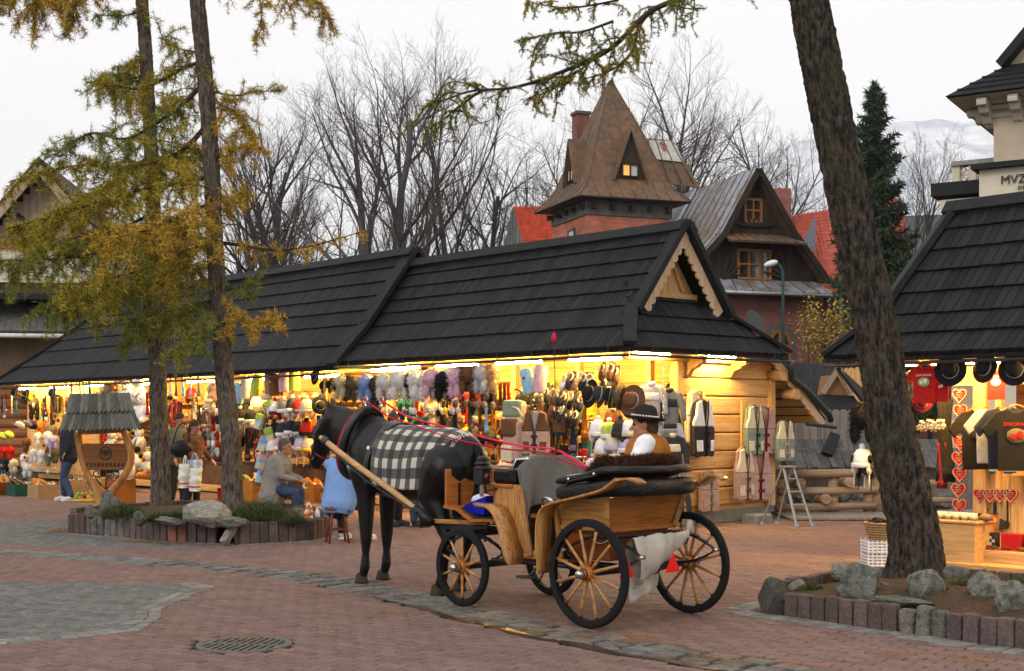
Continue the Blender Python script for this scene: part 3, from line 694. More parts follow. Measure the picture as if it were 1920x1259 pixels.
mb = MB(); mb.box(b2(21.0, .8, 1.35), (4.4, .05, 2.3)); mb.obj('display_wall', m_pine, S2T)
rail(S2T, b2(7.3, -.14, 2.46), b2(23.1, -.14, 2.46), .14, 14)
mb = MB(); mb.box(b2(15, 2.5, .1), (15.4, 2.4, .21)); mb.obj('plinth', m_conc, S2T)
for x in (22.7,): mb = MB(); mb.box(b2(x, 2.2, 1.35), (.1, 2.2, 2.5)); mb.obj('end_wall', m_piney, S2T)

# ---------------------------------------------------------------- the stall beside the leaning tree
S3T = thing('market_stall', 'market stall selling shirts and red hearts beyond the leaning tree', 'market stall', HT3.w(0, 0, 0), UA, 'souvenir stalls')
PR3 = [(0, 2.37), (.62, 2.86), (1.9, 4.24), (3.18, 2.86), (3.8, 2.37)]
roof3, sh3 = stall_roof(S3T, HT3, PR3, -5.2, .1, 'roof', 300, left_hip=(.34, .6), rows=(2, 5))
sh3.done(300)
board(roof3, 'hip_board', b2(.1, -.02, 2.42), b2(-.24, .62, 2.92), .2, .06, m_tar, (.5, .5, .7)); board(roof3, 'hip_board', b2(-.24, .6, 2.9), b2(-.5, 1.9, 4.3), .24, .08, m_tar, (.5, .5, .7)); board(roof3, 'ridge_board', b2(-.42, 1.78, 4.26), b2(-5, 1.78, 4.26), .2, .05, m_tar, (0, .75, .65))
mb = MB(); mb.add([b2(.09, 0, 2.36), b2(.09, 3.8, 2.36), b2(-.24, 3.18, 2.85), b2(-.5, 1.9, 4.22), b2(-.24, .62, 2.85)], [(0, 1, 2, 3, 4)]); mb.obj('end_roof', m_tar, S3T)
X3 = HT3.onY(1838, 900, -.95)[0]                       # where the front wall begins
inner(S3T, -5, X3-.02, 1.75, 2.34)
s_ = MB(); s_.box(b2(-.9, .9, 2.33), (1.6, 1.6, .03)); s_.obj('soffit', m_pine, S3T)
FW3 = MB(); FW3.box(b2((X3-4.9)/2-.02, 1.0, .55), (4.9+X3, .05, .9)); FW3 = FW3.obj('front_wall', m_pinev, S3T)
for k in range(14): mb = MB(); mb.box(b2(X3-.11-k*.165, .965, .56), (.16, .025, .92)); mb.obj('upright_board', m_pinev, FW3, bev=.006)
mb = MB(); mb.box(b2(X3-.02, .93, 1.2), (.16, .09, 2.3)); mb.obj('post', m_pinev, S3T, bev=.01)
mb = MB(); mb.box(b2(X3-.22, .98, 1.2), (.07, .09, 2.3)); mb.obj('post', m_pinev, S3T, bev=.01)
board(S3T, 'lintel', b2(X3+.7, .98, 2.14), b2(-4.9, .98, 2.14), .08, .22, m_pine)
mb = MB(); mb.box(b2((X3-4.9)/2, .78, .02), (4.9+X3+.2, 1.0, .06)); mb.obj('step', m_pine, S3T, bev=.008); mb = MB(); mb.box(b2(X3-1.2, .62, .09), (2.2, .18, .2)); mb.obj('step_box', m_pine, S3T, bev=.008)
mb = MB(); mb.box(b2((X3-4.9)/2-.2, .93, 1.02), (4.4+X3, .22, .035)); mb.obj('counter_top', m_pine, S3T, bev=.006)
rail(S3T, b2(.1, .0, 2.27), b2(-5, .0, 2.27), .1, 6)

# ---------------------------------------------------------------- fluorescent tubes under the eaves
def tube_lamp(frame, a, b, label):
    a = V3(a); b = V3(b); c = (a+b)/2; d = b-a
    t = thing('fluorescent_lamp', label, 'lamp', frame.w(c.x, c.y, c.z), frame.a, 'fluorescent lamps under the eaves')
    mb = MB(); mb.bar(-d/2+V3((0, 0, .045)), d/2+V3((0, 0, .045)), .07, .03); mb.obj('housing', m_lampbox, t)
    mb = MB(); mb.tube([-d/2*.97, d/2*.97], .02, 10); mb.obj('tube', m_tube, t)
    for s in (-1, 1): mb = MB(); mb.box(d/2*s*.985+V3((0, 0, .012)), (.03, .03, .06)); mb.obj('socket', m_lampbox, t)
for x0, b_, lb in ((.55, .45, 'lit tube lamp above the hanging round hats at the stall corner'), (2.2, .4, 'lit tube lamp above the patchwork bags'), (3.75, .4, 'lit tube lamp over the grey and brown fur hats'), (5.3, .4, 'lit tube lamp over the white fur hats'), (6.3, .9, 'lit tube lamp over the darker fur hats near the roof step')):
    tube_lamp(HUT, b2(x0, b_, 2.55), b2(x0+1.15, b_, 2.55), lb)
tube_lamp(HUT, b2(.1, 1.0, 2.60), b2(.1, .15, 2.60), 'lit tube lamp under the gable skirt nearest the corner'); tube_lamp(HUT, b2(.1, 2.55, 2.60), b2(.1, 1.85, 2.60), 'lit tube lamp under the gable skirt between the corbels')
for x0, lb in ((7.6, 'lit tube lamp just behind the roof step'), (9.8, 'lit tube lamp above the rolled bags'), (12.2, 'lit tube lamp behind the nearer larch trunk'), (14.6, 'lit tube lamp over the pastel baby hats'), (17.2, 'lit tube lamp over the white plush toys'), (19.4, 'lit tube lamp above the carved sign roof'), (21.4, 'lit tube lamp at the far end of the long stall')):
    tube_lamp(HUT, b2(x0, .3, 2.45), b2(x0+1.2, .3, 2.45), lb)
tube_lamp(HT3, b2(-1.1, .3, 2.27), b2(-2.3, .3, 2.27), 'long lit tube lamp over the black hats by the hearts'); tube_lamp(HT3, b2(-2.6, .3, 2.27), b2(-3.8, .3, 2.27), 'lit tube lamp over the shirts past the frame edge'); tube_lamp(HT3, b2(-.35, .35, 2.27), b2(-.9, .35, 2.27), 'short lit tube lamp above the red shirt by the trunk')
# ================================================================== BACKGROUND BUILDINGS
def brickmat(name, c1, c2, mortar, sc=1.0):
    m = bpy.data.materials.new(name); m.use_nodes = True; N = m.node_tree.nodes; Lk = m.node_tree.links; P = N['Principled BSDF']; P.inputs['Roughness'].default_value = .9
    tc = N.new('ShaderNodeTexCoord'); sp = N.new('ShaderNodeSeparateXYZ'); Lk.new(tc.outputs['Object'], sp.inputs[0])
    ad = N.new('ShaderNodeMath'); ad.operation = 'ADD'; Lk.new(sp.outputs[0], ad.inputs[0]); Lk.new(sp.outputs[1], ad.inputs[1])
    cb = N.new('ShaderNodeCombineXYZ'); Lk.new(ad.outputs[0], cb.inputs[0]); Lk.new(sp.outputs[2], cb.inputs[1])
    br = N.new('ShaderNodeTexBrick'); Lk.new(cb.outputs[0], br.inputs['Vector']); br.inputs['Scale'].default_value = sc
    br.inputs['Brick Width'].default_value = .27; br.inputs['Row Height'].default_value = .085; br.inputs['Mortar Size'].default_value = .011
    br.inputs['Color1'].default_value = (*c1, 1); br.inputs['Color2'].default_value = (*c2, 1); br.inputs['Mortar'].default_value = (*mortar, 1); br.inputs['Bias'].default_value = 0
    nz = N.new('ShaderNodeTexNoise'); nz.inputs['Scale'].default_value = 1.2; nz.inputs['Detail'].default_value = 5; Lk.new(tc.outputs['Object'], nz.inputs[0])
    hs = N.new('ShaderNodeHueSaturation'); mr = N.new('ShaderNodeMapRange'); mr.inputs[1].default_value, mr.inputs[2].default_value, mr.inputs[3].default_value, mr.inputs[4].default_value = .3, .7, .65, 1.25
    Lk.new(nz.outputs[0], mr.inputs[0]); Lk.new(mr.outputs[0], hs.inputs['Value']); Lk.new(br.outputs[0], hs.inputs['Color']); Lk.new(hs.outputs[0], P.inputs['Base Color'])
    bp = N.new('ShaderNodeBump'); bp.inputs['Strength'].default_value = .8; bp.inputs['Distance'].default_value = .02; bp.invert = True; Lk.new(br.outputs['Fac'], bp.inputs['Height']); Lk.new(bp.outputs[0], P.inputs['Normal'])
    MATS[name] = m; return m
m_brick = brickmat('house_brick', (.6, .16, .08), (.42, .1, .055), (.3, .2, .16))
m_brick2 = brickmat('house_brick_dull', (.33, .1, .075), (.24, .08, .06), (.19, .14, .12))
m_rust = M('rusty_sheet', (.175, .1, .06), .6, .25, .9, .25, 8, col2=(.125, .092, .068), thr=(.4, .65), metal=.1)
m_rustgrey = M('weathered_sheet', (.2, .175, .155), .5, .3, .7, .2, 6, col2=(.3, .33, .39), thr=(.44, .58), metal=.2, stretch=(3, 3, .6))
m_bluesheet = M('bare_sheet', (.3, .34, .42), .35, .15, 2, metal=.5)
m_whitesheet = M('flaking_sheet', (.5, .48, .45), .6, .2, 1.2, col2=(.2, .07, .035), thr=(.5, .58))
m_darktimber = WOOD('dark_timber', (.05, .038, .03), (.028, .022, .018), 2, 1.0, .85, .2)
m_winwood = M('window_wood', (.3, .13, .045), .5, .25, 8)
m_glass = M('window_glass', (.03, .035, .04), .06, .1, 3, spec=.7)
m_curtain = M('window_curtain', (.55, .55, .52), .8, .2, 9)
m_litwin = M('lit_window', (.9, .45, .12), .6, .2, 4, emit=.55, ecol=(1, .45, .1))
m_frieze = M('grey_render', (.12, .116, .108), .9, .3, 2, .3, 20)
m_redtile = M('red_roof_tile', (.55, .09, .04), .7, .2, 3, .3, 20, rnd=.18)
m_redtile2 = M('dull_red_roof_tile', (.42, .085, .055), .7, .2, 3, .3, 20, rnd=.18)
TOW = Frame(2.54, 50.0, R(20))
BH = thing('brick_house', 'red brick house with pointed rusty tower roof and dark timber gables', 'house', TOW.w(0, 0, 0), R(20))
# tower: brick shaft, grey frieze, flared pyramid
mb = MB(); mb.box((2.3, 2.3, 4.7), (3.5, 3.5, 9.4)); tw = mb.obj('tower_wall', m_brick, BH)
mb = MB(); mb.box((2.3, 2.3, 9.72), (3.62, 3.62, .62)); mb.obj('frieze', m_frieze, BH)
for k in range(5):
    for (x, y) in ((.75+k*.78, .36), (.36, .75+k*.78)): mb = MB(); mb.box((x, y, 9.72), (.13 if y == .36 else .3, .3 if y == .36 else .13, .2)); mb.obj('eaves_block', m_darktimber, BH)
def pyr(prof, c=(2.3, 2.3)):
    mb = MB(); vs = []
    for h, z in prof: vs += [(c[0]-h, c[1]-h, z), (c[0]+h, c[1]-h, z), (c[0]+h, c[1]+h, z), (c[0]-h, c[1]+h, z)]
    n = len(prof); mb.add(vs, [(i*4+j, i*4+(j+1) % 4, (i+1)*4+(j+1) % 4, (i+1)*4+j) for i in range(n-1) for j in range(4)]+[(3, 2, 1, 0)]); return mb
PP = [(2.34, 9.98), (2.34, 10.05), (1.95, 10.42), (1.68, 10.85), (.95, 12.85), (.03, 15.05)]
tr = pyr(PP).obj('tower_roof', m_rust, BH)
def seam(parent, pts, r=.022): mb = MB(); mb.tube([V3(p) for p in pts], r, 4); return mb.obj('seam', m_rust, parent)
for side in (0, 1):
    for k in range(-4, 5):
        pts = []
        for h, z in PP[1:]:
            q = k*.5
            if abs(q) <= h+.02: pts.append((2.3+q, 2.3-h-.005, z+.01) if side == 0 else (2.3-h-.005, 2.3+q, z+.01))
        if len(pts) > 1: seam(tr, pts)
seam(tr, [(2.3-h, 2.3-h, z+.01) for h, z in PP[1:]], .035); seam(tr, [(2.3+h, 2.3-h, z+.01) for h, z in PP[1:]], .035); seam(tr, [(2.3-h, 2.3+h, z+.01) for h, z in PP[1:]], .035)
mb = MB(); mb.tube([(0, 0, 10.0), (4.64, 0, 10.0)], .05, 6); mb.obj('gutter', m_tar, BH); mb = MB(); mb.tube([(0, 0, 10.0), (0, 4.64, 10.0)], .05, 6); mb.obj('gutter', m_tar, BH)
def winframe(parent, T, w, h, cols=2, rows=1, mat=None, panes=None, t=.06):
    """window in local plane: T(a, b, c) -> point (a across, b up, c out)"""
    f = MB(); mat = mat or m_winwood
    f.prism([(-w/2, 0), (w/2, 0), (w/2, h), (-w/2, h)], lambda a, b, c: T(a, b, c), 0, .02); win = f.obj('window', m_glass if not panes else panes[0], parent)
    for k, (a, b, ww, hh) in enumerate([(0, h-t/2, w+t, t), (0, t/2, w+t, t), (-w/2, h/2, t, h), (w/2, h/2, t, h)]+[(-w/2+w*(c+1)/cols, h/2, t*.8, h) for c in range(cols-1)]+[(0, h*(r+1)/rows, w, t*.8) for r in range(rows-1)]):
        q = MB(); q.prism([(a-ww/2, b-hh/2), (a+ww/2, b-hh/2), (a+ww/2, b+hh/2), (a-ww/2, b+hh/2)], lambda a_, b_, c: T(a_, b_, c), -.0+.021+.004*(k % 3), .08+.004*(k % 3)); q.obj('frame_bar', mat, win)
    if panes:
        for c, m in enumerate(panes[1:]):
            a = -w/2+w*(c+.5)/cols; ww = w/cols-.05; q = MB(); q.prism([(a-ww/2, .05), (a+ww/2, .05), (a+ww/2, h-.05), (a-ww/2, h-.05)], lambda a_, b_, cc: T(a_, b_, cc), .022, .03); q.obj('pane', m, win)
    return win
def dormer(side, cx, zb, za, hw, out, win):
    """steep triangular dormer on the tower roof"""
    def T(a, b, c): return V3((2.3+cx+a, 2.3-out-c, zb+b)) if side == 0 else V3((2.3-out-c, 2.3+cx-a, zb+b))
    H = za-zb
    mb = MB(); A, B, C = T(-hw, 0, .12), T(hw, 0, .12), T(0, H, .12); A2, B2, C2 = T(-hw, 0, -1.3), T(hw, 0, -1.3), T(0, H, -1.6)
    mb.add([A, C, C2, A2, B, B2], [(0, 1, 2, 3), (1, 4, 5, 2)]); d = mb.obj('dormer_roof', m_rust, BH); solid(d, .06)
    mb = MB(); mb.prism([(-hw*.93, 0), (hw*.93, 0), (0, H*.93)], T, -.08, -.04); mb.obj('dormer_wall', m_darktimber, BH)
    w = winframe(BH, lambda a, b, c: T(a, b+.16, c-.04), hw*.92, .52, 2, 1, m_darktimber, win); return d
dormer(0, .05, 10.78, 12.75, .72, 1.72, (m_glass, m_litwin, m_curtain)); dormer(1, .0, 10.78, 12.6, .62, 1.72, (m_glass, m_curtain, m_curtain))
mb = MB(); mb.box((1.6, 3.67, 12.4), (.55, .55, 3.1)); ch = mb.obj('chimney', m_brick2, BH); mb = MB(); mb.box((1.6, 3.67, 13.98), (.66, .66, .12)); mb.obj('chimney_cap', m_frieze, ch)
winframe(BH, lambda a, b, c: V3((.55-c, 2.05-a, 7.75+b)), .62, 1.3, 1, 1, m_frieze, (m_glass, m_curtain)); 
def arch_window(parent, T, w, h, mat, surround):
    pts = [(-w/2, 0), (w/2, 0)]+[(w/2*math.cos(a), h+w/2*math.sin(a)) for a in [PI*k/10 for k in range(11)]]
    q = [(-w/2-.25, -.1), (w/2+.25, -.1)]+[((w/2+.25)*math.cos(a), h+(w/2+.25)*math.sin(a)) for a in [PI*k/10 for k in range(11)]]
    mb = MB(); mb.prism(q, T, .0, .05); s = mb.obj('window_surround', surround, parent); mb = MB(); mb.prism(pts, T, .05, .06); mb.obj('pane', m_glass, s)
    for a in (-w/2, 0, w/2): mb = MB(); mb.prism([(a-.05, 0), (a+.05, 0), (a+.05, h+(.1 if a else w/2)), (a-.05, h+(.1 if a else w/2))], T, .061, .11); mb.obj('frame_bar', mat, s)
    mb = MB(); mb.prism([(-w/2, h*.8), (w/2, h*.8), (w/2, h*.8+.09), (-w/2, h*.8+.09)], T, .062, .115); mb.obj('frame_bar', mat, s)
    for k in range(10):
        a0, a1 = PI*k/10, PI*(k+1)/10; r0, r1 = w/2-.1, w/2; mb = MB(); mb.prism([(r0*math.cos(a0), h+r0*math.sin(a0)), (r1*math.cos(a0), h+r1*math.sin(a0)), (r1*math.cos(a1), h+r1*math.sin(a1)), (r0*math.cos(a1), h+r0*math.sin(a1))], T, .06, .11); mb.obj('frame_bar', mat, s)
arch_window(BH, lambda a, b, c: V3((2.6+a, .55-c, 6.9+b)), .7, 1.0, m_frieze, m_frieze)
# ridge roof behind the tower
mb = MB(); P4 = [TOW.onY(*p, 3.2) for p in ((1190, 264), (1253, 267), (1283, 362), (1180, 350))]
mb.prism(P4, lambda a, b, t: V3((a, 3.2+(b-11)*.0+t+(14-b)*-.45, b)), 0, .15); rr_ = mb.obj('rear_roof', m_rust, BH)
mb = MB(); mb.prism([TOW.onY(*p, 3.15) for p in ((1199, 268), (1254, 269), (1262, 312), (1212, 306))], lambda a, b, t: V3((a, 3.15+t+(14-b)*-.45, b)), -.03, .05); mb.obj('flaking_patch', m_whitesheet, rr_)
for k in range(1, 5):
    a0 = P4[0][0]+(P4[1][0]-P4[0][0])*k/4.5; a1 = P4[3][0]+(P4[2][0]-P4[3][0])*k/4.5; seam(rr_, [(a0, 3.12+(14-P4[0][1])*-.45, P4[0][1]), (a1, 3.12+(14-P4[3][1])*-.45, P4[3][1])], .03)
# wing with the timber gable
YW = -2.5
def wp(px, py, y=YW): return TOW.onY(px, py, y)
apx = wp(1416, 320); lft = wp(1352, 440); lft2 = wp(1300, 498); rgt = wp(1484, 440); rgt2 = wp(1546, 528)
def W(a, b, t): return V3((a, YW+t, b))
mb = MB(); bz = wp(1400, 545)[1]; mb.prism([(wp(1300, 560)[0], 0), (wp(1545, 560)[0], 0), (wp(1545, 560)[0], bz), (wp(1300, 560)[0], bz)], W, .05, 7); mb.obj('wing_wall', m_brick2, BH)
gp = [(apx[0], apx[1]), (rgt[0], rgt[1]), (rgt2[0], rgt2[1]), (rgt2[0]-.3, bz), (lft2[0]+.3, bz), (lft2[0], lft2[1]), (lft[0], lft[1])]
mb = MB(); mb.prism([(apx[0], apx[1]-.25), (rgt[0]-.2, rgt[1]), (rgt2[0]-.3, rgt2[1]), (rgt2[0]-.3, bz), (lft2[0]+.25, bz), (lft2[0]+.25, lft2[1]), (lft[0]+.2, lft[1])], W, .25, .4); gw = mb.obj('gable_wall', m_darktimber, BH)
for k in range(30):
    a = lft2[0]+.3+(rgt2[0]-lft2[0]-.6)*k/30; f = abs((a-apx[0])/(rgt2[0]-apx[0] if a > apx[0] else apx[0]-lft2[0])); zt = apx[1]-.4-f*(apx[1]-lft2[1])*.98
    if zt > bz+.2: mb = MB(); mb.box((a, YW+.22, (bz+zt)/2), (.19, .05, zt-bz)); mb.obj('board', m_darktimber, gw)
for A_, B_, C_, nm in ((apx, lft, lft2, 'l'), (apx, rgt, rgt2, 'r')):
    mb = MB(); pts = [A_, B_, C_]; vs = []
    for (a, b) in pts: vs += [V3((a, YW-.25, b)), V3((a, YW+7.5, b))]
    mb.add(vs, [(0, 1, 3, 2), (2, 3, 5, 4)]); ro = mb.obj('wing_roof', m_rustgrey if nm == 'l' else m_rust, BH); solid(ro, .12)
    for k in range(9): seam(ro, [(p[0]-(.03 if nm == 'l' else -.03), YW+.1+k*.55, p[1]+.07) for p in pts], .03)
    if nm == 'l':
        mb = MB(); q = []
        for (a, b) in pts: q += [V3((a-.06, YW+4.4, b+.1)), V3((a-.06, YW+4.75, b+.1))]
        mb.add(q, [(0, 1, 3, 2), (2, 3, 5, 4)]); mb.obj('bare_strip', m_bluesheet, ro)
    mb = MB(); mb.bar((A_[0], YW-.28, A_[1]), (B_[0], YW-.28, B_[1]), .06, .22, (0, -1, 0) if 0 else (0, 0, 1)); mb.obj('bargeboard', m_darktimber, BH); mb = MB(); mb.bar((B_[0], YW-.28, B_[1]), (C_[0], YW-.28, C_[1]), .06, .22); mb.obj('bargeboard', m_darktimber, BH)
def pent(p0, p1, p2, p3, name, mat):                      # small lean-to roof strip: top-left, top-right, bottom-right, bottom-left
    a, b, c, d = wp(*p0), wp(*p1), wp(*p2), wp(*p3); mb = MB(); vs = [V3((a[0], YW+.2, a[1])), V3((b[0], YW+.2, b[1])), V3((c[0], YW-.65, c[1])), V3((d[0], YW-.65, d[1]))]
    mb.add(vs, [(0, 1, 2, 3)]); o = mb.obj(name, mat, BH); solid(o, .08)
    for k in range(1, 8): seam(o, [vs[0].lerp(vs[1], k/8)+V3((0, -.02, .05)), vs[3].lerp(vs[2], k/8)+V3((0, -.02, .05))], .025)
    return o
pent((1362, 437), (1476, 443), (1496, 462), (1352, 455), 'pent_roof', m_rust); pent((1322, 522), (1532, 530), (1550, 556), (1300, 547), 'pent_roof', m_rustgrey)
mb = MB(); a, b = wp(1300, 549), wp(1550, 559); mb.tube([V3((a[0], YW-.7, a[1])), V3((b[0], YW-.7, b[1]))], .07, 8); mb.obj('gutter', M('zinc', (.4, .41, .42), .4, .2, 5, metal=.6), BH)
def wwin(px0, py0, px1, py1, cols, rows, panes=None, out=.26):
    a, b = wp(px0, py1); c, d = wp(px1, py0); return winframe(BH, lambda x, z, t: V3(((a+c)/2+x, YW+.24-t*1.5, b+z)), abs(c-a), d-b, cols, rows, m_winwood, panes, .09)
wwin(1401, 372, 1431, 416, 2, 2); wwin(1388, 468, 1448, 523, 3, 2, (m_glass, m_glass, m_curtain, m_curtain))
for k in range(7):
    a = wp(1416, 424); ang = PI*(.08+.84*k/6); L_ = .75 if k in (0, 6) else .45; mb = MB(); mb.bar((a[0], YW+.12, a[1]), (a[0]+math.cos(ang)*L_*1.3, YW+.12, a[1]+math.sin(ang)*L_*.6), .06, .07); mb.obj('sunray_lath', m_darktimber, gw)
for s in (-1, 1):
    for k in range(4):
        a = wp(1358 if s < 0 else 1478, 523); mb = MB(); ang = PI/2+s*(.25+.35*k); mb.bar((a[0], YW+.12, a[1]), (a[0]-math.cos(ang)*1.0*-1, YW+.12, a[1]+abs(math.sin(ang))*.9), .06, .07); mb.obj('sunray_lath', m_darktimber, gw)
q = wp(1462, 665); arch_window(BH, lambda a, b, c: V3((q[0]+a, YW+.05-c, q[1]-.6+b)), .85, 1.1, m_winwood, m_frieze)
# red tiled houses
def tile_roof(parent, A, B, C, D, rows, cols, mat):           # eave-left, eave-right, ridge-right, ridge-left
    A, B, C, D = map(V3, (A, B, C, D)); n = (B-A).cross(D-A).normalized(); 
    if n.y > 0: n = -n
    mb = MB(); mb.add([A, B, C, D], [(0, 1, 2, 3)]); ro = mb.obj('roof', mat, parent)
    mb = MB()
    for i in range(rows):
        v0, v1 = i/rows, (i+1.12)/rows
        for j in range(cols):
            u0, u1 = (j+.03)/cols, (j+.97)/cols
            def P(u, v, h): return A.lerp(B, u).lerp(D.lerp(C, u), min(v, 1))+n*h
            um = (u0+u1)/2
            mb.add([P(u0, v0, .03), P(um, v0, .09), P(u1, v0, .03), P(u1, v1, .0), P(um, v1, .05), P(u0, v1, .0)], [(0, 1, 4, 5), (1, 2, 3, 4)])
    tag(mb.obj('tiles', mat, ro), kind='stuff'); return ro
H1 = thing('tiled_house', 'house with bright red tile roof and grey boarded gable beside the tower', 'house', (0, 0, 0), 0)
A = AT(988, 480, 57); Bq = AT(1062, 480, 56); C = AT(1040, 388, 60); D = AT(962, 388, 60.5)
tile_roof(H1, A, Bq, C, D, 14, 16, m_redtile)
m_greyboard = WOOD('grey_board', (.17, .165, .165), (.1, .098, .1), 2, 1, .9, .2)
E_ = AT(938, 488, 62); mb = MB(); mb.add([A, D, E_, A+V3((0, 4, 0)), D+V3((.5, 4, 0)), E_+V3((.5, 4, 0))], [(0, 1, 2), (3, 5, 4), (0, 3, 4, 1), (1, 4, 5, 2), (2, 5, 3, 0)]); mb.obj('gable_wall', m_greyboard, H1)
for k in range(8):
    f = (k+.5)/8; a = A.lerp(E_, f); top = D-(D-E_)*max(0, f-.52)/.48 if f > .52 else A.lerp(D, f/.52); 
    mb = MB(); mb.bar(a+V3((0, -.05, 0)), top+V3((0, -.05, 0)), .12, .05); mb.obj('gable_board', m_greyboard, H1)
mb = MB(); mb.box((1.6, 61, 3.8), (5, 5, 8.2)); mb.obj('wall', m_frieze, H1)
H2 = thing('tiled_house', 'house with dull red tile roof and slate valley behind the leaning tree', 'house', (0, 0, 0), 0)
tile_roof(H2, AT(1505, 545, 54), AT(1720, 560, 53), AT(1690, 372, 60), AT(1466, 408, 60), 22, 30, m_redtile2)
a, b, c = AT(1499, 462, 53.5), AT(1530, 404, 58), AT(1505, 475, 53); mb = MB(); mb.add([a, b, c+V3((.5, 0, 0)), a+V3((0, .5, -.5))], [(0, 1, 2), (0, 3, 1)]); mb.obj('valley_sheet', M('dull_sheet', (.1, .1, .13), .7), H2)
mb = MB(); mb.box(((AT(1610, 600, 58)).x, 58.5, 3.5), (8.5, 6, 7)); mb.obj('wall', m_brick2, H2)
mb = MB(); mb.box(AT(1463, 420, 59), (.8, .8, 3)); mb.obj('chimney', m_brick2, H2)
H3 = thing('slate_house', 'large grey slate roof far behind the bare tree', 'house', (0, 0, 0), 0)
mb = MB(); A, B_, C, D = AT(1640, 620, 75), AT(1900, 640, 75), AT(1860, 400, 84), AT(1690, 405, 84); mb.add([A, B_, C, D, A+V3((0, 20, 0)), B_+V3((0, 20, 0))], [(0, 1, 2, 3), (0, 3, 4), (1, 5, 2), (2, 5, 4, 3)]); m_slate = M('slate_sheet', (.09, .09, .095), .7, .25, 1, .2, 8); mb.obj('roof', m_slate, H3)
mb = MB(); mb.box((AT(1770, 600, 84).x, 85, 3), (8, 12, 6)); mb.obj('wall', m_frieze, H3)

# ---------------------------------------------------------------- museum with lettering
m_cream = M('cream_render', (.5, .42, .32), .9, .12, 1.2, .4, 60)
m_creamlt = M('cream_trim', (.62, .56, .45), .85, .08, 2, .15, 30)
MU = Frame(AT(1863, 400, 42).x, 42, math.atan2(-.527, .85))
MT = thing('museum_building', 'cream museum with dark flared roof, stone brackets and lettering over the stall', 'museum', MU.w(0, 0, 0), MU.a)
def mp(px, py, y=0): return MU.onY(px, py, y)
zc = mp(1863, 200)[1]; zl = mp(1855, 322)[1]; ze = mp(1863, 168)[1]
mb = MB(); mb.box((4, 3.5, zc/2), (8, 7, zc)); mb.obj('wall', m_cream, MT)
mb = MB(); mb.box((3.9, 3.2, zl/2), (8.5, 7.2, zl)); mb.obj('lower_wall', m_creamlt, MT)
zt = mp(1853, 360)[1]; mb = MB(); mb.box((4.1, -.52, zt-1.4), (8.4, .12, 2.2)); mb.obj('lower_panel', m_cream, MT)
mb = MB(); mb.box((3.9, 3.1, zl+.08), (8.9, 7.6, .16)); mb.obj('string_course', m_tar, MT)
for z, d in ((zc-.05, .1), (zc+.12, .18), (zc-.3, .05)): mb = MB(); mb.box((4, 3.5, z), (8+2*d, 7+2*d, .13)); mb.obj('cornice', m_creamlt, MT)
za = mp(1797, 178, -1.2)[1]; mb = MB(); mb.box((4, 3.5, (zc+za)/2), (8.06, 7.06, za-zc-.1)); mb.obj('frieze', m_creamlt, MT)
for k in range(5):
    x = -.35+k*.95 if k else -.32
    mb = MB(); mb.prism([(0, 0), (-.95, 0), (-.98, -.12), (-.95, -.24), (-.72, -.24), (-.6, -.42), (-.3, -.46), (-.12, -.66), (0, -.7)], lambda a, b, t: V3((x+t, a, za-.1+b)), 0, .3); mb.obj('bracket', m_creamlt, MT, bev=.02)
for k in range(2):
    y = .6+k*1.2; mb = MB(); mb.prism([(0, 0), (-.95, 0), (-.98, -.12), (-.95, -.24), (-.72, -.24), (-.6, -.42), (-.3, -.46), (-.12, -.66), (0, -.7)], lambda a, b, t: V3((a, y+t, za-.1+b)), 0, .3); mb.obj('bracket', m_creamlt, MT, bev=.02)
za = mp(1797, 178, -1.2)[1]; z1 = mp(1862, 125, .2)[1]; z2 = mp(1922, 30, .2)[1]
mb = MB(); vs = [(-1.2, -1.2, za), (9, -1.2, za), (9, 9, za), (-1.2, 9, za), (.35, .25, z1), (9, .25, z1), (9, 7, z1), (.35, 7, z1)]
mb.add(vs, [(0, 1, 5, 4), (3, 0, 4, 7), (3, 2, 1, 0), (4, 5, 6, 7), (1, 2, 6, 5), (2, 3, 7, 6)]); mr_ = mb.obj('roof', m_tar, MT)
mb = MB(); mb.add([(v[0], v[1], za-.06) if i < 4 else v for i, v in enumerate([(-1.15, -1.15, 0), (9, -1.15, 0), (9, 9, 0), (-1.15, 9, 0)])], [(3, 2, 1, 0)]); mb.obj('soffit', m_creamlt, MT)
for k in range(1, 5):
    f = k/5; mb = MB(); mb.bar((-1.2+1.55*f, -1.2+1.45*f-.02, za+(z1-za)*f), (9, -1.2+1.45*f-.02, za+(z1-za)*f), .1, .05); mb.obj('roof_course', m_tar, mr_)
mb = MB(); mb.prism([(.35, z1), (6, z1), (6, z2+5), (3.2, z2+1.9)], lambda a, b, t: V3((a, .35+t, b)), 0, 6); mb.obj('gable_wall', m_cream, MT)
mb = MB(); mb.bar((.2, .1, z1-.05), (3.4, .1, z2+2.1), .7, .25, (0, 0, 1)); mb.obj('verge', m_tar, mr_)
mb = MB(); mb.prism([(.9, z1+.0), (1.1, z1), (3.1, z2+1.3), (2.9, z2+1.3)], lambda a, b, t: V3((a, .28+t, b)), 0, .1); mb.obj('gable_moulding', m_creamlt, MT)
wz = mp(1916, 280)[1]; winframe(MT, lambda a, b, c: V3((2.05+a, -.02-c*1.5, wz+b)), 1.0, 1.5, 2, 2, m_creamlt)
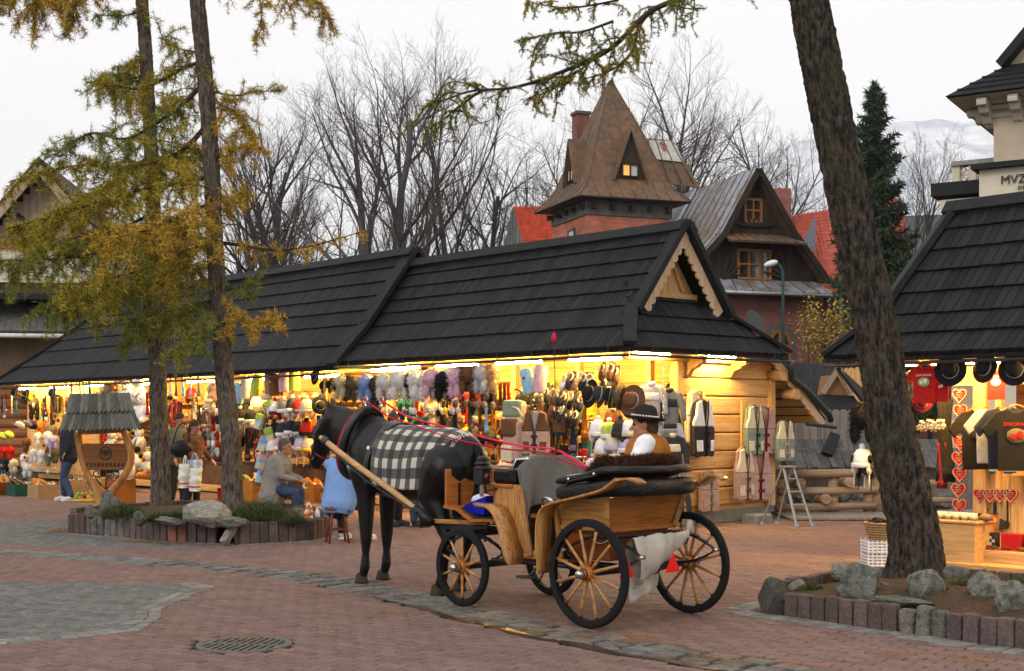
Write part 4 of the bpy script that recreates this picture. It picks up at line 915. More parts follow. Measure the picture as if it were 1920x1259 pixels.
def letters(parent, txt, size, pos, rot, mat, name='lettering', align='LEFT', ext=.004):
    cu = bpy.data.curves.new(name, 'FONT'); cu.body = txt; cu.size = size; cu.extrude = ext; cu.align_x = align; cu.materials.append(mat); cu.resolution_u = 2
    tmp = link('tmp_text', cu); dg = bpy.context.evaluated_depsgraph_get(); me = bpy.data.meshes.new_from_object(tmp.evaluated_get(dg)); bpy.data.objects.remove(tmp); bpy.data.curves.remove(cu)
    me.materials.clear(); me.materials.append(mat); o = link(name, me, parent, pos); o.rotation_euler = rot; return o
m_letter = M('dark_lettering', (.05, .045, .04), .7)
lp = mp(1876, 346, -.45); letters(MT, 'MVZEVM', .38, (lp[0], -.47, lp[1]), (R(90), 0, 0), m_letter, ext=.02); lp = mp(1908, 351, -.45); letters(MT, 'IM', .2, (lp[0], -.47, lp[1]-.1), (R(90), 0, 0), m_letter, ext=.02)
# terrace with pierced balustrade
T0 = mp(1786, 345, 1.2); T1 = mp(1858, 345, 1.2); zb, zt = T0[1], mp(1790, 312, 1.2)[1]
TX = T0[0]; mb = MB(); mb.box((TX/2, 4, zb/2-.3), (-TX, 6, zb-.6)); mb.obj('terrace_wall', m_cream, MT)
mb = MB(); mb.box((TX/2-.2, 3.6, zb-.28), (-TX+.6, 6.4, .42)); mb.obj('terrace_eave', m_tar, MT); mb = MB(); mb.box((TX/2-.1, 3.7, zb-.75), (-TX+.3, 6.2, .3)); mb.obj('terrace_moulding', m_creamlt, MT)
mb = MB(); mb.box(((T0[0])/2, 1.3, zt+.06), (abs(T0[0]), .5, .14)); mb.obj('coping', M('stone_coping', (.3, .29, .26), .9, .2, 4, .3), MT)
for k in range(4):
    x = T0[0]*(1-k/3)-(.12 if k == 3 else -.12); mb = MB(); mb.box((x, 1.3, (zb+zt)/2), (.24, .3, zt-zb)); mb.obj('pier', m_creamlt, MT)
for k in range(3):
    x = T0[0]*(1-(k+.5)/3); h = (zt-zb)*.46
    for j in range(4):
        mb = MB(); mb.box((x, 1.3, (zb+zt)/2), (2*h*.98, .1, .07), Matrix.Rotation(PI*j/4, 3, 'Y')); mb.obj('rosette_spoke', m_creamlt, MT)
    mb = MB(); mb.lathe([(h*.85, -.06), (h, -.06), (h, .06), (h*.85, .06), (h*.85, -.06)], 20, Matrix.Translation((x, 1.3, (zb+zt)/2)) @ Matrix.Rotation(PI/2, 4, 'X')); mb.obj('rosette_ring', m_creamlt, MT)

# ---------------------------------------------------------------- timber house at the far left
m_oldpine = WOOD('weathered_pine', (.36, .28, .2), (.27, .2, .14), 2, 1, .8, .12)
m_log = WOOD('orange_log', (.36, .15, .06), (.24, .09, .035), 0, 1, .6, .12)
LH = thing('timber_house', 'timber house with pale boarded gable and orange logs behind the larches', 'house', AT(75, 785, 41)-V3((0, 0, 1.65)), R(6))
ox = AT(75, 785, 41).x
def lh(px, py, y=0): k = (px-960)/FPX*(41+y)-ox; return V3((k, y, CH+(HZ-py)/FPX*(41+y)))
ap = lh(72, 300); bl = lh(-70, 452); brr = lh(152, 408)
brr = V3((ap.x+1.55, 0, ap.z-1.95)); bl = V3((ap.x-2.6, 0, ap.z-3.2)); br2 = V3((ap.x+2.6, 0, ap.z-3.2))
mb = MB(); mb.add([ap, bl, br2, ap+V3((0, 8, 0)), bl+V3((0, 8, 0)), br2+V3((0, 8, 0))], [(0, 1, 4, 3), (0, 3, 5, 2)]); mb = mb.obj('roof', m_tar, LH); solid(mb, .2); 
for k in range(22):
    x = ap.x-2.1+k*.2; zt = ap.z-.35-abs(x-ap.x)*1.23
    if zt > bl.z+.5: q = MB(); q.box((x, .6, (bl.z+zt)/2), (.192, .05, zt-bl.z)); q.obj('gable_board', m_oldpine, LH)
for s in (-1, 1):
    q = MB(); q.bar(ap+V3((0, .0, -.25)), ap+V3((s*2.5, 0, -3.3)), .08, .24); q.obj('bargeboard', m_oldpine, LH)
    q = MB(); q.bar(V3((ap.x, .5, ap.z-2.2)), V3((ap.x+s*.75, .5, ap.z-1.6)), .08, .1); q.obj('brace', m_darktimber, LH)
q = MB(); q.bar(V3((ap.x-2.4, .5, ap.z-2.35)), V3((ap.x+2.4, .5, ap.z-2.35)), .1, .3); q.obj('tie_beam', m_oldpine, LH)
q = MB(); q.box((0, 4.8, (ap.z-2.9)/2), (5.2, 8, ap.z-2.9)); q.obj('wall', m_oldpine, LH)
zl0, zl1 = lh(0, 712).z, lh(0, 640).z
for k in range(9): q = MB(); q.tube([(-6, .55, .3+k*.3), (3.6, .55, .3+k*.3)], .17, 12); q.obj('log', m_log, LH)
a, b = lh(0, 625, -1.2), lh(0, 585, .3); q = MB(); q.add([(-7, -1.3, a.z), (4.4, -1.3, a.z), (3.8, .6, b.z+.25), (-7, .6, b.z+.25)], [(0, 1, 2, 3)]); lr = q.obj('lower_roof', M('grey_shingle', (.11, .105, .095), .9, .3, 3, .4, 30), LH); solid(lr, .12)
for k in range(60): q = MB(); q.bar((-6.9+k*.185, -1.36, a.z+.05), (-6.9+k*.175, .58, b.z+.3), .17, .04); q.obj('shingle', MATS['grey_shingle'], lr)
q = MB(); q.tube([(-7, -1.42, a.z-.05), (4.45, -1.42, a.z-.12)], .07, 8); q.obj('gutter', M('white_gutter', (.6, .6, .58), .5), LH)
# balcony level
q = MB(); q.box((0, .0, lh(0, 500).z), (6.4, .08, 1.0)); q.obj('balcony_front', M('pale_panel', (.6, .55, .45), .8, .15, 4), LH); q = MB(); q.box((0, -.05, lh(0, 462).z), (6.6, .14, .18)); q.obj('balcony_rail', m_log, LH); q = MB(); q.box((0, -.3, lh(0, 562).z), (6.6, 1.6, .18)); q.obj('balcony_roof', m_tar, LH)

# ---------------------------------------------------------------- yard between the stalls: shed, fences, log rails, stone wall
m_greyplank = WOOD('grey_plank', (.24, .21, .185), (.16, .14, .125), 2, 1, .9, .18)
m_oldsh = M('old_shingle', (.1, .094, .09), .9, .3, 4, .4, 30, rnd=.25)
m_rail = WOOD('peeled_log', (.36, .25, .16), (.22, .145, .09), 0, 1, .8, .15)
def fence(name, label, px0, px1, pt, pb, D, w, mat, round_=True):
    t = thing(name, label, 'fence', AT(px0, HZ, D)-V3((0, 0, CH)), 0, 'board fences behind the stalls'); x0 = AT(px0, pt, D).x; x1 = AT(px1, pt, D).x; z1 = AT(px0, pt, D).z; z0 = AT(px0, pb, D).z
    n = int((x1-x0)/w); pts = [(-.5, 0), (.5, 0), (.5, 1)]+([(.5*math.cos(a), 1+.07*math.sin(a)) for a in (PI*.2, PI*.4, PI*.6, PI*.8)] if round_ else [])+[(-.5, 1)]
    mb = MB(); mb.prism(pts, lambda a, b, q: V3((a*w*.94, q, z0+b*(z1-z0))), 0, .03); me = mb.mesh('board', mat)
    for k in range(n): link('board', me, t, ((k+.5)*w, random.uniform(-.01, .01), random.uniform(-.03, .01)))
    for z in (.25, .75): mb = MB(); mb.box(((x1-x0)/2, .06, z0+(z1-z0)*z), (x1-x0, .05, .1)); mb.obj('rail', mat, t)
    for k in (0, 1): mb = MB(); mb.box((k*(x1-x0), .1, z1/2-.05), (.1, .1, z1)); mb.obj('post', mat, t)
    return t
fence('board_fence', 'tall pale board fence with rounded tops beyond the shed roof', 1572, 1700, 694, 770, 31, .125, m_pinev); fence('board_fence', 'grey board fence above the shingled wall cap', 1490, 1700, 772, 835, 26.5, .15, m_greyplank)
SH = thing('shed', 'small dark shed roof with brown boarded gable behind the stall', 'shed', AT(1540, HZ, 28)-V3((0, 0, CH)), 0)
o0 = AT(1540, HZ, 28)
def sp_(px, py, y=0): p = AT(px, py, 28+y); return V3((p.x-o0.x, y, p.z))
a, b, c, d = sp_(1440, 768, .5), sp_(1536, 768, -.6), sp_(1570, 690, 1.6), sp_(1452, 684, 1.6)
mb = MB(); mb.add([a, b, c, d], [(0, 1, 2, 3)]); sr = mb.obj('roof', m_tar, SH); solid(sr, .06)
for k in range(26): q = MB(); q.bar(a.lerp(b, k/26)+V3((0, -.03, .04)), d.lerp(c, k/26)+V3((0, -.03, .04)), .12, .03, (0, -.7, .7)); q.obj('board', m_shingle, sr)
g0, g1, g2 = sp_(1543, 741, -.5), sp_(1592, 741, -.5), sp_(1569, 702, -.5)
mb = MB(); mb.add([g0, g1, g2, g0+V3((0, 1.5, 0)), g1+V3((0, 1.5, 0)), g2+V3((0, 1.5, 0))], [(0, 1, 2), (3, 5, 4), (0, 3, 4, 1), (1, 4, 5, 2), (2, 5, 3, 0)]); mb.obj('gable', M('brown_board', (.25, .12, .06), .7, .25, 6, stretch=(9, 1, 1)), SH)
for s, e in ((g2, g0), (g2, g1)): q = MB(); d_ = e-s; q.bar(s+V3((0, -.12, .1))-d_*.1, e+V3((0, -.12, .08))+d_*.12, .1, .09); q.obj('bargeboard', m_oldpine, SH)
q = MB(); q.add([sp_(1569, 690, -.7), sp_(1616, 752, -.7), sp_(1640, 752, 1.5), sp_(1572, 690, 1.5)], [(0, 1, 2, 3)]); o = q.obj('roof_side', m_tar, SH); solid(o, .06)
q = MB(); q.add([sp_(1536, 742, -.5), sp_(1600, 744, -.5), sp_(1618, 770, -1.0), sp_(1530, 769, -1.0)], [(0, 1, 2, 3)]); o = q.obj('gable_skirt', m_tar, SH); solid(o, .05)
q = MB(); q.box((0.2, 1.2, .9), (1.9, 1.6, 1.75)); q.obj('wall', m_greyplank, SH)
WC = thing('roofed_wall', 'low wall capped with two courses of grey weathered shingles', 'wall', AT(1490, HZ, 24.5)-V3((0, 0, CH)), 0)
x0 = AT(1490, 0, 24.5).x
def wc(px, py, y=0): p = AT(px, py, 24.5+y); return V3((p.x-x0, y, p.z))
for i, (pa, pb, ya, yb) in enumerate(((878, 850, -.25, .1), (852, 825, .08, .5))):
    n = 34
    for k in range(n):
        px = 1482+k*9.2; q = MB(); q.bar(wc(px+random.uniform(-1, 1), pa+random.uniform(-2, 2), ya), wc(px-12, pb, yb), .085, .025, (0, -.7, .7)); q.obj('shingle', m_oldsh, WC)
mb = MB(); mb.box((1.6, .3, .55), (3.6, .25, 1.1)); mb.obj('wall', m_greyplank, WC)
mb = MB(); mb.bar(wc(1550, 852, -.05), wc(1566, 815, .35), .2, .06, (0, -.7, .7)); mb.obj('ridge_cover', m_tar, WC)
LF = thing('log_railing', 'railing of peeled logs with sawn log ends beside the stall', 'railing', AT(1490, HZ, 22.8)-V3((0, 0, CH)), 0)
x0 = AT(1490, 0, 22.8).x
def lf(px, py, y=0): p = AT(px, py, 22.8+y); return V3((p.x-x0, y, p.z))
for (a, b, c, d, r) in ((1452, 888, 1640, 886, .07), (1460, 922, 1646, 918, .065), (1455, 952, 1642, 948, .065), (1700, 905, 1780, 905, .05), (1690, 935, 1790, 938, .05)):
    q = MB(); q.tube([lf(a, b), lf((a+c)/2, (b+d)/2+1), lf(c, d)], [r, r*1.05, r*.95], 10); q.obj('rail_log', m_rail, LF)
for px, py in ((1502, 906), (1594, 904), (1550, 936)): q = MB(); q.tube([lf(px-14, py, .5), lf(px, py, -.22)], .085, 14); q.obj('cross_log', m_rail, LF)
for px, pt in ((1462, 880), (1562, 884), (1628, 895), (1645, 880)): q = MB(); q.tube([lf(px, pt, .12), lf(px, 972, .12)], .09, 10); q.obj('post', m_rail, LF)
RW = thing('stone_wall', 'low wall of mossy boulders behind the log railing', 'wall', AT(1490, HZ, 24)-V3((0, 0, CH)), 0)
m_mossrock = M('mossy_boulder', (.16, .155, .14), .9, .3, 5, .7, 30, rnd=.25, col2=(.1, .11, .065))
x0 = AT(1490, 0, 24).x
for r_ in range(3):
    for k in range(17):
        px = 1480+k*18+r_*7; p = AT(px, 965-r_*16, 24); o = link('boulder', rock_mesh(k*3+r_, m_mossrock, 12, 2, .05), RW, (p.x-x0, random.uniform(-.05, .1), max(.1, p.z))); o.scale = (.11, .14, .1); o.rotation_euler = (k, r_, k*2)
flat('boardwalk', [(4.9, 21.8), (9, 20.5), (9, 23.6), (4.9, 23.6)], .02, m_greyplank)
for k in range(9): mb = MB(); mb.box((6.7, 21.6+k*.22, .03), (4.4, .2, .03)); mb.obj('plank', m_greyplank, bpy.data.objects['boardwalk'])
# street lamp
LP = thing('street_lamp', 'green street lamp with curved arm and pale head before the brick house', 'street lamp', AT(1468, HZ, 36)-V3((0, 0, CH)), 0)
m_lampgreen = M('lamp_green', (.035, .075, .065), .45, .2, 4); zt = AT(0, 520, 36).z
mb = MB(); mb.tube([(0, 0, 0), (0, 0, 1.2)], .085, 10); mb.obj('base', m_lampgreen, LP)
arc = [(-.17+.17*math.cos(a), 0, zt+.35*math.sin(a)) for a in [PI*.55*k/8 for k in range(9)]]
mb = MB(); mb.tube([(0, 0, 1.2)]+arc, [.055]+[.04]*9, 10); mb.obj('pole', m_lampgreen, LP)
mb = MB(); mb.ell((arc[-1][0]-.13, 0, arc[-1][2]+.02), (.2, .12, .085), 14, Matrix.Rotation(R(-18), 3, 'Y')); mb.obj('lamp_head', M('lamp_white', (.7, .72, .75), .3), LP)
# small roof-mounted dish behind the stall
dp = AT(1412, 605, 24); DT = thing('satellite_dish', 'small dark dish sticking up behind the stall roof', 'dish', dp, (R(60), 0, R(40)))
mb = MB(); mb.lathe([(0, 0), (.12, .02), (.22, .07)], 18); o = mb.obj('dish', m_black, DT); solid(o, .01); mb = MB(); mb.tube([(0, 0, 0), (0, -.25, -.4)], .015, 6); mb.obj('mast', m_black, DT)
# mountains
m_mtn = M('mountain_snow_haze', (.72, .74, .78), .95, .15, .006, col2=(.42, .46, .53), thr=(.45, .6), detail=9)  # snow and rock, both tones paled to carry part of the distance haze
RID = [(-900, 560), (-200, 530), (200, 520), (500, 505), (640, 478), (740, 455), (830, 430), (900, 405), (950, 388), (1060, 405), (1200, 425), (1290, 392), (1380, 330), (1450, 285), (1500, 266), (1560, 256), (1640, 238), (1690, 226), (1730, 229), (1760, 221), (1800, 224), (1830, 219), (1862, 232), (1900, 238), (2000, 275), (2300, 340), (3000, 420)]
def mountains():
    mb = MB(); D = 3000; n = 260; cols = []
    for i in range(n+1):
        px = -900+3900*i/n; py = None
        for (a, b), (c, d) in zip(RID, RID[1:]):
            if a <= px <= c: py = b+(d-b)*(px-a)/(c-a)
        py += 7*noise.noise(V3((px*.012, 0, 0)))+3*noise.noise(V3((px*.05, 3, 0)))
        p = AT(px, py, D); cols.append(p)
    m = 26; vs = []
    for p in cols:
        for j in range(m+1):
            f = j/m; x = p.x; y = p.y-f*1700+170*noise.noise(V3((x*.004, f*5, 1)))*min(1, f*4)*(1-f); z = p.z*(1-f)**1.15+.09*p.z*noise.noise(V3((x*.006, f*7, 5)))*min(1, f*5)*(1-f)-20*f
            vs.append((x*(1-.35*f), y, z))
    mb.add(vs, [(i*(m+1)+j, i*(m+1)+j+1, (i+1)*(m+1)+j+1, (i+1)*(m+1)+j) for i in range(n) for j in range(m)], 0, True)
    tag(mb.obj('mountains', m_mtn), kind='structure')
mountains()
# ================================================================== TREES
m_bark_far = M('far_bark', (.085, .08, .079), .95, .3, 2)
m_twig_far = M('far_twig', (.11, .095, .09), .95, .25, 1)  # twig colour lightened to stand in for haze between the far trees
m_twig_pink = M('reddish_twig', (.16, .115, .1), .95, .25, 1)
def seg_mesh(name, S, mat, n=4):
    """S rows: x0 y0 z0 x1 y1 z1 r0 r1 -> open prisms"""
    S = np.asarray(S, float); P0 = S[:, 0:3]; P1 = S[:, 3:6]; d = P1-P0; L = np.linalg.norm(d, axis=1, keepdims=True); d = d/np.maximum(L, 1e-9)
    ref = np.where(np.abs(d[:, 2:3]) < .9, np.array([[0, 0, 1.]]), np.array([[1., 0, 0]])); a = np.cross(d, ref); a /= np.linalg.norm(a, axis=1, keepdims=True); b = np.cross(d, a)
    ring0 = []; ring1 = []
    for j in range(n):
        q = 2*PI*j/n; o = a*math.cos(q)+b*math.sin(q); ring0.append(P0+o*S[:, 6:7]); ring1.append(P1+o*S[:, 7:8])
    Vn = np.stack(ring0+ring1, 1).reshape(-1, 3); k = len(S); base = (np.arange(k)*2*n)[:, None]
    Fn = np.concatenate([np.concatenate([base+j, base+(j+1) % n, base+n+(j+1) % n, base+n+j], 1) for j in range(n)], 0)
    return npmesh(name, Vn, Fn, mat, True)
def grow(rg, start, d, L, r, lv, out, maxlv, kids_n, up, wig, ang):
    k = max(3, int(5-lv*.6)) if lv else 9; p = np.array(start, float); d = np.array(d, float); pts = [p.copy()]
    for i in range(k):
        d = d+rg.normal(0, wig*(1+.3*lv), 3)+np.array([0, 0, up*(1 if lv else .3)]); d /= np.linalg.norm(d); p = p+d*L/k; pts.append(p.copy())
    taper = .25 if lv else .35
    rs = [r*(1-(1-taper)*i/k) for i in range(k+1)]
    for i in range(k): out[min(lv, 2)].append((*pts[i], *pts[i+1], rs[i], rs[i+1]))
    if lv >= maxlv: return
    n = kids_n[lv]; t0 = .38 if lv == 0 else .18
    for c in range(n):
        t = t0+(1-t0)*(c+rg.uniform(0, .9))/n; i = min(k-1, int(t*k)); f = t*k-i; q = pts[i]+(pts[i+1]-pts[i])*f; ax = pts[i+1]-pts[i]; ax /= np.linalg.norm(ax)
        perp = np.cross(ax, rg.normal(0, 1, 3)); perp /= np.linalg.norm(perp); th = ang[lv]*rg.uniform(.7, 1.25)*(1.15-.45*t); nd = ax*math.cos(th)+perp*math.sin(th)
        ln = L*rg.uniform(.5, .75)*(1.12-.72*t) if lv == 0 else L*rg.uniform(.4, .68)*(1.1-.5*t)
        grow(rg, q, nd, ln, max(.006, rs[i]*rg.uniform(.42, .62)), lv+1, out, maxlv, kids_n, up, wig, ang)
def bare_tree(px, ptop, D, label, seed, lean=0, r=None, kids_n=(11, 7, 5, 4), ang=(.75, .7, .7, .7), twig=None, up=.16, stems=1, h0=0, rt=.45):
    base = AT(px, HZ, D); base.z = 0; H = AT(px, ptop, D).z; rg = np.random.default_rng(seed)
    t = thing('bare_tree', label, 'tree', base, 0, 'bare trees behind the stalls'); out = [[], [], []]
    for s in range(stems):
        d = np.array([lean+(s-(stems-1)/2)*.16, rg.uniform(-.05, .05), 1.0]); grow(rg, (s*.35-(stems-1)*.17, 0, -.1), d/np.linalg.norm(d), H*.80*(1-.12*s), (r or H*.017)*(1-.15*s), 0, out, 4, kids_n, up*.55, .075, ang)
    link('trunk', seg_mesh('trunk', out[0], m_bark_far, 8), t); link('limbs', seg_mesh('limbs', out[1], m_bark_far, 5), t); link('crown', seg_mesh('crown', out[2], twig or m_twig_far, 3), t)
    return t
bare_tree(725, 40, 60, 'tallest bare tree with a thick dark trunk above the roof step', 1, 0, .34, stems=2, kids_n=(12, 8, 6, 4))
bare_tree(500, 175, 66, 'bare tree with dense upright twigs just beyond the larch', 2, .02, stems=2, kids_n=(9, 7, 6, 4), ang=(.5, .55, .6, .7))
bare_tree(620, 200, 68, 'bare tree with bent limbs leaning towards the tallest one', 3, -.14, kids_n=(10, 8, 6, 4), ang=(1.0, .8, .7, .7))
bare_tree(812, 55, 64, 'slender bare tree leaning over, just past the tallest one', 4, .17, .22, (9, 7, 5, 4), (.6, .6, .7, .7))
bare_tree(905, 245, 70, 'small forked bare tree before the snowy slope', 5, .05, None, (11, 8, 6, 4), (.8, .8, .7, .7))
bare_tree(1020, 110, 66, 'wide bare tree with curved limbs behind the tower chimney', 6, .0, .3, (12, 8, 6, 4), (.85, .7, .7, .7), stems=2)
bare_tree(1190, 160, 78, 'bare tree rising behind the tower spire', 7, .0)
bare_tree(1290, 120, 72, 'bare tree fanning out between tower and timber gable', 8, .08, None, (11, 8, 6, 4), (.7, .7, .7, .7))
bare_tree(1365, 185, 76, 'bare tree behind the ridge of the timber gable', 9, .02)
bare_tree(1490, 265, 82, 'hazy reddish bare tree before the mountain', 10, -.02, None, (14, 8, 6, 4), (.9, .8, .7, .7), m_twig_pink)
bare_tree(1735, 250, 52, 'bare tree of thin upright stems before the museum', 11, .03, .13, (10, 8, 6, 4), (.42, .5, .6, .7), stems=3)
bare_tree(430, 330, 74, 'bare tree seen through the larch needles', 12, 0); bare_tree(560, 345, 84, 'thin bare tree low in the gap before the tallest', 13, 0); bare_tree(860, 330, 86, 'thin bare tree beyond the leaning slender one', 14, .0); bare_tree(770, 300, 88, 'far bare tree behind the tallest trunk', 15, 0, None, (12, 8, 6, 4)); bare_tree(680, 320, 90, 'far bare tree between the tall trunks', 16, 0); bare_tree(340, 300, 84, 'bare tree hidden behind both larches', 17, 0)

# conifers: whorls of drooping boughs set with needles
m_pineneedle = M('pine_needle', (.035, .06, .036), .85, .35, .8, rnd=.3, col2=(.06, .085, .042))
def needle_tris(S, rg, per, ln, wd, spread=1.0):
    """fans of needles along segments S (rows x0 y0 z0 x1 y1 z1)"""
    S = np.asarray(S, float); P0 = S[:, :3]; d = S[:, 3:6]-P0; L = np.linalg.norm(d, axis=1); n = np.maximum(1, (L*per).astype(int)); idx = np.repeat(np.arange(len(S)), n); m = len(idx)
    p = P0[idx]+d[idx]*rg.uniform(0, 1, m)[:, None]; ax = d[idx]/np.maximum(L[idx], 1e-6)[:, None]; v = rg.normal(0, 1, (m, 3)); v = v-ax*(v*ax).sum(1)[:, None]*.6+ax*.45*spread; v /= np.linalg.norm(v, axis=1)[:, None]
    q = p+v*(ln*rg.uniform(.6, 1.2, m))[:, None]; s = np.cross(v, rg.normal(0, 1, (m, 3))); s /= np.linalg.norm(s, axis=1)[:, None]; s *= wd
    return np.stack([p-s, p+s, q], 1).reshape(-1, 3)
def conifer(px, ptop, D, wpx, label, seed, n=70, mat=None, zmin=.08, per=26, ln=.2, wd=.022):
    base = AT(px, HZ, D); base.z = 0; H = AT(px, ptop, D).z; Wd = wpx/FPX*D/2; rg = np.random.default_rng(seed); t = thing('conifer', label, 'tree', base, 0, 'dark conifers')
    mb = MB(); mb.tube([(0, 0, -.1), (.03, 0, H*.5), (0, 0, H)], [H*.016, H*.01, .02], 8); mb.obj('trunk', m_bark_far, t)
    S = []; B = []
    for i in range(n):
        f = (i+rg.uniform(0, 1))/n; z = H*(zmin+(1-zmin)*f); a = rg.uniform(0, 2*PI); L = Wd*((1-f)**.75*1.0+.06)*rg.uniform(.65, 1.15); p = np.array([0, 0, z]); d = np.array([math.cos(a), math.sin(a), .05+.5*f]); k = 6
        for j in range(k):
            d2 = d+np.array([0, 0, .22*(j/k)]); q = p+d2/np.linalg.norm(d2)*L/k; B.append((*p, *q, .03*(1-j/k)+.008, .03*(1-(j+1)/k)+.008)); S.append((*p, *q))
            for s in range(3):
                v = np.array([-math.sin(a), math.cos(a), 0])*rg.choice([-1, 1])+d*.6+rg.normal(0, .25, 3)+np.array([0, 0, .25]); v /= np.linalg.norm(v); e = q+v*L*.28*(1-.5*j/k)*rg.uniform(.6, 1.2); S.append((*q, *e))
            p = q
    link('boughs', seg_mesh('boughs', B, m_bark_far, 4), t); Vn = needle_tris(S, rg, per, ln, wd); link('crown', npmesh('crown', Vn, np.arange(len(Vn)).reshape(-1, 3), mat or m_pineneedle), t)
    return t
conifer(1640, 160, 46, 230, 'tall dark pine standing beside the leaning trunk', 1, 260, per=46, ln=.26, wd=.03)
conifer(1575, 400, 42, 66, 'dark conifer half hidden by the leaning trunk before the brick wall', 2, 70, per=34, ln=.17)
conifer(1690, 470, 50, 70, 'dark conifer low behind the stall roof by the trunk', 3, 60)
# yellow-leaved young birch by the brick wall
m_yleaf = M('yellow_leaf', (.42, .26, .035), .7, .3, 3, rnd=.35, col2=(.26, .22, .05))
def leafy(px, ptop, D, wpx, label, seed):
    base = AT(px, HZ, D); base.z = 0; H = AT(px, ptop, D).z; rg = np.random.default_rng(seed); t = thing('young_birch', label, 'tree', base); out = [[], [], []]
    for s in range(3): grow(rg, (s*.15, 0, 0), np.array([(s-1)*.1, 0, 1.]), H*.8, .035, 0, out, 2, (16, 5), .12, .06, (.45, .6))
    link('trunk', seg_mesh('trunk', out[0], m_bark_far, 6), t); S = np.array(out[1]+out[2]); link('twigs', seg_mesh('twigs', S, m_twig_far, 3), t)
    c = []; 
    for row in S[S[:, 2] > H*.55]:
        for k in range(2): c.append(row[:3]+(row[3:6]-row[:3])*rg.uniform()+rg.normal(0, .06, 3))
    c = np.array(c); n = len(c); a = rg.normal(0, 1, (n, 3)); a /= np.linalg.norm(a, axis=1)[:, None]; b = np.cross(a, rg.normal(0, 1, (n, 3))); b /= np.linalg.norm(b, axis=1)[:, None]; s = .045
    Vn = np.stack([c-a*s, c+b*s*.7, c+a*s, c-b*s*.7], 1).reshape(-1, 3); link('crown', npmesh('crown', Vn, np.arange(4*n).reshape(-1, 4), m_yleaf), t)
leafy(1524, 565, 38, 70, 'young birch with sparse yellow leaves before the brick wall', 4)

# ---------------------------------------------------------------- near trunks with furrowed bark
def barkmat(name, c1, c2, moss=None):
    m = M(name, c1, .95, .3, 3.0, 1.2, 9, col2=c2, thr=(.42, .6), stretch=(8, 8, 2.6), detail=8)
    if moss:
        N = m.node_tree.nodes; Lk = m.node_tree.links; P = N['Principled BSDF']; src = P.inputs['Base Color'].links[0].from_socket
        tc = N.new('ShaderNodeTexCoord'); nz = N.new('ShaderNodeTexNoise'); nz.inputs['Scale'].default_value = 1.6; nz.inputs['Detail'].default_value = 6; Lk.new(tc.outputs['Object'], nz.inputs[0])
        mr = N.new('ShaderNodeMapRange'); mr.inputs[1].default_value, mr.inputs[2].default_value, mr.inputs[4].default_value = .5, .68, .6; Lk.new(nz.outputs[0], mr.inputs[0])
        mx = N.new('ShaderNodeMix'); mx.data_type = 'RGBA'; mx.inputs[7].default_value = (*moss, 1); Lk.new(mr.outputs[0], mx.inputs[0]); Lk.new(src, mx.inputs[6]); Lk.new(mx.outputs[2], P.inputs['Base Color'])
    return m
m_bark = barkmat('furrowed_bark', (.082, .066, .055), (.018, .014, .012), (.055, .055, .025))
m_lbark = barkmat('larch_bark', (.15, .125, .105), (.045, .036, .03), (.1, .09, .05))
def trunk_mesh(pts, rs, mat, n=72, step=.02, amp=.018, seed=0, flare=.35):
    path = spline(pts, 24); k = len(path); mb = MB(); vs = []
    L = [0]
    for a, b in zip(path, path[1:]): L.append(L[-1]+(b-a).length)
    tot = L[-1]; rows = int(tot/step); 
    def at(s):
        i = 0
        while i < k-2 and L[i+1] < s: i += 1
        f = (s-L[i])/max(1e-6, L[i+1]-L[i]); return path[i].lerp(path[i+1], min(1, f))
    for j in range(rows+1):
        s = tot*j/rows; c = at(s); f = s/tot*(len(rs)-1); i = min(len(rs)-2, int(f)); r = rs[i]+(rs[i+1]-rs[i])*(f-i); r *= 1+flare*math.exp(-s/.16)*(1+.0)
        for q in range(n):
            a = 2*PI*q/n; d = V3((math.cos(a), math.sin(a), 0)); P_ = V3((d.x*r*9, d.y*r*9, s*1.6+seed))
            fis = abs(noise.noise(V3((d.x*6, d.y*6, s*4.5+seed))))+.6*abs(noise.noise(V3((d.x*13, d.y*13, s*11+seed*2))))
            dr = amp*(1.6*min(.5, fis)-.35)+amp*.6*noise.noise(V3((d.x*2, d.y*2, s*.9+seed)))+.4*amp*noise.noise(V3((d.x*22, d.y*22, s*16)))+.05*r*flare*math.exp(-s/.25)*math.sin(a*5+seed)
            vs.append(c+d*(r+dr))
    fs = [(j*n+q, j*n+(q+1) % n, (j+1)*n+(q+1) % n, (j+1)*n+q) for j in range(rows) for q in range(n)]
    mb.add(vs, fs, 0, True); return mb
NT = thing('leaning_tree', 'large leaning tree trunk with furrowed bark rising from the stone bed', 'tree', (3.71, 12.3, .12))
def rel(px, py, D, o): return AT(px, py, D)-V3(o)
o3 = (3.71, 12.3, .12)
tp = [V3((0, 0, -.1)), rel(1712, 1000, 12.3, o3), rel(1672, 800, 12.3, o3), rel(1640, 600, 12.3, o3), rel(1598, 400, 12.3, o3), rel(1556, 200, 12.3, o3), rel(1516, 0, 12.3, o3), rel(1486, -160, 12.3, o3), rel(1470, -420, 12.3, o3)]
trunk_mesh(tp, [.245, .218, .196, .184, .177, .172, .166, .155, .13], m_bark, 96, .016, .036, 3, .4).obj('trunk', m_bark, NT)
def needle_mat(name, c1, c2): return M(name, c1, .8, .3, 1.1, rnd=.3, col2=c2, thr=(.4, .62))
m_larch = needle_mat('larch_needle', (.3, .285, .04), (.46, .32, .035)); m_larchg = needle_mat('larch_needle_green', (.18, .22, .042), (.3, .28, .045)); m_larcho = needle_mat('larch_needle_orange', (.58, .34, .035), (.4, .3, .045))
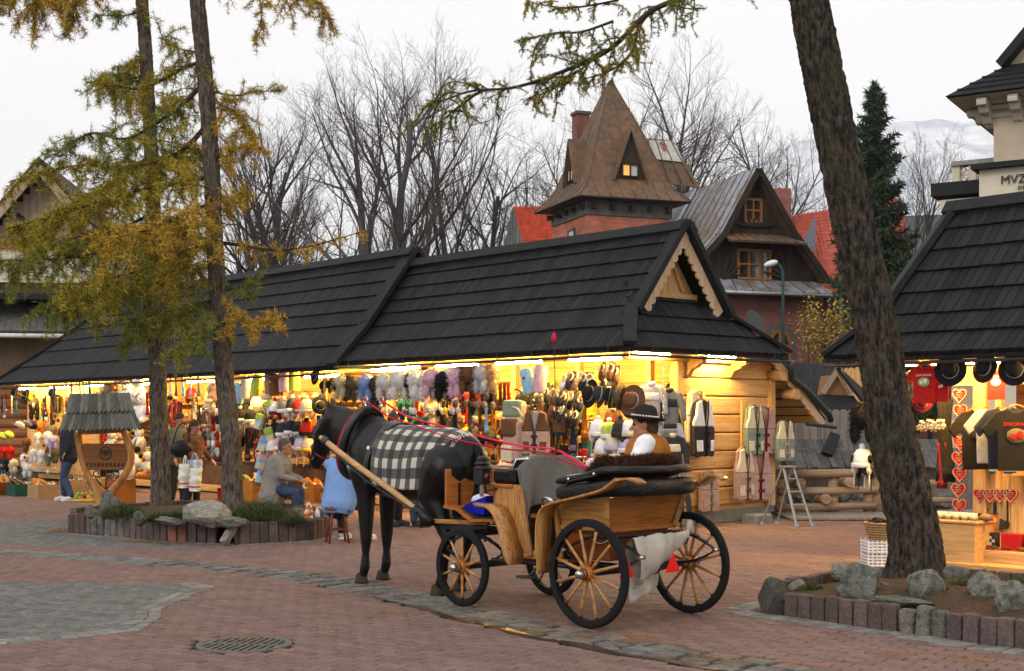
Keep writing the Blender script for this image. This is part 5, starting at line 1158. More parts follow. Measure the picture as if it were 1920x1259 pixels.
def bough(rg, pts, r0, nside, slen, droop, S, B, tw=.55, sub=2, flatness=.6):
    """one limb with side twigs; S collects needle-bearing segments, B the wood"""
    path = [np.array(p) for p in spline([V3(p) for p in pts], 6)]; k = len(path)
    for i in range(k-1):
        ra = r0*(1-.85*i/k); rb = r0*(1-.85*(i+1)/k); B.append((*path[i], *path[i+1], ra, rb))
        if i > k*.25: S.append((*path[i], *path[i+1]))
    for c in range(nside):
        t = .12+.88*(c+rg.uniform())/nside; i = min(k-2, int(t*(k-1))); q = path[i]+(path[i+1]-path[i])*rg.uniform(); ax = path[i+1]-path[i]; ax = ax/np.linalg.norm(ax)
        v = rg.normal(0, 1, 3)*np.array([1, 1, flatness])+ax*tw; v /= np.linalg.norm(v); L = slen*rg.uniform(.45, 1.45)*(1.1-.55*t); p = q; m = 5
        for j in range(m):
            v = v+np.array([0, 0, -droop*.35])+rg.normal(0, .16, 3); v /= np.linalg.norm(v); e = p+v*L/m; B.append((*p, *e, .005*(1-j/m)+.0022, .005*(1-(j+1)/m)+.0022)); S.append((*p, *e))
            for s in range(sub):
                w = rg.normal(0, 1, 3)+v*.8+np.array([0, 0, -droop*.6]); w /= np.linalg.norm(w); e2 = e+w*L*.3*rg.uniform(.4, 1.1); B.append((*e, *e2, .0028, .0016)); S.append((*e, *e2))
            p = e
def larch_limbs(tree, limbs, seed, mats, per=95, ln=.042, wd=.0042):
    rg = np.random.default_rng(seed); wood = []
    for li in limbs:
        S = []; B = []; bough(rg, li['p'], li.get('r', .03), int(li.get('n', 26)*1.05), li.get('L', .5), li.get('droop', .6), S, B, li.get('tw', .55), li.get('sub', 2))
        lo = link('limb', seg_mesh('limb', B, m_bark_limb, 5), tree); Vn = needle_tris(S, rg, li.get('per', per), ln, wd); link('needles', npmesh('needles', Vn, np.arange(len(Vn)).reshape(-1, 3), mats[li.get('m', 0)]), lo)
m_bark_limb = M('limb_bark', (.05, .038, .03), .95, .3, 8)
def L3(D, o, *pp): return [tuple(AT(a, b, D+(c if len(q) > 2 else 0))-V3(o)) for q in pp for (a, b, c) in [(q[0], q[1], q[2] if len(q) > 2 else 0)]]
P3 = lambda D, o, pts: [tuple(AT(q[0], q[1], D+(q[2] if len(q) > 2 else 0))-V3(o)) for q in pts]
larch_limbs(NT, [
    dict(p=P3(12, o3, [(1488, -150, .3), (1390, -60, .1), (1290, -10), (1215, 25), (1140, 95), (1040, 140), (960, 165), (880, 172), (790, 205, -.1)]), r=.036, n=46, L=.42, m=1, droop=.5, tw=.5),
    dict(p=P3(12, o3, [(1215, 25), (1196, 55), (1186, 95), (1150, 130), (1090, 150)]), r=.02, n=20, L=.3, m=0),
    dict(p=P3(12, o3, [(1215, 20), (1255, 8), (1285, 16), (1308, 16)]), r=.014, n=4, L=.12, m=1, sub=1),
    dict(p=P3(11.8, o3, [(1150, 40), (1090, 60), (1040, 62), (985, 75)]), r=.014, n=16, L=.3, m=1), dict(p=P3(12.2, o3, [(1160, 0), (1110, 10), (1060, 15), (1010, 8), (985, 0)]), r=.012, n=16, L=.24, m=0),
    dict(p=P3(12, o3, [(900, 172), (860, 200), (830, 225), (800, 245)]), r=.012, n=14, L=.22, m=1, droop=.9), dict(p=P3(12.1, o3, [(1130, 100), (1090, 130), (1040, 165), (990, 185)]), r=.012, n=16, L=.28, m=0)], 21, (m_larch, m_larchg, m_larcho), per=420, ln=.028, wd=.0032)
# larches in the raised bed
oA = (-4.07, 19.4, .24); TA = thing('larch_tree', 'nearer larch with thick dark trunk and ochre needles in the raised bed', 'tree', oA)
tpA = [V3((0, 0, -.1))]+[rel(x, y, 19.4, oA) for x, y in ((434, 850), (420, 700), (410, 560), (402, 430), (396, 300), (388, 180), (378, 80), (370, 0), (362, -120))]
trunk_mesh(tpA, [.15, .138, .126, .12, .116, .112, .108, .105, .1, .085], m_lbark, 64, .026, .022, 9, .3).obj('trunk', m_lbark, TA)
oB = (-5.58, 21.2, .24); TB = thing('larch_tree', 'farther larch with slim grey trunk beside the shoppers', 'tree', oB)
tpB = [V3((0, 0, -.1))]+[rel(x, y, 21.2, oB) for x, y in ((300, 850), (296, 700), (292, 560), (288, 430), (284, 300), (278, 180), (272, 80), (266, 0), (258, -120))]
trunk_mesh(tpB, [.15, .14, .13, .12, .112, .105, .1, .095, .09, .075], m_lbark, 56, .03, .02, 15, .3).obj('trunk', m_lbark, TB)
LA = [dict(p=[(392, 110), (340, 130), (270, 165), (215, 160), (190, 150, .3)], r=.035, n=34, L=.55, m=0), dict(p=[(388, 150), (330, 205), (240, 260), (170, 250), (105, 290, .2)], r=.04, n=46, L=.6, m=1),
      dict(p=[(392, 230), (330, 290), (240, 315), (150, 310), (20, 340, .4)], r=.045, n=56, L=.7, m=0, droop=.5), dict(p=[(398, 330), (330, 345), (230, 365), (120, 400, -.5), (10, 430, -.7)], r=.04, n=60, L=.75, m=0),
      dict(p=[(400, 420), (330, 430), (240, 460), (120, 485, -.5), (-20, 488, -.8)], r=.035, n=64, L=.7, m=1, droop=.8), dict(p=[(404, 455), (350, 470), (290, 500), (210, 520, -.6), (100, 540, -.8)], r=.03, n=60, L=.7, m=0, droop=.9),
      dict(p=[(400, 380), (350, 400, -.6), (280, 430, -1.2), (200, 450, -1.6)], r=.03, n=50, L=.7, m=2), dict(p=[(408, 560), (360, 575), (300, 590), (230, 600, -.4)], r=.022, n=44, L=.55, m=1, droop=1.0),
      dict(p=[(412, 580), (380, 605, -.3), (350, 640, -.5), (330, 660, -.6)], r=.016, n=26, L=.4, m=1), dict(p=[(408, 455), (450, 460), (500, 468), (560, 466), (620, 452), (680, 434)], r=.03, n=20, L=.24, m=2, droop=1.1, tw=.2),
      dict(p=[(415, 590), (450, 600, -.2), (490, 605, -.3), (515, 600, -.3)], r=.014, n=26, L=.34, m=2, droop=.3), dict(p=[(410, 545), (440, 540), (475, 530)], r=.012, n=16, L=.3, m=1, droop=.3),
      dict(p=[(392, 170), (440, 180), (480, 172), (525, 172)], r=.018, n=16, L=.3, m=0, droop=.3), dict(p=[(396, 300), (430, 290), (460, 270), (478, 275)], r=.014, n=24, L=.38, m=2, droop=.3), dict(p=[(396, 210), (420, 200), (450, 220), (460, 250)], r=.014, n=24, L=.4, m=2), dict(p=[(400, 360), (430, 370), (455, 360)], r=.012, n=18, L=.35, m=2),
      dict(p=[(382, 100), (330, 90), (300, 70)], r=.014, n=16, L=.4, m=0), dict(p=[(366, -80), (430, -70, -.4), (520, -30, -.5), (590, 0, -.6), (610, 30, -.6)], r=.03, n=44, L=.5, m=2, droop=.8), dict(p=[(366, -90), (440, -60, -.2), (490, 10, -.2), (478, 70, -.2)], r=.02, n=22, L=.3, m=2, droop=.9)]
for q in LA: q['p'] = P3(19.4, oA, q['p'])
larch_limbs(TA, LA, 5, (m_larch, m_larchg, m_larcho), per=135, ln=.09, wd=.0046)
LB = [dict(p=[(272, 20), (230, 30), (180, 28)], r=.016, n=14, L=.3, m=1), dict(p=[(276, 90), (250, 120), (220, 125)], r=.016, n=18, L=.4, m=0), dict(p=[(278, 140), (240, 150), (190, 160)], r=.02, n=30, L=.5, m=1), dict(p=[(284, 290), (230, 330), (150, 380, -.5), (60, 440, -.6)], r=.03, n=60, L=.8, m=0),
      dict(p=[(286, 400), (220, 430), (130, 450, -.5), (30, 500, -.5)], r=.03, n=60, L=.8, m=1, droop=.7), dict(p=[(290, 520), (240, 540), (170, 555, -.5), (90, 580, -.5)], r=.026, n=56, L=.7, m=1, droop=.8), dict(p=[(290, 480), (330, 490, -.5), (370, 510, -.6)], r=.02, n=34, L=.6, m=0), dict(p=[(284, 300), (320, 300), (360, 280)], r=.018, n=26, L=.6, m=1),
      dict(p=[(288, 440), (330, 440, .5), (375, 450, .6)], r=.02, n=30, L=.6, m=2), dict(p=[(292, 600), (270, 620), (240, 640)], r=.014, n=22, L=.4, m=1), dict(p=[(282, 200), (310, 205), (340, 180)], r=.015, n=22, L=.5, m=0),
      dict(p=[(258, -100), (180, -60, -2), (100, -20, -3), (60, 20, -3)], r=.03, n=50, L=.62, m=2, droop=.9), dict(p=[(258, -110), (160, -70, -2.5), (50, -30, -3), (-30, 10, -3)], r=.03, n=54, L=.62, m=2, droop=.9), dict(p=[(258, -100), (190, -50, -2), (140, 10, -2.5), (142, 40, -2.5)], r=.02, n=26, L=.4, m=2, droop=.9)]
for q in LB: q['p'] = P3(21.2, oB, q['p'])
larch_limbs(TB, LB, 6, (m_larch, m_larchg, m_larcho), per=135, ln=.095, wd=.0048)
# ================================================================== CARRIAGE
m_oak = WOOD('varnished_oak', (.46, .23, .07), (.27, .11, .025), 0, 2.2, .3, .05, coat=.6, grain=9, bump=.08)
m_oakv = WOOD('varnished_oak_upright', (.46, .23, .07), (.27, .11, .025), 2, 2.2, .3, .05, coat=.6, grain=9, bump=.08)
m_oaky = WOOD('varnished_oak_cross', (.42, .15, .03), (.3, .095, .018), 1, 2.6, .3, .05, coat=.6, grain=9, bump=.08)
m_mahog = M('red_brown_wood', (.2, .05, .012), .35, .25, 3, coat=.5)
m_leather = M('black_leather', (.008, .0075, .0075), .42, .3, 14, .35, 40, spec=.3)
m_tyre = M('tyre_black', (.012, .012, .0125), .8, .25, 12, .3, 40)
m_steel = M('polished_steel', (.62, .6, .57), .22, .1, 6, metal=1)
m_chrome = M('chrome_trim', (.75, .75, .74), .2, .05, 6, metal=1)
m_ironb = M('black_iron', (.011, .011, .012), .5, .2, 10, spec=.35)
m_greyfelt = M('grey_felt', (.15, .145, .14), .95, .15, 30, .4, 200, sheen=.3)
CT = thing('horse_carriage', 'varnished wooden horse carriage with folded black hood and spoked wheels', 'carriage', CAR.w(0, 0, 0), CAR.a)
def wheel(x, y, r, ns, s, name='wheel'):
    """wheel turned about the lateral axis; s = outer side"""
    hub = V3((x, y, r)); RX = Matrix.Translation(hub) @ Matrix.Rotation(PI/2, 4, 'X')
    mb = MB(); w = .022; mb.lathe([(r-.062, -w), (r-.03, -w*1.1), (r-.008, -w), (r, -w*.55), (r, w*.55), (r-.008, w), (r-.03, w*1.1), (r-.062, w), (r-.062, -w)], 56, RX); wh = mb.obj(name, m_tyre, CT)
    mb = MB(); mb.lathe([(.0, -.085), (.032, -.085), (.04, -.05), (.056, -.03), (.06, 0), (.056, .03), (.04, .05), (.03, .06), (0, .06)], 20, RX); mb.obj('hub', m_oaky, wh)
    mb = MB(); q = -s; mb.lathe([(0, .125*s*-1), (.022, .125*-s), (.03, .118*-s), (.034, .1*-s), (.036, .055*-s), (.0, .05*-s)], 20, RX); c = mb.obj('hub_cap', m_steel, wh)
    mb = MB(); mb.lathe([(.041, -.052), (.046, -.052), (.046, -.062), (.041, -.062), (.041, -.052)], 20, RX); mb.obj('hub_band', m_ironb, wh)
    for k in range(ns):
        a = 2*PI*(k+.5)/ns; d = V3((math.cos(a), 0, math.sin(a))); mb = MB(); mb.tube([hub+d*.05, hub+d*.12, hub+d*(r*.6), hub+d*(r-.058)], [.017, .0155, .0125, .013], 8, flat=.85); mb.obj('spoke', m_oak, wh)
        mb = MB(); mb.tube([hub+d*(r-.078), hub+d*(r-.058)], .019, 8); mb.obj('spoke_socket', m_ironb, wh)
    return wh
wheel(0, .61, .43, 12, 1); wheel(0, -.61, .43, 12, -1); wheel(1.61, .545, .345, 10, 1); wheel(1.61, -.545, .345, 10, -1)
def cpart(name, mat, fn, parent=None, bev=0): mb = MB(); fn(mb); return mb.obj(name, mat, parent or CT, bev=bev)
for x, z, w in ((0, .43, .56), (1.61, .345, .5)): cpart('axle', m_ironb, lambda m: m.box((x, 0, z), (.045, 2*w, .045)))
cpart('perch', m_ironb, lambda m: m.tube([(0, .05, .43), (.8, .05, .42), (1.61, .05, .4)], .024, 8))
cpart('side_bar', m_ironb, lambda m: m.tube([(.3, .42, .44), (.8, .42, .43), (1.35, .42, .42)], .018, 8))
def spring(x, y, zb, L, h):                                # elliptic leaf spring
    for s in (-1, 1):
        for k in range(3):
            l = L*(1-.22*k); pts = [(x+l*q, y, zb+h/2+s*(h/2)*(1-q*q*(1 if k == 0 else (l/L)**2))-s*k*.0085*-1) for q in [i/8 for i in range(-8, 9)]]
            mb = MB()
            for p, q in zip(pts, pts[1:]): mb.bar(p, q, .035, .008)
            mb.obj('leaf_spring', m_ironb, CT)
    for s in (-1, 1): cpart('spring_bolt', m_steel, lambda m: m.tube([(x+s*L, y-.032, zb+h/2), (x+s*L, y+.032, zb+h/2)], .016, 10))
for y in (.45, -.45): spring(0, y, .455, .42, .24); spring(1.61, y*.9, .37, .40, .24)
cpart('spring_bar', m_ironb, lambda m: m.tube([(-.02, .5, .71), (-.06, 0, .7), (-.02, -.5, .71)], .016, 8)); cpart('turntable', m_ironb, lambda m: m.lathe([(.2, .66), (.26, .66), (.26, .69), (.2, .69), (.2, .66)], 28, Matrix.Translation((1.55, 0, 0))))
cpart('fore_carriage', m_ironb, lambda m: (m.box((1.61, 0, .64), (.09, .9, .06)), m.box((1.8, 0, .65), (.45, .08, .05)), m.box((1.85, .3, .66), (.6, .05, .05)), m.box((1.85, -.3, .66), (.6, .05, .05))))
tag(bpy.data.objects['fore_carriage'], kind='stuff')
# rear tub
def panel(name, mat, poly, y, t, parent=None, bev=.005): return cpart(name, mat, lambda m: m.prism(poly, lambda a, b, c: V3((a, c, b)), y, y+t), parent, bev)
for s in (1, -1):
    y0 = .44*s
    side = cpart('side_panel', m_oak, lambda m: m.add([V3((.53, .45*s, .98)), V3((-.06, .47*s, 1.02)), V3((-.0, .40*s, .77)), V3((.52, .39*s, .755)), V3((.53, .42*s, .98)), V3((-.06, .44*s, 1.02)), V3((-.0, .37*s, .77)), V3((.52, .36*s, .755))], [(0, 1, 2, 3), (7, 6, 5, 4), (0, 4, 5, 1), (1, 5, 6, 2), (2, 6, 7, 3), (3, 7, 4, 0)]), bev=.004)
    cpart('corner_strip', m_oak, lambda m: m.bar((-.065, .475*s, 1.03), (-.01, .405*s, .75), .05, .045), bev=.006)
    cpart('front_strip', m_oakv, lambda m: m.bar((.53, .455*s, .97), (.525, .395*s, .5), .035, .04), bev=.006)
    cpart('bottom_strip', m_oak, lambda m: m.bar((.53, .395*s, .752), (-.02, .405*s, .762), .03, .035), bev=.005)
    # rear mudguard: one bent plank ending in a scroll
    prof = spline([V3((-.47, 0, 1.15)), V3((-.4, 0, 1.185)), V3((-.3, 0, 1.17)), V3((-.16, 0, 1.095)), V3((.1, 0, 1.03)), V3((.4, 0, .965)), V3((.5, 0, .92)), V3((.555, 0, .84)), V3((.572, 0, .68)), V3((.575, 0, .38))], 5)
    mb = MB(); n = len(prof)
    for i, p in enumerate(prof):
        t = (prof[min(i+1, n-1)]-prof[max(i-1, 0)]).normalized(); nn = V3((-t.z, 0, t.x)); ya, yb = (.47, .64); f = i/n
        if f < .2: q = f/.2; yb = .47+.17*(.35+.65*q); ya = .455
        if f > .93: ya += .02; yb -= .02
        for yy, o in ((ya, .008), (yb, .008), (yb, -.008), (ya, -.008)): mb.v.append(tuple(V3((p.x, yy*s, p.z))+nn*o))
    for i in range(n-1):
        for k in range(4): mb.f.append((i*4+k, i*4+(k+1) % 4, (i+1)*4+(k+1) % 4, (i+1)*4+k)); mb.m.append(0); mb.s.append(k % 2 == 0)
    mb.f += [(3, 2, 1, 0), ((n-1)*4, (n-1)*4+1, (n-1)*4+2, (n-1)*4+3)]; mb.m += [0, 0]; mb.s += [False, False]
    mb.obj('rear_mudguard', m_oakv, CT)
    prof = spline([V3((1.5, 0, .905)), V3((1.33, 0, .905)), V3((1.2, 0, .895)), V3((1.1, 0, .83)), V3((1.03, 0, .7)), V3((.985, 0, .56)), V3((.94, 0, .42))], 6); mb = MB(); n = len(prof)
    for i, p in enumerate(prof):
        t = (prof[min(i+1, n-1)]-prof[max(i-1, 0)]).normalized(); nn = V3((-t.z, 0, t.x)); ya, yb = .42, .635
        if i > n-4: ya += .012*(i-n+4); yb -= .012*(i-n+4)
        if i < 6: yb -= .02*(6-i)
        for yy, o in ((ya, .008), (yb, .008), (yb, -.008), (ya, -.008)): mb.v.append(tuple(V3((p.x, yy*s, p.z))+nn*o))
    for i in range(n-1):
        for k in range(4): mb.f.append((i*4+k, i*4+(k+1) % 4, (i+1)*4+(k+1) % 4, (i+1)*4+k)); mb.m.append(0); mb.s.append(k % 2 == 0)
    mb.f += [(3, 2, 1, 0), ((n-1)*4, (n-1)*4+1, (n-1)*4+2, (n-1)*4+3)]; mb.m += [0, 0]; mb.s += [False, False]
    fm = mb.obj('front_mudguard', m_oakv, CT)
    for yy in (.49, .57): cpart('bolt', m_ironb, lambda m: m.ell((.975, yy*s, .55), .008, 8), fm)
    panel('seat_side', m_oakv, [(1.33, 1.075), (1.0, 1.08), (.965, .85), (.86, .52), (.93, .5), (1.1, .76), (1.33, .76)], .40 if s > 0 else -.43, .03)
    cpart('door_post', m_oakv, lambda m: m.bar((.99, .43*s, 1.06), (.85, .43*s, .49), .035, .05), bev=.006); cpart('door_trim', m_chrome, lambda m: m.bar((.958, .447*s, .84), (.868, .447*s, .53), .006, .012))
    cpart('sill', m_oak, lambda m: m.bar((.5, .4*s, .49), (.95, .4*s, .49), .05, .05), bev=.006)
    cpart('step_arm', m_ironb, lambda m: m.tube([(.7, .38*s, .47), (.69, .5*s, .42), (.68, .6*s, .35)], .012, 6)); cpart('step_plate', m_ironb, lambda m: m.lathe([(0, -.006), (.1, -.006), (.105, 0), (.1, .006), (0, .006)], 24, Matrix.Translation((.68, .64*s, .345)) @ Matrix.Diagonal((1.0, .75, 1, 1))))
cpart('rear_panel', m_oaky, lambda m: m.add([V3((-.06, .46, 1.02)), V3((-.06, -.46, 1.02)), V3((.0, -.39, .77)), V3((.0, .39, .77)), V3((-.03, .46, 1.02)), V3((-.03, -.46, 1.02)), V3((.03, -.39, .77)), V3((.03, .39, .77))], [(0, 1, 2, 3), (7, 6, 5, 4), (0, 4, 5, 1), (1, 5, 6, 2), (2, 6, 7, 3), (3, 7, 4, 0)]))
cpart('rear_strip', m_oaky, lambda m: m.bar((-.015, .41, .755), (-.015, -.41, .755), .035, .035), bev=.005)
cpart('under_box', m_mahog, lambda m: m.box((.26, 0, .63), (.5, .72, .25)), bev=.01); cpart('floor', m_oak, lambda m: m.box((.72, 0, .475), (.56, .8, .03)))
cpart('seat_front', m_leather, lambda m: m.box((.5, 0, .68), (.04, .78, .4))); cpart('rear_seat', m_leather, lambda m: m.box((.27, 0, .92), (.52, .78, .14)), bev=.04)
cpart('driver_box_front', m_leather, lambda m: m.box((1.085, 0, .78), (.03, .8, .56)))
# driver's bench
cpart('bench', m_oaky, lambda m: m.box((1.225, 0, 1.07), (.31, .9, .03)), bev=.005); cpart('bench_cushion', m_leather, lambda m: m.box((1.225, 0, 1.15), (.28, .84, .13)), bev=.03); cpart('bench_rail', m_chrome, lambda m: m.tube([(1.36, .43, 1.09), (1.36, .43, 1.235), (1.06, .43, 1.245), (1.04, .43, 1.3), (1.04, -.43, 1.3), (1.06, -.43, 1.245), (1.36, -.43, 1.235)], .009, 8))
cpart('bench_back', m_leather, lambda m: m.box((1.075, 0, 1.2), (.03, .84, .2)), bev=.012)
cpart('footboard', m_oaky, lambda m: m.prism([(1.3, .775), (1.66, .755), (1.86, .845), (2.05, .86), (2.05, .835), (1.87, .82), (1.68, .73), (1.3, .75)], lambda a, b, c: V3((a, c, b)), -.4, .4)); cpart('foot_mat', M('rubber_mat', (.03, .035, .045), .6, .2, 10), lambda m: m.prism([(1.32, .779), (1.655, .76), (1.84, .842), (1.84, .849), (1.655, .767), (1.32, .786)], lambda a, b, c: V3((a, c, b)), -.37, .37))
dash = cpart('dashboard', m_oaky, lambda m: m.box((2.03, 0, 1.01), (.026, .78, .36)), bev=.004); cpart('dash_strap', m_leather, lambda m: m.box((2.01, .24, .95), (.012, .02, .22)), dash); cpart('dash_strap', m_leather, lambda m: m.box((2.01, -.24, .95), (.012, .02, .22)), dash)
for y in (.36, -.36): cpart('fore_beam', m_oak, lambda m: m.bar((1.55, y*.8, .72), (2.34, y, .70), .05, .04), bev=.006)
cpart('splinter_bar', m_ironb, lambda m: m.box((2.27, .05, .69), (.06, .95, .06)), bev=.01)
# lamps
def clamp(y):
    s = 1 if y > 0 else -1; x = 1.33
    l = cpart('lantern', m_ironb, lambda m: m.prism([(-.055, -.055), (.055, -.055), (.055, .055), (-.055, .055)], lambda a, b, c: V3((x+a, y+b, c)), 1.08, 1.22), bev=.008)
    cpart('lantern_chimney', m_ironb, lambda m: m.lathe([(.075, 1.215), (.078, 1.222), (.05, 1.235), (.048, 1.25), (.064, 1.255), (.064, 1.265), (.045, 1.278), (.043, 1.29), (.052, 1.294), (.04, 1.315), (.015, 1.325), (0, 1.327)], 20, Matrix.Translation((x, y, 0))), l)
    cpart('lantern_lens', M('red_lens', (.12, .012, .012), .15, spec=.6), lambda m: m.lathe([(0, 0), (.028, .0), (.026, .012), (0, .018)], 16, Matrix.Translation((x-.056, y, 1.15)) @ Matrix.Rotation(-PI/2, 4, 'Y')), l)
    cpart('lantern_bracket', m_steel, lambda m: m.box((x, y, 1.03), (.03, .025, .11)), l); cpart('lantern_arm', m_ironb, lambda m: m.bar((x, y, 1.02), (x-.05, y-.14*s, 1.04), .02, .015), l)
clamp(.56); clamp(-.56)
# folded hood wrapping the rear: two fat leather rolls with bright edge trim
def roll(path, hts, wd, name):
    mb = MB(); pts = [V3(p) for p in path]; n = len(pts); k = 14
    for i, p in enumerate(pts):
        t = (pts[min(i+1, n-1)]-pts[max(i-1, 0)]).normalized(); side = V3((t.y, -t.x, 0)).normalized(); h = hts[i] if isinstance(hts, (list, tuple)) else hts
        e = .55 if i in (0, n-1) else 1
        for j in range(k):
            a = 2*PI*j/k; cx = abs(math.cos(a))**.55*math.copysign(1, math.cos(a)); cz = abs(math.sin(a))**.55*math.copysign(1, math.sin(a)); wob = 1+.13*noise.noise(p*9+V3((j*.7, 0, 0)))
            mb.v.append(tuple(p+side*cx*wd*e*wob+V3((0, 0, cz*h*e*wob))))
    for i in range(n-1):
        for j in range(k): mb.f.append((i*k+j, i*k+(j+1) % k, (i+1)*k+(j+1) % k, (i+1)*k+j)); mb.m.append(0); mb.s.append(True)
    mb.f += [tuple(range(k))[::-1], tuple((n-1)*k+j for j in range(k))]; mb.m += [0, 0]; mb.s += [False]*2
    o = mb.obj(name, m_leather, CT); subsurf(o, 1); return o
def U(y, xf, xb, zf, zb, rad=.2):                          # U-shaped path round the back
    return spline([V3((xf, y, zf)), V3(((xf+xb)/2, y, (zf+zb)/2)), V3((xb+rad, y, zb-.005)), V3((xb+.05, y-.09, zb)), V3((xb, y-.24, zb)), V3((xb, 0, zb)), V3((xb, -y+.24, zb)), V3((xb+.05, -y+.09, zb)), V3((xb+rad, -y, zb-.005)), V3(((xf+xb)/2, -y, (zf+zb)/2)), V3((xf, -y, zf))], 4)
low = U(.45, .5, -.24, 1.04, 1.10); upr = U(.44, .52, -.22, 1.13, 1.24)
roll(low, [.068]*len(low), .08, 'hood_fold'); roll(upr, [.034]*len(upr), .072, 'hood_fold')
def edge(path, off, dz, r=.007):
    pts = []
    n = len(path)
    for i, p in enumerate(path):
        t = (path[min(i+1, n-1)]-path[max(i-1, 0)]).normalized(); side = V3((t.y, -t.x, 0)).normalized(); pts.append(p-side*off*-1+V3((0, 0, dz)))
    mb = MB(); mb.tube(pts, r, 8); mb.obj('hood_trim', m_chrome, CT)
edge(low, -.078, .05, .006); edge(upr, -.07, .038, .006)
for x, y, z in ((.3, .532, 1.16), (.02, .525, 1.21)): cpart('hood_stud', m_chrome, lambda m: m.ell((x, y, z), .013, 10))
for s in (-1, 1): cpart('hood_iron', m_ironb, lambda m: m.tube([(.42, .5*s, 1.0), (.3, .53*s, 1.14), (.0, .52*s, 1.2)], .009, 6))
cpart('chain', m_steel, lambda m: m.tube(spline([(.1, .48, .69), (-.02, .49, .66), (-.12, .48, .7)], 5), .006, 5))
# red reflectors
for y in (.62, .08):
    tr_ = cpart('reflector', M('red_reflector', (.75, .02, .012), .35, .1, 40), lambda m: m.prism([(-.095, -.045), (.095, -.045), (0, .11)], lambda a, b, c: V3((c, y-.07+a*.9, .47+b)), -.36, -.352)); cpart('reflector_bracket', m_ironb, lambda m: m.bar((-.345, y-.07, .5), (0, y-.07, .5), .02, .012), tr_)
# things carried
def top(name, label, cat, fn, mat, bev=0): mb = MB(); fn(mb); o = mb.obj(name, mat, None, CAR.w(0, 0, 0), CAR.a, bev=bev); return tag(o, label, cat)
# grey rug thrown over the bench back
def rug(u, v):
    y = .40-.84*u; s = v*.78; sag = .03*math.sin(u*PI*1.0)+.05*math.sin(u*PI)**2
    ztop = 1.345+.008*math.sin(u*9)-.13*(abs(u-.48)*2)**3
    if s < .12: return V3((1.16-s*.4+.05, y, ztop-.06+s*.4))
    q = s-.12; return V3((1.035-.06*q-.03*math.sin(u*11+q*4)*q*2-.03*math.sin(u*23+1)*q, y-.03*q, ztop-.012-q*.64*(1-.25*max(0, u-.45))))
mb = MB(); mb.grid(rug, 40, 26); o = mb.obj('grey_blanket', m_greyfelt, None, CAR.w(0, 0, 0), CAR.a); solid(o, .012); tag(o, 'grey felt blanket draped over the driver bench of the carriage', 'blanket')
mb = MB(); 
edge_pts = [rug(0, i/26)+V3((0, .005, 0)) for i in range(27)]; mb.tube(edge_pts, .011, 6); eo = mb.obj('hem', M('green_hem', (.12, .13, .085), .9), o)
# brown fur over the rear seat
m_fur = M('dark_brown_fur', (.045, .02, .011), .9, .4, 14, rnd=.45, col2=(.1, .04, .016))
m_furu = M('fur_hide', (.03, .014, .009), .95, .3, 10)
FUP = U(.34, .2, -.1, 1.19, 1.265, .2); NF = len(FUP)-1
def furpt(u, v):
    i = min(NF-1, int(u*NF)); p = FUP[i].lerp(FUP[i+1], u*NF-i); t = (FUP[i+1]-FUP[i]).normalized(); sd = V3((t.y, -t.x, 0)); a = 2*PI*v; r = .085*(1+.25*noise.noise(p*7)); return p+sd*math.cos(a)*r*1.2+V3((0, 0, math.sin(a)*r*.75))
FU = thing('fur_throw', 'shaggy dark brown fur throw spread over the rear carriage seat', 'fur', CAR.w(0, 0, 0), CAR.a); mb = MB(); mb.grid(furpt, 60, 14); mb.obj('hide', m_furu, FU)
def furblades(fn, n, ln, wd, seed, drop=.5):
    rg = np.random.default_rng(seed); out = np.empty((n, 3, 3)); 
    for i in range(n):
        u, v = rg.uniform(0, 1, 2); p = fn(u, v); e = .01; nn = (fn(min(1, u+e), v)-fn(max(0, u-e), v)).cross(fn(u, min(1, v+e))-fn(u, max(0, v-e))); nn.normalize()
        if nn.dot(p-FUP[min(NF, int(u*NF+.5))]) < 0: nn = -nn
        d = np.array(nn)+rg.normal(0, .45, 3)+np.array([0, 0, -drop*.2]); d /= np.linalg.norm(d); s = np.cross(d, rg.normal(0, 1, 3)); s /= np.linalg.norm(s); p = np.array(p); L = ln*rg.uniform(.6, 1.3); out[i] = (p-s*wd, p+s*wd, p+d*L)
    return out.reshape(-1, 3)
Vn = furblades(furpt, 18000, .045, .0028, 3); link('pile', npmesh('pile', Vn, np.arange(len(Vn)).reshape(-1, 3), m_fur), FU)
# blue dustpan on the footboard
m_blue = M('blue_plastic', (.012, .012, .30), .35, .15, 6)
DP = thing('dustpan', 'blue plastic dustpan lying on the carriage footboard', 'dustpan', CAR.w(1.72, .16, .79), CAR.a+R(8))
mb = MB(); prof = [(-.16, 0), (.15, 0), (.17, .02)]; 
mb.add([(-.1, -.16, 0), (-.1, .16, 0), (.14, .18, .03), (.14, -.18, .03), (-.13, -.16, .17), (-.13, .16, .17), (.1, .19, .08), (.1, -.19, .08)], [(0, 1, 2, 3), (0, 4, 5, 1), (0, 3, 7, 4), (1, 5, 6, 2)]); o = mb.obj('pan', m_blue, DP); solid(o, .006)
mb = MB(); mb.tube([(-.13, 0, .13), (-.2, .0, .2), (-.3, 0, .24)], .016, 8); mb.obj('handle', m_blue, DP); mb = MB(); mb.ell((.02, .05, .13), (.09, .1, .05), 14, amp=.2); mb.obj('cloth_rag', M('pale_blue_rag', (.55, .58, .75), .9), DP)
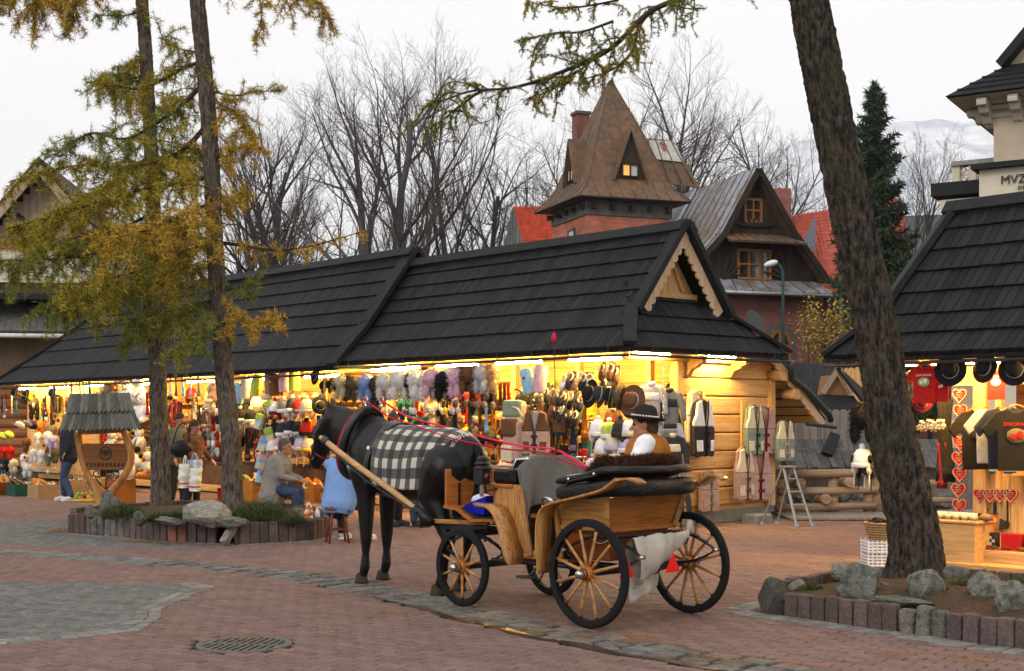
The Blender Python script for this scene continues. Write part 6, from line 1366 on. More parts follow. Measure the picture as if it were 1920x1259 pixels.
# canvas sack slung under the tub
m_canvas = M('canvas', (.42, .385, .33), .9, .15, 6, .4, 60)
def sackp(u, v):
    a = 2*PI*v; d = (.36*(1-u)**.8+.05)*.5; p = V3((-.25+.085*(1-.75*u)*math.sin(a), .38-.68*u, .71+.03*u-d*(1-math.cos(a))))
    return p+V3((noise.noise(p*11), .6*noise.noise(p*11+V3((5, 0, 0))), .8*noise.noise(p*11+V3((0, 5, 0)))))*.03
mb = MB(); mb.grid(sackp, 26, 24); SK = thing('canvas_sack', 'off-white canvas feed sack slung under the rear of the carriage', 'sack', CAR.w(0, 0, 0), CAR.a); mb.obj('bag', m_canvas, SK)
mb = MB(); mb.ell((-.24, -.33, .76), (.03, .035, .06), 12, amp=.4, fr=5); mb.obj('tied_neck', m_canvas, SK); mb = MB(); mb.tube([(-.25, -.3, .70), (-.25, -.3, .66), (-.24, -.29, .62)], .008, 6); mb.obj('tie', m_ironb, SK)
def flap(u, v): p = V3((-.24-.03*math.sin(u*5), .4-.38*u, .42-.2*v*(1-.55*u)-.02)); return p+V3((.02*noise.noise(p*8), 0, .01*noise.noise(p*14)))
mb = MB(); mb.grid(flap, 12, 8); o = mb.obj('loose_flap', m_canvas, SK); solid(o, .006)
# brown glove bundle by the door and steel hoop
mb = MB()
HB = thing('harness_bundle', 'bundle of brown leather straps with steel hoops on the carriage step seat', 'harness', CAR.w(.74, .2, .86), CAR.a)
for k in range(5): mb = MB(); mb.tube(spline([(-.12+.02*k, -.1+.03*k, 0), (-.05, -.02+.02*k, .06+.01*k), (.05+.01*k, .04, .05), (.1, .1-.02*k, .0)], 5), .016, 7, flat=.5); mb.obj('strap', M('brown_strap', (.075, .045, .03), .7, .3, 9), HB)
for k in range(2): mb = MB(); mb.tube([(.02+.07*math.cos(a), .1+.02*k+.03*math.sin(a), .055+.07*math.sin(a)) for a in [2*PI*i/20 for i in range(21)]], .007, 7); mb.obj('hoop', m_steel, HB)
mb = MB(); mb.box((.76, .05, .83), (.2, .75, .03)); o = mb.obj('seat_board', m_mahog, CT)
# ================================================================== HORSE
m_coat = M('black_coat', (.008, .0072, .007), .42, .4, 9, .12, 40, spec=.24)
m_hoof = M('dark_hoof', (.045, .035, .028), .7, .3, 10); m_hair = M('black_hair', (.01, .009, .009), .6, .3, 20, stretch=(8, 8, 1))
HS = thing('horse', 'black harnessed horse standing before the carriage, head hanging', 'horse', CAR.w(0, .06, 0), CAR.a)
RING = [(1.97, 1.24, .12, .09), (2.04, 1.25, .21, .17), (2.16, 1.25, .265, .25), (2.34, 1.235, .295, .295), (2.55, 1.215, .325, .305), (2.8, 1.2, .352, .318), (3.05, 1.2, .362, .315), (3.28, 1.235, .375, .295), (3.48, 1.29, .355, .27), (3.64, 1.31, .29, .235), (3.76, 1.30, .2, .17), (3.82, 1.29, .1, .09)]
def ring_at(x):
    for a, b in zip(RING, RING[1:]):
        if a[0] <= x <= b[0]: f = (x-a[0])/(b[0]-a[0]); return [a[i]+(b[i]-a[i])*f for i in range(1, 4)]
    return list(RING[0][1:] if x < RING[0][0] else RING[-1][1:])
mb = MB(); n = 24; vs = []
for x, zc, hh, hw in RING:
    for j in range(n): a = 2*PI*j/n; vs.append((x, hw*math.sin(a)*(1-.08*math.cos(a)), zc+hh*math.cos(a)))
k = len(RING); mb.add(vs, [(i*n+j, i*n+(j+1) % n, (i+1)*n+(j+1) % n, (i+1)*n+j) for i in range(k-1) for j in range(n)]+[tuple(range(n))[::-1], tuple((k-1)*n+j for j in range(n))])
mb.cap((3.2, 0, 1.46), (3.55, 0, 1.5), .13, .17, 14, .6, (0, 0, 1))
mb.chain([(3.5, 0, 1.40), (3.85, 0, 1.49), (4.1, 0, 1.56), (4.26, 0, 1.63)], [.27, .245, .215, .17], 16, .55, (0, 0, 1))
mb.chain([(4.26, 0, 1.63), (4.38, 0, 1.50), (4.50, 0, 1.33), (4.58, 0, 1.21)], [.15, .158, .112, .092], 14, .7, (0, 1, 0))
mb.cap((4.3, 0, 1.5), (4.34, 0, 1.42), .12, .1, 12, .8); mb.ell((4.6, 0, 1.17), (.07, .065, .07), 12)
for s in (1, -1): mb.cap((4.27, .065*s, 1.74), (4.25, .085*s, 1.86), .034, .008, 8); mb.ell((4.66, .04*s, 1.18), (.018, .02, .022), 8); mb.ell((4.43, .095*s, 1.5), (.035, .02, .03), 8)
yo = .17
def leg(y, P, rs): mb.chain([(x, y, z) for x, z in P], rs, 12)
leg(yo, [(3.5, 1.12), (3.47, .9), (3.465, .52), (3.465, .45), (3.475, .3), (3.485, .17), (3.515, .085)], [.16, .1, .066, .06, .038, .053, .044]); leg(-yo, [(3.52, 1.12), (3.55, .9), (3.575, .52), (3.575, .45), (3.58, .3), (3.585, .17), (3.615, .085)], [.16, .1, .066, .06, .038, .053, .044])
for y, dx in ((yo, -.03), (-yo, .06)): leg(y, [(2.25+dx, 1.18), (2.42+dx, .95), (2.3+dx, .72), (2.2+dx, .53), (2.255+dx, .42), (2.28+dx, .3), (2.3+dx, .17), (2.34+dx, .09)], [.235, .165, .105, .07, .056, .046, .055, .047])
hb = mb.obj('body', m_coat, HS); remesh(hb, .017, 3, .5)
for x, y in ((3.545, yo), (3.645, -yo), (2.34, yo), (2.43, -yo)):
    q = MB(); q.lathe([(0, 0), (.074, 0), (.07, .02), (.056, .085), (.04, .1), (0, .1)], 18, Matrix.Translation((x, y, 0)) @ Matrix.Shear('XY', 4, (.0, 0)) @ Matrix.Diagonal((1.12, .9, 1, 1))); q.obj('hoof', m_hoof, HS)
# tail and mane as hanks of hair
def hank(name, paths, r): 
    q = MB()
    for p in paths: q.tube(spline(p, 4), r, 5)
    return tag(q.obj(name, m_hair, HS), kind='stuff')
hank('tail', [[(2.0, .0, 1.42), (1.93+.02*math.sin(k), .03*math.cos(k*2.1), 1.3), (1.93+.04*math.sin(k*1.7), .05*math.sin(k*2.9), .95), (1.96+.05*math.sin(k*1.1), .06*math.sin(k*4.1), .6-.03*(k % 4))] for k in range(26)], .012)
hank('mane', [[(3.7+k*.022, 0, 1.71+.04*min(1, k/14)), (3.71+k*.022, -.07-.02*math.sin(k), 1.69), (3.70+k*.022, -.12, 1.55+.03*math.sin(k*3))] for k in range(26)], .012); hank('forelock', [[(4.3, .02*math.sin(k), 1.76), (4.38+.01*k % .05, .03*math.sin(k*2), 1.72), (4.45, .03*math.sin(k*2), 1.58)] for k in range(8)], .01)
# harness, each strap a part of the harness
HA = thing('horse_harness', 'black leather horse harness with red padded collar and steel rings', 'harness', CAR.w(0, .06, 0), CAR.a)
m_strap = M('harness_leather', (.02, .02, .022), .45, .3, 12, spec=.5); m_red = M('red_felt', (.45, .015, .02), .8, .2, 20)
def loop(cx, cz, rx, ry, rz, tilt, r, mat, name, n=36, flat=1, a0=0, a1=2*PI):
    pts = []
    for i in range(n+1): a = a0+(a1-a0)*i/n; pts.append((cx-tilt*math.cos(a)*rz, ry*math.sin(a), cz+rz*math.cos(a)))
    q = MB(); q.tube(pts, r, 10, flat=flat); return q.obj(name, mat, HA)
loop(3.79, 1.40, 0, .215, .345, .42, .045, m_strap, 'collar'); loop(3.83, 1.40, 0, .235, .35, .42, .022, m_red, 'collar_lining'); loop(3.745, 1.40, 0, .23, .36, .42, .018, m_ironb, 'hames')
for s in (1, -1):
    q = MB(); q.tube([(3.58+.0, .09*s, 1.74), (3.57, .1*s, 1.80)], .01, 6); q.obj('hame_tip', m_steel, HA); q = MB(); q.tube([(3.57+.035*math.cos(a), .1*s, 1.835+.035*math.sin(a)) for a in [2*PI*i/16 for i in range(17)]], .006, 6); q.obj('rein_ring', m_steel, HA)
    q = MB(); q.bar((3.9, .27*s, 1.33), (3.25, .325*s, 1.06), .015, .055, (0, s, 0)); q.obj('trace', m_strap, HA); q = MB(); q.bar((3.26, .335*s, 1.06), (2.32, .42*s, .78), .012, .045, (0, s, 0)); q.obj('trace', m_strap, HA)
def girth(x, w, grow_, name, mat, tilt=0, a0=-2.2, a1=2.2):
    zc, hh, hw = ring_at(x)
    def f(u, v): a = a0+(a1-a0)*u; return V3((x+(v-.5)*w+tilt*(1-math.cos(a)), (hw+grow_)*math.sin(a)*(1-.08*math.cos(a)), zc+(hh+grow_)*math.cos(a)))
    q = MB(); q.grid(f, 40, 1); o = q.obj(name, mat, HA); solid(o, .012, 1); return o
girth(3.18, .07, .016, 'saddle_strap', m_strap, .09); girth(3.13, .1, .03, 'saddle_pad', m_strap, .09, -.6, .6)
q = MB(); q.ell((3.24, .31, 1.36), (.022, .012, .022), 12); q.obj('rosette', M('white_rosette', (.7, .72, .75), .4), HA)
def hring(c, d, r, rr, mat, name):                          # strap round the head
    c = V3(c); d = V3(d).normalized(); a = V3((0, 1, 0)); b = d.cross(a).normalized(); q = MB(); q.tube([c+a*r[0]*math.cos(t)+b*r[1]*math.sin(t) for t in [2*PI*i/24 for i in range(25)]], rr, 6, flat=.6); return q.obj(name, mat, HA)
m_redstrap = M('red_brown_strap', (.16, .03, .02), .5, .3, 10)
hring((4.52, 0, 1.3), (.12, 0, -.17), (.09, .13), .013, m_redstrap, 'noseband'); hring((4.36, 0, 1.53), (.12, 0, -.13), (.125, .165), .012, m_strap, 'browband'); hring((4.28, 0, 1.6), (.1, 0, .02), (.12, .185), .011, m_strap, 'throat_lash')
for s in (1, -1): q = MB(); q.tube([(4.32, .1*s, 1.68), (4.42, .105*s, 1.48), (4.54, .08*s, 1.27)], .011, 6, flat=.5); q.obj('cheek_strap', m_strap, HA); q = MB(); q.box((4.43, .125*s, 1.52), (.1, .008, .09), Matrix.Rotation(R(35), 3, 'Y')); q.obj('blinker', m_strap, HA, bev=.003); q = MB(); q.tube([(4.55+.028*math.cos(a), .085*s, 1.245+.028*math.sin(a)) for a in [2*PI*i/14 for i in range(15)]], .005, 6); q.obj('bit_ring', m_steel, HA)
# shafts belong to the carriage
for y0, y1 in ((.43, .46), (-.33, -.36)):
    P_ = spline([(2.27, y0, .74), (2.7, y0+.0, .93), (3.4, y1, 1.23), (3.93, y1, 1.46)], 8); cpart('shaft', WOOD('ash_shaft', (.5, .31, .14), (.4, .22, .09), 0, 1, .45, .05, coat=.3), lambda m: m.tube(P_, [.034]*3+[.03]*(len(P_)-5)+[.026, .022], 12)); cpart('shaft_fitting', m_ironb, lambda m: m.tube([V3((2.2, y0*.95, .69)), V3((2.3, y0, .752)), V3((2.42, y0, .808))], [.036, .046, .045], 10)); cpart('shaft_tug', m_strap, lambda m: m.tube([V3((3.8, y1, 1.404)), V3((3.87, y1, 1.434))], .04, 10))
# reins
m_rein = M('red_rein', (.62, .015, .06), .6, .15, 20)
for s, zz in ((1, 0), (-1, .02)):
    o = top('rein', 'red woven rein running from the horse collar, '+('nearer of the two' if s > 0 else 'farther of the two'), 'rein', lambda m: m.tube(spline([(3.6, .06+.1*s, 1.835), (3.56, .06+.1*s, 1.83), (3.2, .06+.12*s, 1.68), (2.8, .06+.14*s, 1.60), (2.1, .06+.16*s, 1.46+zz), (1.5, .12*s+.05, 1.38+zz), (1.05, .08*s+.02, 1.355+zz), (.75, .05*s+.02, 1.27), (.5, .03*s, 1.2)], 10), .0115, 6, flat=.45), m_rein); o['group'] = 'red reins'
# plaid rug on the horse's back
def plaidmat():
    m = bpy.data.materials.new('buffalo_plaid'); m.use_nodes = True; N = m.node_tree.nodes; Lk = m.node_tree.links; P = N['Principled BSDF']; P.inputs['Roughness'].default_value = .95; P.inputs['Sheen Weight'].default_value = .2
    uv = N.new('ShaderNodeUVMap'); sp = N.new('ShaderNodeSeparateXYZ'); Lk.new(uv.outputs[0], sp.inputs[0]); st = []
    for i, nn in ((0, 7.0), (1, 9.0)):
        mu = N.new('ShaderNodeMath'); mu.operation = 'MULTIPLY'; mu.inputs[1].default_value = nn; Lk.new(sp.outputs[i], mu.inputs[0]); fr = N.new('ShaderNodeMath'); fr.operation = 'FRACT'; Lk.new(mu.outputs[0], fr.inputs[0]); gt = N.new('ShaderNodeMath'); gt.operation = 'GREATER_THAN'; gt.inputs[1].default_value = .5; Lk.new(fr.outputs[0], gt.inputs[0]); st.append(gt.outputs[0])
    ad = N.new('ShaderNodeMath'); ad.operation = 'ADD'; Lk.new(st[0], ad.inputs[0]); Lk.new(st[1], ad.inputs[1]); rp = N.new('ShaderNodeValToRGB'); rp.color_ramp.interpolation = 'CONSTANT'
    e = rp.color_ramp.elements; e[0].color = (.02, .02, .022, 1); e[1].position = .25; e[1].color = (.075, .072, .07, 1); e.new(.75).color = (.5, .46, .39, 1); ml = N.new('ShaderNodeMath'); ml.operation = 'MULTIPLY'; ml.inputs[1].default_value = .5; Lk.new(ad.outputs[0], ml.inputs[0]); Lk.new(ml.outputs[0], rp.inputs[0])
    nz = N.new('ShaderNodeTexNoise'); nz.inputs['Scale'].default_value = 180; tc = N.new('ShaderNodeTexCoord'); Lk.new(tc.outputs['Object'], nz.inputs[0]); bp = N.new('ShaderNodeBump'); bp.inputs['Strength'].default_value = .4; bp.inputs['Distance'].default_value = .004; Lk.new(nz.outputs[0], bp.inputs['Height']); Lk.new(bp.outputs[0], P.inputs['Normal']); Lk.new(rp.outputs[0], P.inputs['Base Color']); return m
def rugp(u, v):
    x = 3.2-1.1*u-.02*math.sin(v*9); a = -2.1+4.2*v; s = 1 if a > 0 else -1; aa = abs(a); x += .0*aa; zc, hh, hw = ring_at(x); g = .026+.008*math.sin(u*14+v*6)
    if aa < 1.6: return V3((x+(.06*u*aa), (hw+g)*math.sin(a)*(1-.08*math.cos(a)), zc+(hh+g)*math.cos(a)))
    q = (aa-1.6)*.36; return V3((x+.06*u*aa+.012*math.sin(u*20)*q*3, s*((hw+g)*1.0+.015*math.sin(u*17)*q*2), zc-.01-q*(1+.35*u)-.02*u))
nu, nv = 60, 84; mb = MB(); mb.grid(rugp, nu, nv); PB = thing('plaid_blanket', 'black and white checked wool blanket with fringe over the horse back', 'blanket', CAR.w(0, .06, 0), CAR.a); me = mb.mesh('cloth', plaidmat())
uvl = me.uv_layers.new(name='UVMap'); 
for poly in me.polygons:
    for li in poly.loop_indices: vi = me.loops[li].vertex_index; uvl.data[li].uv = ((vi % (nu+1))/nu, (vi//(nu+1))/nv)
co = link('cloth', me, PB); solid(co, .008, 1)
mb = MB()
for i in range(70):
    v = (i+.5)/70; p = rugp(1, v); t = V3((-.035-.015*random.random(), random.uniform(-.012, .012), -.03)); 
    for k in range(2): mb.tube([p, p+t*.5+V3((0, random.uniform(-.01, .01), 0)), p+t+V3((random.uniform(-.01, .01), random.uniform(-.012, .012), 0))], .0035, 4)
tag(mb.obj('fringe', M('cream_fringe', (.6, .56, .48), .95), PB), kind='stuff')
# ================================================================== PEOPLE
m_skin = M('skin', (.42, .2, .13), .55, .12, 10, .1, 60); m_shirt = M('white_cotton', (.8, .8, .82), .85, .05, 8, .2, 30)
m_jean = M('blue_denim', (.045, .065, .13), .9, .25, 14, .2, 120); m_dark = M('dark_cloth', (.02, .02, .024), .9, .3, 10, .2, 60); m_dkgreen = M('dark_trouser', (.025, .03, .028), .9, .2, 10)
m_hairbr = M('brown_hair', (.06, .032, .018), .7, .35, 30, .5, 90); m_hairgy = M('grey_hair', (.11, .1, .09), .7, .35, 30, .5, 90); m_hairbk = M('dark_hair', (.018, .013, .011), .7, .3, 30, .5, 90)
m_white = M('white_shoe', (.65, .65, .66), .6, .1, 12); m_bshoe = M('dark_shoe', (.03, .028, .027), .6, .2, 12)
def person(label, loc, rz, J, top_m, leg_m, hair_m, shoe_m, head=(0, 0), vest=None, group=None, long=0, build=1.0, hairlen=0, hood=None, collar=True, glasses=False, vs=.6):
    """J: joints in the person's frame (x forward, y left, z up): pelvis, chest, neck, head and per side shoulder, elbow, wrist, hip, knee, ankle"""
    t = thing('person', label, 'person', loc, rz, group); B = build
    pe, ch, ne, he = (V3(J[k]) for k in ('pelvis', 'chest', 'neck', 'head')); hy = Matrix.Rotation(head[0], 3, 'Z') @ Matrix.Rotation(head[1], 3, 'Y')
    def H(x, y, z): return he+hy @ V3((x, y, z))
    mb = MB(); mb.chain([pe, pe.lerp(ch, .5), ch], [.12, .115, .12], 12); mb.cap(ch, ne, .09, .052, 12); mb.cap(ne, H(-.01, 0, -.03), .053, .058, 12)
    mb.ell(H(0, 0, .03), (.098, .076, .105), 16, hy); mb.ell(H(.02, 0, -.05), (.075, .06, .075), 14, hy); mb.ell(H(.07, 0, -.095), (.028, .03, .022), 10, hy)
    mb.cap(H(.09, 0, .01), H(.118, 0, -.028), .011, .016, 8); mb.ell(H(.086, 0, .035), (.014, .05, .012), 8, hy); mb.ell(H(.09, 0, -.066), (.014, .024, .012), 8, hy)
    for s in (1, -1): mb.ell(H(-.005, .078*s, -.005), (.02, .011, .032), 8, hy); mb.ell(H(.06, .04*s, -.03), (.03, .022, .022), 8, hy)
    tj = MB(); up = V3((0, 0, 1)); ax = (ch-pe).normalized()
    tj.chain([pe-ax*(.04+long), pe.lerp(ch, .35), ch, ch.lerp(ne, .45)], [.175*B, .165*B, .172*B, .12], 16, 1.25, (1, 0, 0)); lj = MB(); vj = MB()
    for s, n in ((1, 'L'), (-1, 'R')):
        sh, el, wr, hi, kn, an = (V3(J[k+n]) for k in ('sho', 'elb', 'wri', 'hip', 'kne', 'ank'))
        mb.chain([ch.lerp(sh, .5), sh, el, wr], [.07, .055, .042, .029], 10); mb.chain([hi, kn, an], [.085, .055, .038], 10)
        d = (wr-el).normalized(); side = d.cross(V3((0, 0, 1))); side = side.normalized() if side.length > .1 else V3((0, 1, 0)); pal = wr+d*.075; mb.cap(wr, pal, .03, .034, 10, .5, tuple(side))
        for f in range(4): o = side*(.03-.02*f); b0 = pal+o; L = (.068, .078, .072, .055)[f]; b1 = b0+d*L*.5-up*.006; mb.chain([b0, b1, b1+d*L*.3-up*.022], [.0095, .009, .008], 6)
        b0 = wr+d*.03+side*.03; mb.chain([b0, b0+d*.03+side*.022, b0+d*.06+side*.022-up*.008], [.011, .010, .0085], 6)
        tj.chain([ch.lerp(sh, .6)+V3((0, 0, .02)), sh], [.095, .082], 12); tj.chain([sh, sh.lerp(el, .55), el, el.lerp(wr, .5), el.lerp(wr, .93)], [.08, .068, .06, .053, .046], 12)
        lj.chain([hi+V3((0, 0, .03)), hi.lerp(kn, .5), kn, kn.lerp(an, .5), an+V3((0, 0, .02))], [.118*B, .098, .078, .072, .062], 12); lj.cap(pe, hi, .13*B, .12*B)
        fo = J.get('foot'+n, .0); fd = V3((math.cos(fo), math.sin(fo), 0)); q = MB(); q.chain([an+V3((0, 0, -.02)), an+fd*.07+V3((0, 0, -.045)), an+fd*.16+V3((0, 0, -.055))], [.048, .045, .036], 12); q.bar(an-fd*.05+V3((0, 0, -.088)), an+fd*.19+V3((0, 0, -.088)), .075, .022); so = q.obj('shoe', shoe_m, t); remesh(so, .009, 4)
    bo = mb.obj('body', m_skin, t); remesh(bo, .0095, 3, .4)
    jo = tj.obj('jacket' if not vest else 'shirt', top_m, t); remesh(jo, .013, 4, .5); lo = lj.obj('trousers', leg_m, t); remesh(lo, .014, 5, .5)
    for o_, a_, f_ in ((jo, .018, .09), (lo, .012, .07)):
        tx = bpy.data.textures.new('folds', 'CLOUDS'); tx.noise_scale = f_; dm = o_.modifiers.new('folds', 'DISPLACE'); dm.texture = tx; dm.strength = a_*1.6; dm.mid_level = .5
    if vest:
        v = MB(); v.chain([pe-ax*.05, pe.lerp(ch, .35), ch, ch.lerp(ne, .5)], [.188*B, .180*B, .188*B, .13], 16, 1.25, (1, 0, 0))
        for n in 'LR': v.cap(ch, V3(J['sho'+n])*vs+ch*(1-vs)+V3((0, 0, .03)), .11, .06+.04*vs, 12)
        vo = v.obj('vest', vest, t); remesh(vo, .013, 4)
    if collar: q = MB(); q.lathe([(.075, -.02), (.082, .03), (.07, .05), (.064, .02)], 16, Matrix.Translation(ne-V3((0, 0, .02)))); q.obj('collar', vest or top_m, t)
    h = MB(); h.ell(H(-.018, 0, .052), (.106, .086, .098), 18, hy, amp=.12, fr=7); h.ell(H(-.055, 0, -.0-.02*hairlen), (.068, .078, .09+.05*hairlen), 14, hy, amp=.12, fr=7)
    ho = h.obj('hair', hair_m, t); remesh(ho, .011, 2, .4)
    if hood: q = MB(); q.ell(ne+V3((-.1, 0, .0)), (.1, .15, .075), 14, amp=.15); q.obj('hood', hood, t)
    for s in (1, -1): q = MB(); q.ell(H(.083, .034*s, .012), (.012, .015, .009), 10, hy); q.obj('eye', m_hairbk, t)
    if glasses:
        for s in (1, -1): q = MB(); q.tube([H(.1, .036*s+.02*math.cos(a), .012+.016*math.sin(a)) for a in [2*PI*i/12 for i in range(13)]], .003, 5); q.obj('glasses_rim', m_dark, t)
    return t, H, hy
def stand(H=1.75, arms=((.05, .05), (.05, .05)), stride=.0, lean=0):
    k = H/1.75; J = dict(pelvis=(0, 0, .93*k), chest=(lean*.5, 0, 1.3*k), neck=(lean*.8, 0, 1.46*k), head=(lean+.02, 0, 1.62*k))
    for s, n, (ax_, az) in ((1, 'L', arms[0]), (-1, 'R', arms[1])):
        J['sho'+n] = (lean*.7, .18*s, 1.4*k); J['elb'+n] = (lean*.7+ax_*.4, .23*s, 1.13*k+az*.3); J['wri'+n] = (lean*.7+ax_*1.0+.05, .22*s, .9*k+az); J['hip'+n] = (0, .09*s, .9*k); J['kne'+n] = (.03+stride*.5*s, .1*s, .5*k); J['ank'+n] = (stride*s, .1*s, .1)
    return J
def sit(zs, lean=.05, arms=(.28, .28), knee=.42, spread=.12, H=1.72, ank=None):
    k = H/1.72; z = zs+.09; J = dict(pelvis=(0, 0, z), chest=(lean, 0, z+.37*k), neck=(lean*1.7, 0, z+.53*k), head=(lean*2+.03, 0, z+.69*k))
    for s, n, a in ((1, 'L', arms[0]), (-1, 'R', arms[1])):
        J['sho'+n] = (lean*1.4, .18*s, z+.46*k); J['elb'+n] = (lean+a*.35, .22*s, z+.2*k); J['wri'+n] = (lean+a, .14*s, z+.14*k); J['hip'+n] = (.03, .1*s, z-.02); J['kne'+n] = (knee, spread*s*1.3, zs+.02); J['ank'+n] = ((ank if ank is not None else knee), spread*s*1.2, .1)
    return J
# the driver on the rear seat
m_vestbr = M('tan_suede', (.33, .12, .02), .85, .2, 9, .2, 60)
J = sit(.89, -.03, (.33, .33), .45, .12, 1.74); J['neck'] = (-.03, 0, 1.48); J['head'] = (.0, 0, 1.595); 
J['elbL'] = (.02, .3, 1.27); J['wriL'] = (.26, .14, 1.32); J['shoL'] = (-.05, .2, 1.44)
for n in 'LR': J['ank'+n] = (.5, J['ank'+n][1], .58)
DR, Hd, hyd = person('person in white shirt, tan vest and round black hat sitting in the carriage', CAR.w(.2, -.27, 0), math.atan2(.30, -.95), J, m_shirt, m_dark, m_hairbr, m_bshoe, (R(10), R(4)), m_vestbr, None, 0, 1.05, .5)
m_feltbr = M('dark_brown_felt', (.028, .02, .017), .85, .2, 20, .2, 100); HM = Matrix.Translation(Hd(-.008, 0, .058)) @ hyd.to_4x4() @ Matrix.Rotation(R(-10), 4, 'Y')
q = MB(); q.lathe([(0, .118), (.05, .114), (.085, .095), (.102, .055), (.108, .0), (.155, -.012), (.182, .004), (.184, .012), (.155, -.002), (.1, .006)], 28, HM); hat = q.obj('hat', m_feltbr, DR)
for k in range(26):
    a = 2*PI*k/26; q = MB(); q.ell(HM @ V3((.111*math.cos(a), .111*math.sin(a), .018)), (.011, .011, .008), 8); q.obj('shell', M('white_shell', (.75, .73, .7), .4), hat)
# grey coat on a low stool, blue fleece on a round stool
m_coatg = M('grey_jacket', (.26, .24, .225), .9, .12, 10, .25, 80); m_fleece = M('blue_fleece', (.17, .29, .56), .95, .1, 8, .25, 50)
person('person in a long grey jacket sitting side-on on a stool', (-3.82, 21.4, 0), R(-8), sit(.45, .08, (.33, .33), .40, .09, 1.62), m_coatg, m_jean, m_hairgy, m_bshoe, (R(-5), 0), long=.12, build=1.22)
JB = sit(.47, .1, (.3, .3), .36, .17, 1.58)
for s, n in ((1, 'L'), (-1, 'R')): JB['sho'+n] = (.12, .215*s, 1.0); JB['elb'+n] = (.16, .31*s, .76); JB['wri'+n] = (.36, .16*s, .66)
person('broad-backed person in a pale blue fleece sitting on the round stool', (-2.3, 17.75, 0), R(62), JB, m_dark, m_dark, m_hairgy, m_white, (0, R(15)), m_fleece, build=1.08, long=.03, vs=1.02)
# shoppers
m_olive = M('olive_vest', (.12, .125, .09), .9, .2, 8); m_browncoat = M('brown_coat', (.13, .068, .032), .95, .2, 10, .3, 60)
person('person in olive vest standing and looking down at the goods', (-6.35, 25.3, 0), R(-28), stand(1.74, ((.12, .1), (.05, .02)), .05, .05), M('grey_sweater', (.12, .13, .115), .9, .2, 9), m_dkgreen, m_hairbr, m_bshoe, (R(-15), R(18)), m_olive, 'shoppers at the stalls')
person('person in a hooded brown coat holding plastic bags', (-5.86, 24.4, 0), R(-15), stand(1.6, ((.2, .08), (.12, .0)), .04, .04), m_browncoat, m_dark, m_hairbr, m_bshoe, (R(-10), R(20)), None, 'shoppers at the stalls', .28, 1.08, .6, m_browncoat)
J = stand(1.72, ((.05, .1), (.02, .02)), .0); J['kneR'] = (.08, -.0, .5); J['ankR'] = (-.02, .16, .1); J['ankL'] = (.05, -.14, .1); J['kneL'] = (.1, .02, .5)
person('person in dark jacket and blue jeans with crossed legs behind the carved sign', (-8.85, 26.6, 0), R(-150), J, M('navy_jacket', (.022, .024, .035), .9, .2, 8), m_jean, m_hairbk, m_white, (0, 0), None, 'shoppers at the stalls')
person('person in glasses and black jacket standing behind the horse neck', (-1.82, 20.4, 0), R(-20), stand(1.72, ((.15, .15), (.1, .1)), .04), m_dark, m_dark, m_hairbr, m_bshoe, (R(-10), R(6)), None, 'shoppers at the stalls', glasses=True)
person('person all in black with back turned behind the plaid blanket', (-1.42, 20.2, 0), R(60), stand(1.6, ((.15, .2), (.2, .1)), .03), m_dark, m_jean, m_hairbk, m_bshoe, (0, R(10)), None, 'shoppers at the stalls', hairlen=1)
# stools
def stool(label, loc, rz, h, r, mat, low=False):
    t = thing('stool', label, 'stool', loc, rz, 'stools of the stallholders'); q = MB(); q.lathe([(0, h-.035), (r*.95, h-.035), (r, h-.02), (r*.97, h), (0, h+.003)], 24); q.obj('seat', mat, t)
    for k in range(4):
        a = PI/4+k*PI/2; q = MB(); q.tube([(r*.62*math.cos(a), r*.62*math.sin(a), h-.03), (r*.78*math.cos(a), r*.78*math.sin(a), h*.55), (r*.82*math.cos(a), r*.82*math.sin(a), h*.42), (r*1.02*math.cos(a), r*1.02*math.sin(a), 0)], [.017, .022, .016, .014], 10); q.obj('leg', mat, t)
        b = a+PI/2; q = MB(); q.tube([(r*.86*math.cos(a), r*.86*math.sin(a), h*.38+.05*(k % 2)), (r*.86*math.cos(b), r*.86*math.sin(b), h*.38+.05*(k % 2))], .011, 8); q.obj('rung', mat, t)
m_cherry = M('cherry_stain', (.13, .035, .015), .35, .25, 8, coat=.3)
stool('round dark red wooden stool under the blue fleece', (-2.32, 17.72, 0), .3, .47, .18, m_cherry); stool('pale wooden stool under the person in grey', (-3.82, 21.4, 0), .4, .45, .16, m_pinev)
# carrier bags
def bag(label, p, s, mat, rz=0, stripe=None, n='carrier_bag'):
    t = thing(n, label, 'bag', p, rz, 'carrier bags held by the shoppers'); q = MB()
    def f(u, v): a = 2*PI*u; w = (.13+.05*math.sin(v*PI*.8+.3))*(1-.0*v); pt = V3((math.cos(a)*w*.55, math.sin(a)*w, -v)); pt += V3((noise.noise(pt*9), noise.noise(pt*9+V3((4, 0, 0))), 0))*.03; return V3((pt.x*s, pt.y*s, -.12*s-v*.36*s))
    q.grid(f, 20, 10); o = q.obj('sack', mat, t); q = MB(); q.add([f(i/20, 1) for i in range(20)], [tuple(range(20))]); q.obj('bottom', mat, t)
    for k in (1, -1): q = MB(); q.tube(spline([(.02*k, -.08*s, -.13*s), (.01*k, -.03*s, -.02*s), (.0, 0, 0), (.01*k, .03*s, -.02*s), (.02*k, .08*s, -.13*s)], 4), .008, 5); q.obj('handle', mat, t)
    if stripe: q = MB(); q.grid(lambda u, v: f(u, .78+v*.06)*1.0+V3((math.cos(2*PI*u), math.sin(2*PI*u), 0))*.004, 20, 1); q.obj('stripe', stripe, t)
m_plw = M('white_plastic_film', (.72, .74, .66), .4, .08, 6); m_plb = M('blue_white_film', (.42, .5, .66), .35, .15, 5); m_red2 = M('red_print', (.6, .02, .02), .5)
